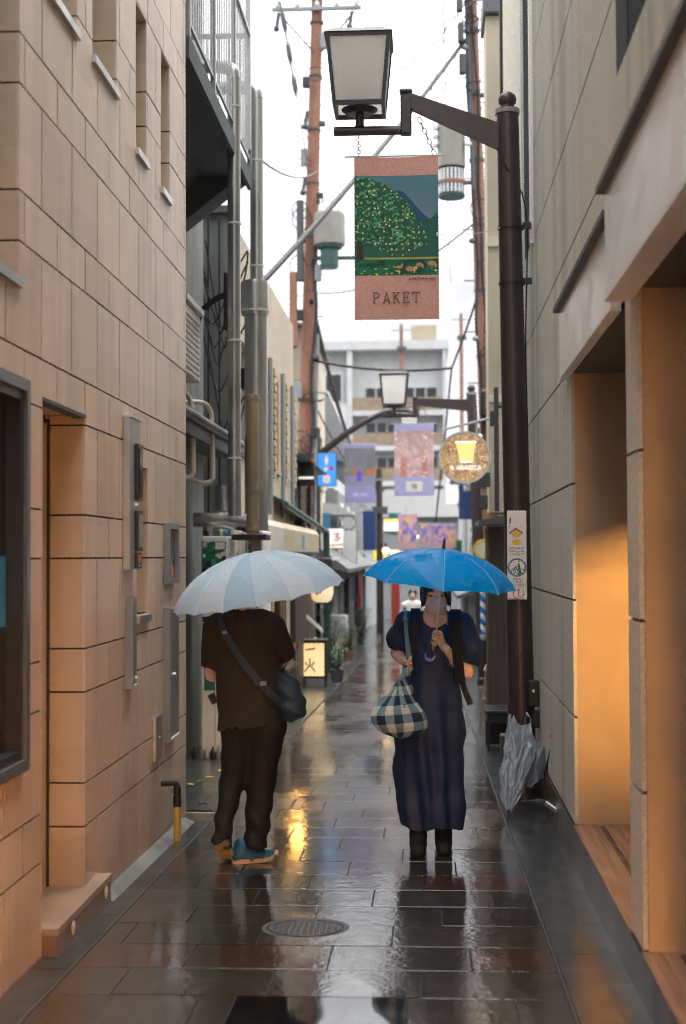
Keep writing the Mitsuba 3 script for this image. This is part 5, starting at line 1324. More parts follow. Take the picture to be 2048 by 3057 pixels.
def dress_fold(p):
    x, y, z = p[..., 0], p[..., 1], p[..., 2]
    a = np.arctan2(y - .02, x)
    low = np.clip((1.05 - z) / .5, 0, 1)
    f = .009 * low * np.sin(a * 9 + 2.2 * meshkit.noise(p * 3.0) + z * 2) + .007 * low * np.sin(x * 34 + z * 11 + 1.0)
    f += .010 * np.clip((z - 1.0) / .2, 0, 1) * (meshkit.noise(p * [26, 26, 9]) - .5) + .006 * (meshkit.fbm(p * 14, 3) - .5)
    return f.astype(np.float32)


F.bump(dress_fold)
F.cut(lambda p: .152 - p[..., 2] + .012 * np.sin(p[..., 0] * 25))
ds = part(wm, 'dress', F.mesh(W0), 'dress_navy', True)
mat('brooch_blue', (0.01, 0.07, 0.42), .3)
part(ds, 'moon_print', put(extrude(sg.Point(0, 0).buffer(.033).difference(sg.Point(.004, .014).buffer(.026)), .004), W0 + [.003, -.118, 1.182], (1, 0, 0), (0, 0, 1)), 'brooch_blue')
for x, y in ((-.073, -.05), (.079, .02)):
    F = Field((x - .09, y - .22, -.01), (x + .09, y + .17, .25), .005)
    F.cone((x, y + .07, .045), (x, y - .10, .035), .046, .046, 0).cone((x, y + .06, .05), (x, y + .05, .175), .05, .052, .02).cone((x, y - .02, .055), (x, y + .03, .10), .045, .05, .02)
    F.cut(lambda p: -p[..., 2] + .004)
    k = part(wm, 'shoe', F.mesh(W0), 'black_cloth', True)
    part(k, 'sole', put(extrude(sg.LineString([(x, -(y + .07)), (x, -(y - .10))]).buffer(.053), .026), W0 + [0, 0, .002], (1, 0, 0), (0, -1, 0)).apply_scale((1, 1, 1)), 'black_rubber')
    part(k, 'tongue', cbox(*(W0[0] + np.array([x - .018, x + .018])), *(W0[1] + y + np.array([-.005, .005])), *(W0[2] + np.array([.12, .155])), .003), 'mask_cloth')
bp = thing('backpack', 'black backpack on the woman in navy, its straps over both shoulders', 'backpack')
part(bp, 'pack', cbox(W0[0] - .11, W0[0] + .16, W0[1] + .15, W0[1] + .27, W0[2] + .98, W0[2] + 1.36, .03), 'black_cloth')


def ribbon(pts, w, wd, t=.004):
    """a flat band through pts, w wide along the direction wd"""
    p = smooth_path(pts, 5); wd = np.asarray(wd, float) / np.linalg.norm(wd)
    tn = np.gradient(p, axis=0); nn = np.cross(tn, wd); nn /= np.linalg.norm(nn, axis=1, keepdims=True)
    v = np.concatenate([p + s * w / 2 * wd + u * t / 2 * nn for s, u in ((-1, -1), (1, -1), (1, 1), (-1, 1))])
    n, f = len(p), []
    for i in range(n - 1):
        for j in range(4):
            a, b = j * n + i, ((j + 1) % 4) * n + i
            f += [(a, a + 1, b + 1), (a, b + 1, b)]
    f += [(0, n, 2 * n), (0, 2 * n, 3 * n), (n - 1, 3 * n - 1, 2 * n - 1), (n - 1, 4 * n - 1, 3 * n - 1)]
    return trimesh.Trimesh(v, np.array(f), process=False)


part(bp, 'strap', ribbon([W0 + v for v in np.array([(-.075, .10, 1.44), (-.082, .0, 1.455), (-.085, -.075, 1.40), (-.088, -.108, 1.30), (-.088, -.112, 1.21)])], .052, (1, 0, 0), .008), 'black_cloth', 30)
part(bp, 'strap', ribbon([W0 + v for v in np.array([(.155, .10, 1.435), (.160, .0, 1.448), (.160, -.075, 1.39), (.160, -.11, 1.30), (.170, -.108, 1.15), (.185, -.06, 1.02)])], .062, (1, 0, 0), .008), 'black_cloth', 30)
part(bp, 'loose_strap', ribbon([W0 + v for v in np.array([(.185, -.04, 1.06), (.205, -.03, .99), (.243, -.03, .885)])], .036, (1, 0, .35), .005), 'black_cloth', 30)
bd_ = part(bp, 'badge', put(lathe([(0, 0), (.021, 0), (.022, .004), (.018, .008), (0, .009)], 20), W0 + [.100, -.135, 1.232], (1, 0, 0), (0, 0, 1)), 'cream_paint', True, label='small round pale badge')

# checked bag she carries
def gingham(p, n, uv):
    u, v = uv.x, uv.y
    a = dr.select(u - dr.floor(u) < .5, 1.0, 0.0); b = dr.select(v - dr.floor(v) < .5, 1.0, 0.0)
    c = mix((0.60, 0.60, 0.52), (0.15, 0.27, 0.31), dr.maximum(a, b))
    return mix(c, (0.014, 0.024, 0.055), a * b) * (0.82 + 0.3 * noise(p.x * 120, p.y * 120, p.z * 120))


mat('gingham_cloth', PR(gingham), .75)
BC = W0 + [-.176, -.17, 0]
F = Field((-.17, -.13, -.06), (.17, .13, .42), .006)
F.ell((0, 0, .105), (.145, .095, .105), 0).ell((.03, 0, .07), (.12, .09, .072), .03).cone((0, 0, .16), (.03, .01, .33), .095, .024, .05, .75).cone((.03, .01, .33), (.042, .02, .405), .018, .015, .015)
F.bump(lambda p: (.010 * np.sin(np.arctan2(p[..., 1], p[..., 0]) * 9 + p[..., 2] * 9) * np.clip((p[..., 2] - .06) / .2, 0, 1) + .012 * (meshkit.fbm(p * 11, 3) - .5)).astype(np.float32))
bg = F.mesh((0, 0, 0))
uvb = np.stack([(np.arctan2(bg.vertices[:, 0] * 1.0, -bg.vertices[:, 1]) * .115 + bg.vertices[:, 2] * .12) / .105 + 10.1, (bg.vertices[:, 2] - .1 * bg.vertices[:, 0]) / .105 + 10.2], 1)
bg.vertices *= [1.12, 1.1, 1.0]
bg.vertices += BC + [-.006, 0, .715]
cb = thing('carry_bag', 'blue and white checked cloth bag hanging from the hand of the woman in navy', 'bag')
part(cb, 'sack', bg, 'gingham_cloth', True, uv=uvb)
mat('cord_teal', (0.10, 0.20, 0.26), .7)
part(cb, 'strap', ribbon([W0 + v for v in np.array([(-.138, -.02, 1.445), (-.140, -.075, 1.405), (-.136, -.115, 1.33), (-.130, -.145, 1.22), (-.125, -.15, 1.14), (-.132, -.155, 1.10)])], .020, (1, .2, 0), .005), 'cord_teal', 30)
part(cb, 'knot', sphere(W0 + [-.139, -.085, 1.40], (.018, .014, .016), 2), 'cord_teal', True)
part(cb, 'strap_tag', ribbon([W0 + v for v in np.array([(-.138, -.118, 1.34), (-.126, -.15, 1.25), (-.118, -.155, 1.19)])], .024, (1, .2, 0), .004), 'cord_teal', 30)
part(cb, 'emblem', put(extrude(affinity.rotate(sg.Point(0, 0).buffer(.010).difference(sg.Point(0, 0).buffer(.007)), 30), .003), BC + [.028, -.088, .90], (1, 0, 0), (0, .25, .97)), 'print_black')


mat('seam_blue', (0.16, 0.50, 0.85), .4); mat('pale_seam', (0.62, 0.72, 0.80), .5)
mat('rain_drop', (0.55, 0.66, 0.75), .08, specular=.9)


def umbrella(label, tip_frame, apex, axis, R, hgt, ribs, mt, turn, shaft_end, scal, spike, shaft_mt, rib_mt, seam_mt, drops):
    key = thing('umbrella', label, 'umbrella')
    apex = np.array(apex, float); ax = np.array(axis, float); ax /= np.linalg.norm(ax)
    e = np.array([1, 0, 0.0]); e -= ax * (e @ ax); e /= np.linalg.norm(e); f = np.cross(ax, e)

    def at(t, a, s):                                          # t along the rib, a the angle, s 0 at ribs .. 1 mid panel
        th = t * 1.22
        r, z = R * np.sin(th) / np.sin(1.22), hgt * (1 - np.cos(th)) / (1 - np.cos(1.22))
        r = r * (1 - scal * s * t ** 1.5); z = z * (1 - .05 * s) - .02 * R * s * np.sin(t * np.pi) * 0
        return apex + r[..., None] * (np.cos(a)[..., None] * e + np.sin(a)[..., None] * f) - z[..., None] * ax

    nt, na = 14, 7
    for i in range(ribs):
        a0, a1 = turn + i * 2 * np.pi / ribs, turn + (i + 1) * 2 * np.pi / ribs
        t, u = np.meshgrid(np.linspace(.0, 1, nt), np.linspace(0, 1, na), indexing='ij')
        s = 1 - (2 * u - 1) ** 2
        v = at(t, a0 + (a1 - a0) * u, s).reshape(-1, 3)
        q = [(j * na + k, (j + 1) * na + k, (j + 1) * na + k + 1, j * na + k + 1) for j in range(nt - 1) for k in range(na - 1)]
        part(key, 'panel', (v, np.array(q)), mt[i % len(mt)], True)
        tt = np.linspace(0, 1.0, 12)
        P = at(tt, np.full(12, a0), np.zeros(12))
        part(key, 'seam', tube(P + ax * .0015, .0022 if ribs < 10 else .0014, 5), seam_mt, True)
        rb = part(key, 'rib', tube(P - ax * .0045, .0022, 5), rib_mt, True)
        part(rb, 'tip', sphere(P[-1], .006, 1), rib_mt, True)
        m = apex - ax * hgt * .98
        part(rb, 'stretcher', cyl(m, P[6] - ax * .005, .002, n=5), rib_mt)
    rd, ds_ = random.Random(ribs), []
    for _ in range(drops):
        t, a = math.sqrt(rd.uniform(.01, .96)), rd.random() * 6.283
        w = ((a - turn) / (2 * np.pi / ribs)) % 1
        c = at(np.array([t]), np.array([a]), np.array([1 - (2 * w - 1) ** 2]))[0]
        ds_.append(sphere(c + ax * .001, rd.uniform(.0016, .0034), 0))
    part(key, 'raindrops', cat(*ds_), 'rain_drop', True, kind='stuff')
    part(key, 'shaft', cyl(apex, shaft_end, .0055, n=10), shaft_mt, 30)
    part(key, 'runner', cyl(apex - ax * (hgt * .95), apex - ax * (hgt * .95 + .045), .010, n=10), 'black_rubber', 30)
    part(key, 'ferrule', cyl(apex - ax * .004, apex + ax * spike, .011, .006, n=10), 'black_rubber', 30)
    return key


scene['blue_vinyl'] = {'type': 'principledthin', 'base_color': {'type': 'rgb', 'value': [0.001, 0.40, 0.97]}, 'roughness': 0.11, 'spec_trans': 0.18, 'diff_trans': 0.75, 'eta': 1.65}
for nm, c, tr_ in (('pale_cloth', (0.55, 0.67, 0.77), .42), ('pale_cloth_b', (0.38, 0.56, 0.71), .42), ('pale_cloth_c', (0.48, 0.63, 0.75), .42)):
    scene[nm] = {'type': 'principledthin', 'base_color': PR((lambda c: lambda p, n, uv: mi.Color3f(c) * (0.93 + 0.12 * noise(p.x * 90, p.y * 90, p.z * 90)))(c)), 'roughness': 0.5, 'diff_trans': tr_, 'spec_trans': 0.0}
axw = np.array([.108, -.075, .99])
U1 = umbrella('translucent bright blue vinyl umbrella held by the woman in navy', None, W0 + [.088, -.13, 1.815], axw, .455, .205, 8, ['blue_vinyl'], -np.pi / 2 + .03, W0 + CR - SHAFT * .05, .045, .062, 'cream_paint', 'light_grey', 'seam_blue', 700)

# ---- the man seen from behind
M0 = np.array([-.943, 8.22, gz(8.22)])
mn = thing('person', 'man in a dark brown tee shirt and black trousers seen from behind', 'person')
F = Field((-.40, -.36, -.03), (.30, .42, 1.74), .005)
MH = np.array([-.095, .10, 1.585])
F.ell(MH, (.078, .098, .112), 0).ell(MH + [0, .03, -.06], (.06, .07, .07), .03).ell(MH + [0, .11, -.03], (.012, .016, .02), .012)
for s in (-1, 1): F.ell(MH + [s * .08, .0, -.02], (.012, .02, .03), .008)
F.cone(MH + [0, -.02, -.08], (-.10, .03, 1.40), .058, .066, .03)
ML, MR = np.array([-.275, .03, 1.345]), np.array([.075, .05, 1.345])
F.cone(ML + [.06, 0, 0], MR - [.06, 0, 0], .075, .075, .05).cone((-.10, .03, 1.32), (-.06, .02, .85), .15, .15, .06, .72)
LE, RE = np.array([-.290, .10, 1.085]), np.array([.125, .12, 1.175])
LCc, RC = np.array([-.12, .33, 1.16]), np.array([.135, .335, 1.215])
F.cone(ML, LE, .056, .046, .03).cone(MR, RE, .056, .047, .03)
lw, rw = LCc + [-.05, -.05, -.03], RC + [.0, -.075, -.02]
F.cone(LE, lw, .046, .028, .02).cone(RE, rw, .046, .028, .02)
axm = np.array([-.085, -.10, .99])
grip(F, LCc, axm, (-.6, -.75, 0), lw, r=.0095)
grip(F, RC, (1, .1, .1), (0, -1, -.2), rw, r=.0095, sh=.006)
part(mn, 'body', F.mesh(M0), 'skin', True)
F = Field((-.22, -.06, 1.44), (.03, .24, 1.74), .006)
F.ell(MH + [0, -.012, .022], (.092, .104, .108), 0).ell(MH + [0, -.045, -.03], (.082, .065, .075), .03)
F.cut(lambda p: p[..., 1] - MH[1] - .055 + (MH[2] + .05 - p[..., 2]) * .5)
part(mn, 'hair', F.mesh(M0), 'hair_black', True)
F = Field((-.42, -.24, .72), (.28, .30, 1.46), .0065)
F.cone(ML + [.05, 0, .0], MR - [.05, 0, 0], .086, .086, .04).cone((-.10, .03, 1.33), (-.085, .02, 1.10), .172, .182, .05, .72).cone((-.085, .02, 1.10), (-.042, .018, .74), .182, .212, .05, .72)
F.cone(ML + [.01, 0, 0], LE * .92 + ML * .08 + [-.004, 0, 0], .080, .072, .04).cone(MR - [.01, 0, 0], RE * .78 + MR * .22 + [.0, 0, 0], .080, .074, .04)
F.cut(lambda p: .085 - np.sqrt((p[..., 0] + .10) ** 2 + (p[..., 1] - .04) ** 2 + (p[..., 2] - 1.46) ** 2))
F.cut(lambda p: np.where((p[..., 0] < -.255 + .0 * p[..., 2]) & (p[..., 2] < 1.2), 1.112 - p[..., 2] - .15 * (p[..., 0] + .30), -1))


def tee_fold(p):
    x, y, z = p[..., 0], p[..., 1], p[..., 2]
    f = .008 * np.sin((z * 17 - x * 19) + 3 * meshkit.noise(p * 5)) * np.clip((1.25 - z) / .3, 0, 1)
    return (f + .010 * (meshkit.fbm(p * 9, 3, 4) - .5)).astype(np.float32)


F.bump(tee_fold)
F.cut(lambda p: .790 + .14 * (p[..., 0] + .04) - p[..., 2])
part(mn, 'tee_shirt', F.mesh(M0), 'tee_brown', True)
LF, RF = np.array([-.200, -.16, .0]), np.array([-.055, .06, 0])
F = Field((-.36, -.36, .04), (.26, .30, .92), .0065)
F.cone((-.120, .015, .80), (.030, .015, .82), .105, .108, 0, .9)
LK, RK = np.array([-.172, .03, .455]), np.array([-.008, .06, .455])
F.cone((-.125, .01, .78), LK, .100, .068, .045).cone(LK, (-.222, -.125, .13), .068, .046, .03)
F.cone((.032, .01, .78), RK, .110, .080, .045).cone(RK, (-.040, .035, .06), .084, .064, .03)
F.cut(lambda p: np.where(p[..., 0] - .15 * p[..., 2] < -.140, .150, .088) - p[..., 2] + .006 * np.sin(p[..., 0] * 60))
F.bump(lambda p: (.007 * np.sin(p[..., 2] * 38 + p[..., 0] * 30 + 4 * meshkit.noise(p * 6)) * np.clip((.55 - p[..., 2]) / .3, .25, 1) + .008 * (meshkit.fbm(p * 9, 3, 2) - .5)).astype(np.float32))
part(mn, 'trousers', F.mesh(M0), 'black_cloth', True)


def shoe(person, base, o, heading, pitchdeg, name='shoe'):
    """a running shoe, toe along heading, raised on its toe by pitch degrees"""
    A = Field((-.06, -.11, -.01), (.06, .19, .14), .005)
    A.cone((0, -.06, .045), (0, .12, .03), .043, .040, 0).cone((0, -.055, .05), (0, -.045, .10), .042, .044, .02).cone((0, .0, .06), (0, -.02, .095), .04, .042, .02)
    A.cut(lambda p: .022 - p[..., 2])
    up_ = A.mesh()
    so = extrude(sg.LineString([(0, -.062), (0, .04)]).buffer(.042).union(sg.LineString([(.004, .05), (.006, .125)]).buffer(.047)).buffer(.01).buffer(-.01), .026)
    so.vertices[:, 2] += .03 * np.clip((so.vertices[:, 1] - .09) / .08, 0, 1) ** 2
    lc = cat(*[tube([(-.02, y, .082 - (y - .02) * .35), (.02, y + .008, .082 - (y - .02) * .35)], .003, 5) for y in (.02, .045, .07)])
    c, s = math.cos(math.radians(pitchdeg)), math.sin(math.radians(pitchdeg))
    hx, hy = math.cos(heading), math.sin(heading)
    ms = []
    for m in (up_, so, lc):
        v = m.vertices.copy()
        y, z = v[:, 1] - .13, v[:, 2]
        v[:, 1], v[:, 2] = y * c + z * s + .13, -y * s + z * c
        m.vertices = np.stack([v[:, 0] * hy + v[:, 1] * hx, -v[:, 0] * hx + v[:, 1] * hy, v[:, 2]], 1) + base + np.array(o)
        ms.append(m)
    k = part(person, name, ms[0], 'shoe_blue', True)
    part(k, 'sole', ms[1], 'sole_tan', 30); part(k, 'laces', ms[2], 'print_black', True, kind='stuff')


shoe(mn, M0, (-.222, -.10, .006), math.radians(82), 47)
shoe(mn, M0, (-.075, .045, .002), math.radians(22), 0)
ph = thing('phone', 'phone with a red case in the right hand of the man in brown', 'phone')
part(ph, 'case', cbox(*(M0[0] + np.array([.10, .185])), *(M0[1] + np.array([.325, .336])), *(M0[2] + np.array([1.195, 1.245])), .003), 'print_red')
part(ph, 'screen', cbox(*(M0[0] + np.array([.105, .18])), *(M0[1] + np.array([.337, .339])), *(M0[2] + np.array([1.20, 1.24])), .001), 'mirror_dark')
sg_bag = thing('shoulder_bag', 'dark blue green shoulder bag worn across the back of the man in brown', 'bag')
F = Field((.02, -.16, .74), (.34, .16, 1.16), .006)
F.ell((.165, -.02, .955), (.075, .075, .125), 0).ell((.19, -.02, .90), (.075, .085, .08), .03).cone((.13, -.02, 1.05), (.12, .0, 1.10), .05, .025, .03)
F.bump(lambda p: (.016 * (meshkit.fbm(p * 16, 3, 5) - .5) + .006 * np.sin(p[..., 2] * 70 + p[..., 0] * 30)).astype(np.float32))
part(sg_bag, 'pouch', F.mesh(M0), 'bag_teal' if 'bag_teal' in scene else 'strap_blue', True)
part(sg_bag, 'strap', ribbon([M0 + v for v in np.array([(-.215, .06, 1.452), (-.225, -.03, 1.432), (-.205, -.115, 1.36), (-.12, -.150, 1.22), (-.02, -.150, 1.09), (.07, -.135, .99), (.13, -.09, .93)])], .044, (.6, -.1, .7), .006), 'strap_blue', 30)
part(sg_bag, 'buckle', cbox(*(M0[0] + np.array([-.205, -.175])), *(M0[1] + np.array([-.142, -.134])), *(M0[2] + np.array([1.325, 1.345])), .002), 'grey_metal')
part(sg_bag, 'buckle', cbox(*(M0[0] + np.array([.015, .05])), *(M0[1] + np.array([-.158, -.148])), *(M0[2] + np.array([1.035, 1.06])), .002), 'grey_metal')
part(sg_bag, 'tassel', cat(*[tube(smooth_path([M0 + [.13, -.03, 1.09], M0 + [.12 + .012 * k, -.04, 1.13], M0 + [.115 + .016 * k, -.03, 1.165 - .012 * k]], 3), .004, 5) for k in range(3)]), 'black_cloth', True, kind='stuff')
U2 = umbrella('pale blue cloth umbrella with many ribs held by the man in brown', None, M0 + [-.066, .07, 1.785], np.array([-.168, -.10, .98]), .505, .262, 16, ['pale_cloth', 'pale_cloth_b', 'pale_cloth_c', 'pale_cloth', 'pale_cloth_c'], .1, M0 + LCc - axm * .06, .012, .050, 'black_metal', 'grey_metal', 'pale_seam', 500)

# ---- a person in white further down the alley
P0 = np.array([-.235, 29.0, gz(29.0)])
pw = thing('person', 'person in a white shirt and dark trousers far down the alley', 'person')
F = Field((-.32, -.25, -.02), (.32, .2, 1.68), .012)
F.ell((0, 0, 1.53), (.078, .095, .115), 0).ell((0, -.095, 1.51), (.014, .016, .02), .01).cone((0, .01, 1.43), (0, .02, 1.36), .05, .055, .02).cone((-.12, .02, 1.34), (.12, .02, 1.34), .065, .065, .04).cone((0, .02, 1.3), (0, .02, .9), .13, .13, .05, .75)
for s in (-1, 1):
    F.cone((s * .17, .02, 1.33), (s * .23, .06, 1.08), .048, .04, .03).cone((s * .23, .06, 1.08), (s * .08, -.16, 1.06), .038, .026, .02).ell((s * .06, -.18, 1.06), (.035, .03, .035), .01)
    for j in range(4): F.cone((s * .06, -.19, 1.085 - .018 * j), (s * .035, -.215, 1.08 - .018 * j), .010, .009, .004)
    F.cone((s * .09, .02, .85), (s * .10, .0 + .06 * s, .45), .08, .06, .03).cone((s * .10, .06 * s, .45), (s * .10, .09 * s, .07), .055, .04, .03).cone((s * .10, .09 * s + .03, .04), (s * .10, .09 * s - .14, .035), .04, .038, .02)
part(pw, 'body', F.mesh(P0), 'skin', True)
F = Field((-.34, -.25, .82), (.34, .22, 1.45), .012)
F.cone((-.12, .02, 1.34), (.12, .02, 1.34), .078, .078, 0).cone((0, .02, 1.3), (0, .02, .9), .155, .165, .05, .75)
for s in (-1, 1): F.cone((s * .17, .02, 1.33), (s * .235, .06, 1.08), .066, .058, .03).cone((s * .235, .06, 1.08), (s * .13, -.10, 1.065), .056, .042, .02)
F.bump(lambda p: .012 * (meshkit.fbm(p * 12, 3, 1) - .5).astype(np.float32))
sh_ = part(pw, 'shirt', F.mesh(P0), 'white_paint', True)
part(pw, 'hair', sphere(P0 + [0, .015, 1.565], (.09, .10, .10), 2), 'hair_black', True)
part(pw, 'trousers', cat(*[cyl(P0 + [s * .09, .02, .88], P0 + [s * .10, .07 * s, .1], .098, .062) for s in (-1, 1)]), 'black_cloth', 40)
tb_ = thing('tote_bag', 'dark tote bag held in front by the person in white', 'bag')
part(tb_, 'sack', cbox(P0[0] - .26, P0[0] - .06, P0[1] - .22, P0[1] - .12, P0[2] + .62, P0[2] + 1.02, .03), 'black_cloth')
part(tb_, 'handle', tube(smooth_path([P0 + [-.22, -.17, 1.02], P0 + [-.16, -.16, 1.30], P0 + [-.1, -.17, 1.02]], 5), .012, 6), 'black_cloth', True)
# ================================================================ SIGNS, LAMPS AND SMALL THINGS
EX = 2.0 ** -exposure


def glow(key, c):
    scene[key]['emitter'] = {'type': 'area', 'radiance': {'type': 'rgb', 'value': [float(v) * EX for v in c]}}
    return key


def kanji(lines, w=.10):
    return strokes(lines, w)


GL = {'ichi': [[(.08, .5), (.92, .54)]],
      'hi': [[(.5, 1.0), (.48, .55), (.12, .02)], [(.48, .55), (.9, .02)], [(.18, .72), (.28, .48)], [(.82, .76), (.66, .50)]],
      'yama': [[(.5, 1), (.5, .08)], [(.1, .62), (.1, .08), (.9, .08), (.9, .62)]],
      'tome': [[(.5, 1), (.5, .05)], [(.5, .55), (.85, .55)], [(.2, .6), (.2, .05)], [(.05, .05), (.95, .05)]],
      'naka': [[(.15, .8), (.85, .8), (.85, .4), (.15, .4), (.15, .8)], [(.5, 1), (.5, 0)]],
      'ta': [[(.1, .9), (.9, .9), (.9, .1), (.1, .1), (.1, .9)], [(.5, .9), (.5, .1)], [(.1, .5), (.9, .5)]]}


def glyph(name, s, w=.10): return affinity.scale(strokes(GL[name], w), s, s, origin=(0, 0))


# round coffee sign on a bracket
def bean_col(p, n, uv):
    a, b, c = voronoi(p.x * 34, p.z * 34)
    s = dr.abs(dr.sin((p.x * 34 + p.z * 26 * (c - .5)) * 3.0))
    col = mix((0.40, 0.24, 0.115), (0.74, 0.56, 0.36), c)
    return mix((0.16, 0.085, 0.04), col, smoothstep(.02, .20, b - a)) * (0.70 + .42 * smoothstep(.04, .25, s))


mat('bean_print', PR(bean_col), .4)
mat('cup_yellow', (0.78, 0.66, 0.26), .4)
cs = thing('coffee_sign', 'round sign of coffee beans with a yellow cup hanging on the right', 'sign')
CX, CY, CZ = .431, 15.0, 2.566
disk = lambda r, d, y: put(lathe([(0, 0), (r, 0), (r, d), (0, d)], 48), (CX, y, CZ), (1, 0, 0), (0, 0, 1))
part(cs, 'case', disk(.272, .07, CY + .07), 'cream_paint', 30)
fm_ = disk(.253, .004, CY - .001)
f1 = part(cs, 'face', fm_, 'bean_print', False, uv=fm_.vertices[:, [0, 2]])
scene[f1]['emitter'] = {'type': 'area', 'radiance': PR(lambda p, n, uv: bean_col(p, n, uv) * mi.Color3f(1.0, .92, .80) * (.55 * EX))}
part(cs, 'rim', put(lathe([(.253, 0), (.276, 0), (.276, .016), (.256, .016), (.253, .008)], 48), (CX, CY + .001, CZ), (1, 0, 0), (0, 0, 1)), 'print_white', 30)
cup = sg.Polygon([(-.105, .155), (.105, .165), (.075, -.035), (.07, -.055), (-.055, -.055), (-.062, -.035)])
part(cs, 'cup_print', put(extrude(cup, .003), (CX + .012, CY - .006, CZ), (1, 0, 0), (0, 0, 1)), 'cup_yellow')
part(cs, 'cup_lid', put(extrude(rect(-.112, .112, .152, .172), .003), (CX + .012, CY - .007, CZ), (1, 0, 0), (0, 0, 1)), 'print_white')
part(cs, 'cup_foot', put(extrude(rect(-.06, .072, -.056, -.036), .003), (CX + .012, CY - .008, CZ), (1, 0, 0), (0, 0, 1)), 'print_white')
tm = meshkit.text_mesh('% ARABICA', .045, .003, True)
tm.apply_scale((.335 / np.ptp(tm.vertices[:, 0]), 1, 1)); tm.apply_translation((-tm.bounds[:, 0].mean(), 0, 0))
part(cs, 'lettering', put(tm, (CX + .01, CY - .006, CZ - .128), (1, 0, 0), (0, 0, 1)), 'print_white')
for k_, c_ in (('cup_print', (.75, .62, .20)), ('cup_lid', (.9, .88, .8)), ('cup_foot', (.9, .88, .8)), ('lettering', (.95, .93, .88))): glow(cs + '__' + k_, c_)
part(cs, 'bracket', cat(cyl((.22, CY + .03, 2.865), (.72, CY + .03, 2.985), .012), cyl((.40, CY + .03, 2.80), (.40, CY + .03, 2.91), .008), cyl((.56, CY + .03, 2.78), (.56, CY + .03, 2.95), .008)), 'light_grey')
part(cs, 'wall_plate', box(.70, .74, CY - .02, CY + .08, 2.9, 3.05), 'dark_grey')
cs2 = thing('sign_post', 'short steel post holding the bracket of the round coffee sign', 'post')
part(cs2, 'post', box(.742, .79, CY, CY + .05, 2.0, 3.3), 'dark_grey'); part(cs2, 'stay', cyl((.79, CY + .025, 3.1), (.885, CY + .1, 3.1), .015), 'dark_grey')


def panel_sign(label, x0, x1, y, z0, z1, mt, emit=None, frame='dark_grey', d=.10, cat_='sign', brk=None):
    q = thing('shop_sign', label, cat_)
    part(q, 'case', cbox(x0, x1, y, y + d, z0, z1, .006), frame)
    k = part(q, 'face', box(x0 + .015, x1 - .015, y - .006, y - .001, z0 + .015, z1 - .015), mt)
    if emit: glow(k, emit)
    if brk is not None: part(q, 'bracket', cyl(((x0 + x1) / 2, y + d / 2, z1 - .08), (brk, y + d / 2, z1 - .08), .02), 'dark_grey')
    return q


bs = panel_sign('blue lit sign with white marks beside the third lamp post', -2.42, -1.98, 32.5, 3.13, 3.90, 'print_blue', (.005, .20, .72), brk=-2.6)
part(bs, 'white_marks', put(extrude(ops.unary_union([affinity.scale(sg.Point(-.02, -.22).buffer(.09), 1, 1.3), affinity.scale(sg.Point(-.03, .0).buffer(.05), 1, 1), affinity.scale(sg.Point(-.02, .2).buffer(.055), .8, 2.0)]), .004), (-2.19, 32.492, 3.52), (1, 0, 0), (0, 0, 1)), 'print_white')
part(bs, 'pink_mark', put(extrude(sg.Point(.09, .02).buffer(.05), .004), (-2.19, 32.491, 3.52), (1, 0, 0), (0, 0, 1)), 'print_red')
ks = panel_sign('black box sign with a yellow emblem and a pale light bar', -2.65, -2.06, 27.0, 2.88, 3.33, 'black_metal', None, 'black_metal', .2, 'sign', -2.8)
part(ks, 'emblem', put(extrude(sg.Polygon([(-.04, -.04), (.04, -.04), (0, .06)]), .004), (-2.40, 26.99, 3.16), (1, 0, 0), (0, 0, 1)), 'print_yellow')
glow(part(ks, 'light_bar', box(-2.62, -2.08, 26.97, 26.99, 3.00, 3.05), 'white_paint'), (.62, .60, .52))
rs = panel_sign('small white sign with a red swirl hanging past the green roof post', -2.22, -1.85, 33.0, 1.72, 2.18, 'print_white', (.60, .56, .50), 'light_grey', .08, 'sign', -2.6)
part(rs, 'red_character', put(extrude(strokes([[(-.07, .09), (.06, .1), (-.02, .02), (.09, .0), (.02, -.07), (-.08, -.03)], [(-.16, -.17), (.16, -.15)]], .028), .004), (-2.02, 32.99, 1.96), (1, 0, 0), (0, 0, 1)), 'print_red')
cv = panel_sign('white lit sign with an orange top band and a green bottom band far off', -1.72, -1.06, 61, 2.50, 3.12, 'print_white', (.95, .92, .82), 'light_grey', .2, 'sign', -2.5)
glow(part(cv, 'orange_band', box(-1.70, -1.08, 60.98, 60.99, 2.98, 3.10), 'print_yellow'), (.95, .50, .06)); part(cv, 'green_band', box(-1.70, -1.08, 60.98, 60.99, 2.51, 2.60), 'print_green')
ms_ = thing('menu_screen', 'dark square board under the farthest hanging banner', 'board'); part(ms_, 'board', cbox(-.88, -.24, 50, 50.1, 1.70, 2.30, .02), 'dark_grey'); part(ms_, 'strut', cyl((-.56, 50.05, 2.3), (-.56, 50.05, 2.9), .02), 'black_metal')
for x0, x1, y, z0, z1, lab in ((-.13, .27, 50, 1.85, 2.65, 'narrow pink shop banner in the far distance'), (.32, 1.14, 51, 1.80, 2.66, 'wide pink and blue shop banner in the far distance')):
    q = thing('shop_banner', lab, 'banner')
    cloth_part(q, 'cloth', (((x0, y, z1), (1, 0, 0), x1 - x0, z1 - z0), dict(wave=.02, seed=x0 * 9 + 20)), 'bold_print'); part(q, 'rod', cyl((x0 - .05, y, z1), (x1 + .05, y, z1), .012), 'light_grey')
yk = panel_sign('white vertical sign with black characters on the far right', 1.10, 1.30, 35.0, 1.70, 2.30, 'print_white', None, 'light_grey', .05, 'sign', 1.5)
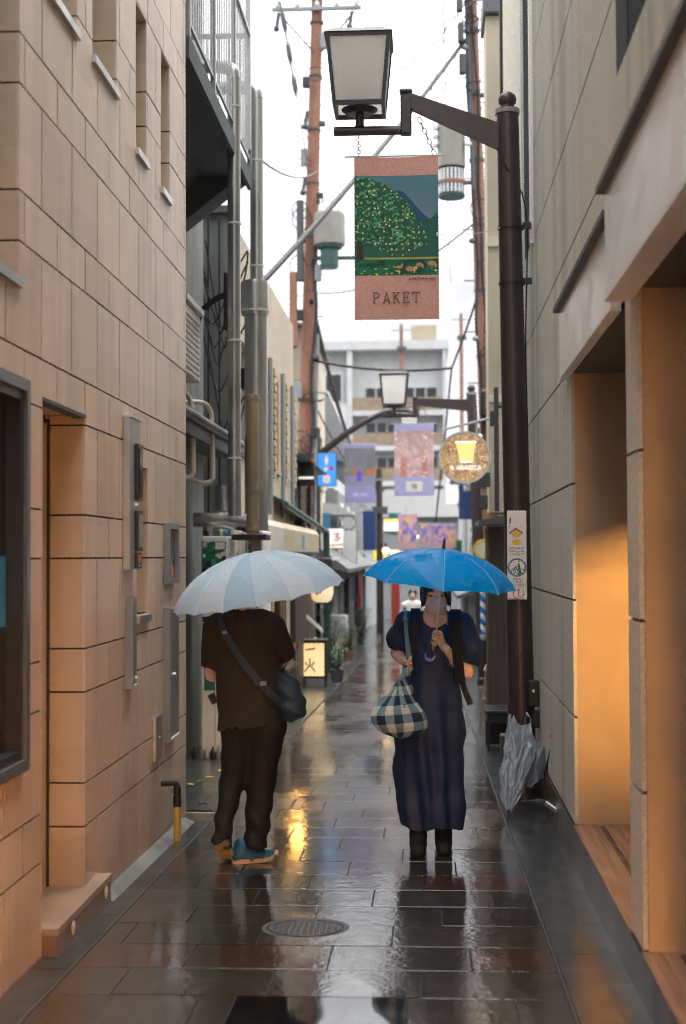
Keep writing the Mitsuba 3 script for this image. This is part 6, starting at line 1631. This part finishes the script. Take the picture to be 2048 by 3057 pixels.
for k, g in enumerate(('yama', 'tome', 'naka')): part(yk, 'character', put(extrude(glyph(g, .13, .14), .004), (1.135, 34.99, 2.13 - .19 * k), (1, 0, 0), (0, 0, 1)), 'print_black')
og = thing('round_sign', 'orange rimmed round sign above the striped barber pole', 'sign')
part(og, 'rim', put(lathe([(.13, 0), (.17, 0), (.17, .05), (.13, .05)], 28), (1.0, 24.05, 1.65), (1, 0, 0), (0, 0, 1)), 'print_yellow', 30); part(og, 'face', put(lathe([(0, .02), (.13, .02), (.13, .04), (0, .04)], 28), (1.0, 24.05, 1.65), (1, 0, 0), (0, 0, 1)), 'cream_paint', 30); part(og, 'arm', cyl((1.0, 24.1, 1.65), (1.5, 24.1, 1.65), .015), 'black_metal')
mat('barber_print', PR(lambda p, n, uv: mix((0.72, 0.71, 0.66), (0.015, 0.16, 0.50), smoothstep(.45, .5, dr.abs((p.z * 5.2 + p.x * 5.0 + p.y * 2.0) - dr.floor(p.z * 5.2 + p.x * 5.0 + p.y * 2.0) - .5) * 2))), .3)
bb = thing('barber_pole', 'blue and white striped barber pole on the right beyond the woman', 'barber pole')
part(bb, 'cylinder', cyl((.985, 24.0, .22), (.985, 24.0, .90), .050, n=20), 'barber_print', 40); part(bb, 'cap', lathe([(0, .09), (.04, .07), (.06, .02), (.06, 0), (0, 0)], 20, (.985, 24, .90)), 'light_grey', 40); part(bb, 'foot', lathe([(0, 0), (.06, 0), (.06, -.06), (.03, -.1), (0, -.1)], 20, (.985, 24, .22)), 'light_grey', 40); part(bb, 'bracket', box(.985, 1.5, 23.98, 24.02, .5, .55), 'black_metal')

# lit floor lantern sign, paper lantern, bulbs
fl = thing('floor_sign', 'lit paper box sign with two brushed characters standing on the wet ground', 'sign')
part(fl, 'frame', cat(*[cbox(x, x + .035, 23.9, 24.2, -.64, .12, .004) for x in (-2.19, -1.675)], *[cbox(-2.155, -1.675, 23.9, 24.2, z, z + .035, .004) for z in (.085, -.50)]), 'black_metal')
glow(part(fl, 'paper', box(-2.153, -1.677, 23.93, 24.17, -.464, .083), 'cream_paint'), (.95, .62, .26))
part(fl, 'character', put(extrude(affinity.rotate(glyph('ichi', .20, .13), 8), .004), (-2.01, 23.92, -.12), (1, 0, 0), (0, 0, 1)), 'print_black')
part(fl, 'character', put(extrude(glyph('hi', .23, .10), .004), (-2.03, 23.92, -.40), (1, 0, 0), (0, 0, 1)), 'print_black')
part(fl, 'top_board', cbox(-2.24, -1.63, 23.85, 24.25, .121, .145, .004), 'dark_wood')
pl_ = thing('paper_lantern', 'round cream paper lantern glowing under the eave at the end of the pale umbrella', 'lantern')
lk = lathe([(.10, -.30), (.17, -.26), (.205, -.15), (.21, 0), (.20, .15), (.165, .25), (.10, .29)], 24, (-1.86, 26, 1.0))
glow(part(pl_, 'paper', lk, 'cream_paint', True), (.78, .55, .30))
for k in range(9): part(pl_, 'hoop', lathe([(.0 + math.sqrt(max(.212 ** 2 - (.058 * (k - 4)) ** 2 * .6, .01)), 0), (.004 + math.sqrt(max(.212 ** 2 - (.058 * (k - 4)) ** 2 * .6, .01)), .004), (.0 + math.sqrt(max(.212 ** 2 - (.058 * (k - 4)) ** 2 * .6, .01)), .008)], 24, (-1.86, 26, 1.0 + .058 * (k - 4))), 'yellow_paint', True)
part(pl_, 'cap', cat(lathe([(0, 0), (.10, 0), (.10, .03), (0, .03)], 20, (-1.86, 26, 1.29)), lathe([(0, 0), (.10, 0), (.10, .03), (0, .03)], 20, (-1.86, 26, .67))), 'black_metal', 30)
part(pl_, 'hook', cyl((-1.86, 26, 1.32), (-1.92, 26, 2.1), .012), 'black_metal')
part(pl_, 'ink_mark', sphere((-1.93, 25.81, .88), (.03, .012, .05), 1), 'print_black', True)
ev2 = thing('flat_eave', 'thin pale flat eave above the paper lantern', 'eave'); part(ev2, 'sheet', cbox(-2.5, -1.62, 25.2, 27.4, 1.46, 1.50, .004), 'light_grey'); part(ev2, 'fascia', cbox(-2.5, -1.62, 25.17, 25.198, 1.36, 1.50, .003), 'black_metal')
for x, y, z, r, c, lab in ((-1.20, 45, 1.70, .105, (9.0, 5.2, 1.9), 'bright warm globe lamp on the left of the blue umbrella'), (-.24, 50, 2.20, .07, (3.5, 2.6, .8), 'small yellow lamp beside the dark square board'), (-1.78, 18.6, 1.53, .035, (5, 2.6, .5), 'tiny orange bulb under the cream awning'), (.95, 20.0, 2.93, .03, (1.2, 1.2, 1.1), 'tiny white lamp above the round coffee sign'), (-1.80, 22.5, 1.50, .03, (1.4, .8, .2), 'second tiny orange bulb under the far end of the cream awning')):
    q = thing('lamp', lab, 'lamp'); glow(part(q, 'globe', sphere((x, y, z), r, 2), 'white_paint', True), c); part(q, 'holder', cyl((x, y, z + r * .9), (x, y, z + r * 2.2), r * .35, n=8), 'black_metal')
q = thing('lamp_post', 'thin dark post carrying the bright warm globe lamp', 'post'); part(q, 'post', cat(cyl((-1.32, 45, -1.3), (-1.32, 45, 1.95), .03), cyl((-1.32, 45, 1.94), (-1.18, 45, 1.94), .02)), 'black_metal')
gc = thing('hanging_lamp', 'warm glass globe lamp hanging under the awning behind the pale umbrella', 'lamp')
glow(part(gc, 'globe', sphere((-1.78, 20.0, 1.20), .095, 3), 'cream_paint', True), (26, 13.5, 3.2)); part(gc, 'cap', cyl((-1.78, 20, 1.28), (-1.78, 20, 1.34), .04), 'black_metal', 30); part(gc, 'cord', cyl((-1.78, 20, 1.34), (-1.80, 20, 1.62), .006), 'black_metal')
# a deeper row of shops: projecting signs, curtains, air conditioners
far_signs = [(-1, -2.25, 39.0, 1.30, .42, .95, 'print_white', None, 'white upright sign by the low eave on the left'), (-1, -2.3, 54.0, 1.75, .5, 1.5, 'print_navy', None, 'navy upright sign far down the left side'), (-1, -2.35, 66.0, 1.2, .7, .7, 'print_yellow', (.8, .5, .08), 'yellow square lit sign far down the left side'),
             (1, .98, 40.0, 2.55, .40, 1.0, 'print_navy', None, 'dark upright sign on the right behind the silver pole'), (1, 1.0, 52.0, 1.3, .45, .8, 'print_green', None, 'green hanging sign far down the right side'), (1, .9, 58.0, 3.6, .6, .8, 'print_white', (.7, .68, .62), 'white lit box sign far down the right side'), (1, .75, 70.0, 1.6, .8, 1.0, 'print_red', None, 'red sign at the far right end of the alley'),
             (-1, -1.75, 72.0, 2.6, .6, 1.1, 'print_teal', None, 'teal upright sign near the end of the alley'), (-1, -1.9, 80.0, 1.2, .9, .7, 'cream_paint', (.85, .62, .35), 'warm lit sign at the very end on the left')]
for sd, x, y, z, w, h, mt_, em, lab in far_signs:
    panel_sign(lab, x, x + w, y, z, z + h, mt_, em, 'dark_grey', .12, 'sign', -2.7 if sd < 0 else 1.55)
for x, y, lab in ((-2.1, 41.5, 'indigo shop curtain under the left eave'), (-2.15, 47.5, 'red shop curtain under the left eave')):
    nv = thing('shop_curtain', lab, 'curtain')
    for k in range(4): cloth_part(nv, 'strip', (((x, y + .5 * k, .95), (0, 1, 0), .46, .75), dict(wave=.03, seed=k + y, nx=6, ny=8)), 'print_navy' if y < 45 else 'print_red')
    part(nv, 'rod', cyl((x, y - .1, .96), (x, y + 2.1, .96), .015), 'dark_wood')
for x, y, z, lab in ((-2.33, 41.0, 2.2, 'air conditioner high on the low grey shop'), (1.15, 46.0, 2.9, 'air conditioner on the pale far right house'), (1.1, 38.5, 3.3, 'upper air conditioner on the pale far right house')):
    a_ = thing('air_conditioner', lab, 'air conditioner'); part(a_, 'case', cbox(x, x + .32, y, y + .8, z, z + .6, .02), 'light_grey'); part(a_, 'fan_ring', put(lathe([(.2, 0), (.23, 0), (.23, .02), (.2, .02)], 20), (x + .16, y - .001, z + .3), (1, 0, 0), (0, 0, 1)).apply_scale((1, 1, 1)), 'dark_grey', 30)
for y, lab in ((37.0, 'black cable bundle sagging along the right side houses'), (36.5, 'lower black cable sagging along the right side houses')):
    cable(lab, sag((1.35, y - 11, 4.6 if y > 36.8 else 3.9), (1.4, y + 22, 4.3 if y > 36.8 else 3.6), .35, 12), .03)
# left side clutter
bx = thing('bin_stack', 'stack of white plastic boxes standing left of the far alley', 'box')
for k, (z0, z1, mt_) in enumerate(((-1.09, -.55, 'cream_paint'), (-.545, -.18, 'light_grey'), (-.175, .05, 'white_paint'))): part(bx, 'box', cbox(-2.42 + .0 * k, -1.92 - .01 * k, 36.0, 36.4, z0, z1, .02), mt_)
ts = thing('standing_sign', 'tall red and white sign over a dark board on a grey post', 'sign')
part(ts, 'post', box(-2.16, -2.06, 50, 50.1, -1.37, 1.6), 'grey_metal'); part(ts, 'white_board', cbox(-2.70, -2.18, 50, 50.08, -.30, .62, .01), 'print_white'); part(ts, 'red_stripe', box(-2.34, -2.19, 49.98, 49.99, -.28, .60), 'print_red')
part(ts, 'characters', put(extrude(ops.unary_union([affinity.translate(glyph(g, .17, .16), -.10, .30 - .25 * k) for k, g in enumerate(('naka', 'ta', 'hi'))]), .01), (-2.53, 49.985, .0), (1, 0, 0), (0, 0, 1)), 'print_red'); part(ts, 'dark_board', cbox(-2.74, -2.18, 50, 50.08, -1.1, -.31, .01), 'dark_grey'); part(ts, 'white_step', cbox(-2.8, -2.2, 49.6, 50, -1.12, -.98, .01), 'print_white')
po_ = thing('parasol', 'pale folded awning with a blue side over the far left shops', 'awning')
part(po_, 'cloth', hull([(-3.3, 36, 2.6), (-2.9, 36, 2.95), (-2.2, 36, 2.85), (-1.75, 36, 2.58), (-3.3, 38, 2.6), (-2.9, 38, 2.95), (-2.2, 38, 2.85), (-1.75, 38, 2.58)]), 'white_render'); part(po_, 'blue_side', box(-3.1, -2.35, 35.96, 35.99, 2.15, 2.62), 'print_blue')
bd2 = thing('leaning_board', 'white board leaning slantwise above the lit floor sign', 'board'); part(bd2, 'board', hull([(-2.19 + dx, y, .62 + dz) for dx, dz in ((0, 0), (0, .07), (.45, -.40), (.45, -.33)) for y in (24.5, 24.54)]), 'print_white'); part(bd2, 'prop', cyl((-2.15, 24.55, .63), (-2.1, 24.55, -.6), .03), 'light_grey')
th_ = thing('timber_house', 'dark timber house front between the awning and the cream house', 'house')
facade(th_, wall_x, -2.36, rect(24.7, 31.2, -1.1, 3.3), [(25.4, -.2, 26.6, 1.2), (27.4, -.7, 28.4, 1.2), (29.2, -.2, 30.6, 1.2), (26, 2.1, 27.4, 3.0), (28.6, 2.1, 30, 3.0)], 'dark_wood', 'tan_render', .1, 'mirror_dark', True, 1)
part(th_, 'front_wall', wall_y(rect(-4.5, -2.36, -1.0, 3.3), 24.9, -.2, 0), 'tan_render'); part(th_, 'roof', hull([(-4.6, y, z) for y in (24.6, 31.3) for z in (3.32, 4.3)] + [(-2.1, y, 3.32) for y in (24.6, 31.3)]), 'roof_grey')
rw = thing('dark_house', 'dark house front set back on the right beyond the wooden house', 'house')
facade(rw, wall_x, 1.52, rect(17.7, 35.8, -1.2, 3.1), [(19, .1, 20.2, 1.3), (22, .0, 23.6, 1.4), (26, -.2, 28, 1.4), (31, -.2, 33, 1.4)], 'dark_wood', 'grey_metal', .1, 'mirror_dark', True, -1); part(rw, 'eave', hull([(1.55, y, z) for y in (17.7, 35.8) for z in (1.9, 2.3)] + [(1.15, y, 1.85) for y in (17.7, 35.8)] + [(1.15, y, 1.91) for y in (17.7, 35.8)]), 'roof_grey')
nb = thing('red_pennant', 'red vertical pennant in the distance beside the person in white', 'pennant'); cloth_part(nb, 'cloth', (((-1.15, 50, .75), (1, 0, 0), .3, 1.6), dict(wave=.05, seed=31)), 'print_red'); part(nb, 'pole', cyl((-1.16, 50, -1.37), (-1.16, 50, .85), .015), 'light_grey')

# plants
rp = random.Random(3)
mat('leaf_green', PR(lambda p, n, uv: mi.Color3f(0.045, 0.115, 0.03) * (0.5 + 1.0 * noise(p.x * 20, p.y * 20, p.z * 20))), .5)


def potted(label, x, y, h, n, w, pot='pole_orange'):
    q = thing('potted_plant', label, 'plant'); z0 = gz(y)
    part(q, 'pot', lathe([(0, 0), (.09, 0), (.12, .2), (.13, .2), (.13, .23), (.10, .23), (0, .2)], 18, (x, y, z0)), pot, 30)
    st_, lv = [], []
    for _ in range(n):
        a, r = rp.random() * 6.28, w * math.sqrt(rp.random()); c = np.array([x + r * math.cos(a), y + r * math.sin(a), z0 + .28 + h * rp.random()])
        if rp.random() < .2: st_.append(tube([(x, y, z0 + .2), (x * .5 + c[0] * .5, y * .5 + c[1] * .5, z0 * .4 + c[2] * .6), c], .005, 4))
        d, e, f = frame_of(np.array([math.cos(a) + rp.uniform(-.4, .4), math.sin(a) + rp.uniform(-.4, .4), rp.uniform(-.5, .7)])); L, W = rp.uniform(.05, .11), rp.uniform(.015, .03)
        lv.append(trimesh.Trimesh([c, c + d * L * .5 + e * W + f * .004, c + d * L, c + d * L * .5 - e * W + f * .004, c + d * L * .5 + f * .014], [(0, 1, 4), (1, 2, 4), (2, 3, 4), (3, 0, 4)], process=False))
    part(q, 'stems', cat(*st_), 'dark_wood', kind='stuff'); part(q, 'leaves', cat(*lv), 'leaf_green', kind='stuff')


potted('small leafy potted plant beside the stack of white boxes', -1.78, 33.5, .5, 220, .22)
potted('bushy potted plant in front of the far red and white sign', -2.0, 44.5, .9, 300, .35, 'dark_grey')
potted('low potted plant at the foot of the lit floor sign', -1.55, 25.3, .35, 160, .18, 'dark_grey')
potted('green plant hanging by the dark timber shop front', -1.95, 29.5, 1.0, 260, .25, 'dark_grey')

# right side clutter: stool, box, easel, wrapped umbrella, twigs
bn = thing('stool', 'dark metal stool with a wet top beside the wooden house', 'stool')
zg = gz(14.5)
part(bn, 'top', cbox(.60, .90, 14.30, 14.85, zg + .36, zg + .40, .006), 'wet_concrete'); part(bn, 'apron', cbox(.615, .89, 14.32, 14.83, zg + .27, zg + .358, .004), 'black_metal')
for x in (.62, .86):
    for y in (14.33, 14.79): part(bn, 'leg', box(x, x + .025, y, y + .025, zg - .01, zg + .27), 'black_metal')
part(bn, 'kick_panel', box(.65, .88, 14.80, 14.82, zg, zg + .27), 'black_metal')
bk_ = single('block', cbox(.70, .80, 13.35, 13.55, gz(13.4), gz(13.4) + .24, .008), 'dark_grey', 'grey block standing on the ground in front of the stool', 'block')
ez = thing('easel', 'wooden easel with a white pipe leaning inside its legs', 'easel')
zg = gz(16.8)
for a, b in (((.785, 16.9, zg + 1.17), (.640, 16.7, zg)), ((.785, 16.9, zg + 1.17), (.98, 16.7, zg + .05)), ((.785, 16.95, zg + 1.17), (.80, 17.35, zg))): part(ez, 'leg', hull([np.array(p) + np.array([dx, dy, 0]) for p in (a, b) for dx in (-.016, .016) for dy in (-.012, .012)]), 'tan_pipe')
part(ez, 'knot', sphere((.785, 16.88, zg + 1.12), (.04, .03, .03), 2), 'white_paint', True); part(ez, 'pipe', tube(smooth_path([(.70, 16.6, zg + .66), (.74, 16.6, zg + .73), (.80, 16.6, zg + .70), (.83, 16.6, zg + .52), (.86, 16.6, zg + .1)], 5), .032, 12), 'cream_paint', True); part(ez, 'tray', cbox(.66, .93, 16.6, 16.68, zg + .32, zg + .35, .003), 'tan_pipe')


def crumple(a, b, widths, seed, flat=.60, n=64, m=48, rag=.05):
    """a crumpled clear plastic sheet wrapped round a line from a to b"""
    a, b = np.array(a, float), np.array(b, float)
    v = np.zeros((n, m, 3)); t = np.linspace(0, 1, n); ax = (b - a) / np.linalg.norm(b - a)
    _, e, f = frame_of(ax)
    W_ = np.interp(t, np.linspace(0, 1, len(widths)), widths)
    for j in range(m):
        th = 2 * np.pi * j / m
        q = np.stack([np.cos(th) * 2 + t * 0, np.sin(th) * 2 + t * 0, t * 2.6], -1) + seed
        ridge = 1 - np.abs(2 * meshkit.noise(q * np.array([3.2, 3.2, 1.5]), seed) - 1)
        k = .72 + .9 * (meshkit.fbm(q * np.array([1.6, 1.6, 1.2]), 4, seed + 3) - .5) + .38 * ridge * ridge + .16 * (1 - np.abs(2 * meshkit.noise(q * np.array([7, 7, 4.0]), seed + 9) - 1))
        v[:, j] = a + t[:, None] * (b - a) + (W_ * k)[:, None] * (np.cos(th) * e + np.sin(th) * f * flat) + (rag * t * (meshkit.noise(q * 2.3 + 7, seed) - .3))[:, None] * 2 * ax
    f_ = [(i * m + j, i * m + (j + 1) % m, (i + 1) * m + (j + 1) % m, (i + 1) * m + j) for i in range(n - 1) for j in range(m)]
    return v.reshape(-1, 3), np.array(f_)


scene['clear_plastic'] = {'type': 'principledthin', 'base_color': {'type': 'rgb', 'value': [.46, .52, .57]}, 'roughness': .2, 'spec_trans': .55, 'diff_trans': .6, 'eta': 1.5}
wu = thing('wrapped_umbrella', 'closed umbrella wrapped in crumpled clear plastic leaning on the nearest lamp post', 'umbrella')
part(wu, 'plastic_sheet', crumple((.575, 10.02, gz(10.02) + .03), (.715, 10.58, .26), [.012, .05, .074, .084, .088, .09, .09, .08, .05], 3), 'clear_plastic', 25); part(wu, 'loose_flap', crumple((.64, 10.28, .02), (.635, 10.52, .345), [.02, .06, .05, .045, .015], 8, .4, 30, 24), 'clear_plastic', 25); part(wu, 'loose_flap', crumple((.74, 10.35, -.12), (.83, 10.5, .14), [.02, .06, .07, .05, .02], 14, .4, 30, 24), 'clear_plastic', 25); part(wu, 'tip', cyl((.575, 10.02, gz(10.02) + .045), (.563, 9.97, gz(9.97)), .012, .006), 'black_rubber', 30); part(wu, 'handle', tube(smooth_path([(.735, 10.62, .29), (.745, 10.68, .34), (.77, 10.70, .33), (.775, 10.69, .28)], 5), .010, 8), 'black_rubber', True)
jb = thing('electric_box', 'black electric boxes and cable ends low on the nearest lamp post', 'electric box')
part(jb, 'case', cbox(.775, .86, 10.84, 10.92, .40, .60, .012), 'black_rubber'); part(jb, 'case', cbox(.80, .865, 10.86, 10.94, .24, .37, .012), 'black_rubber'); part(jb, 'tape', tube(smooth_path([(.76, 10.83, .36), (.79, 10.82, .30), (.775, 10.82, .24)], 4), .008, 6), 'light_grey', True); part(jb, 'reflector', sphere((.815, 10.835, .52), (.010, .006, .014), 1), 'white_paint', True)
pot_ = thing('scrap_pile', 'heap of grey scraps and a silver pipe behind the wrapped umbrella', 'scrap')
part(pot_, 'pipe', cyl((.80, 9.55, -.10), (.868, 9.30, -.12), .018), 'brushed_steel', 30)
part(pot_, 'sheet', put(extrude(sg.Polygon([(0, 0), (.14, -.02), (.16, .16), (.07, .22), (-.02, .12)]), .01), (.80, 10.3, -.05), (.6, .8, 0), (0, 0, 1)), 'clear_plastic')
for k in range(7): part(pot_, 'twig', tube(smooth_path([(.84, 10.2, -.1 + .02 * k), (.86 + .01 * k, 10.1 - .05 * k, .10 + .07 * k), (.85 + .006 * k, 9.9, .20 + .11 * k)], 4), .0035, 5), 'dark_wood', True)
for k in range(12):
    lf = thing('fallen_leaf', 'small wet fallen leaf lying on the dark yard by the tiled building', 'leaf', 'fallen leaves and scraps on the wet yard')
    x, y = -2.0 + rp.random() * .5, 10.3 + rp.random() * 2.6
    part(lf, 'blade', put(extrude(affinity.rotate(affinity.scale(sg.Point(0, 0).buffer(.03 + .02 * rp.random(), 3), 1, .5), rp.random() * 180), .004), (x, y, gz(y) + .024), (1, 0, 0), (0, 1, 0)), ('leaf_green', 'dark_wood', 'yellow_paint')[k % 3])
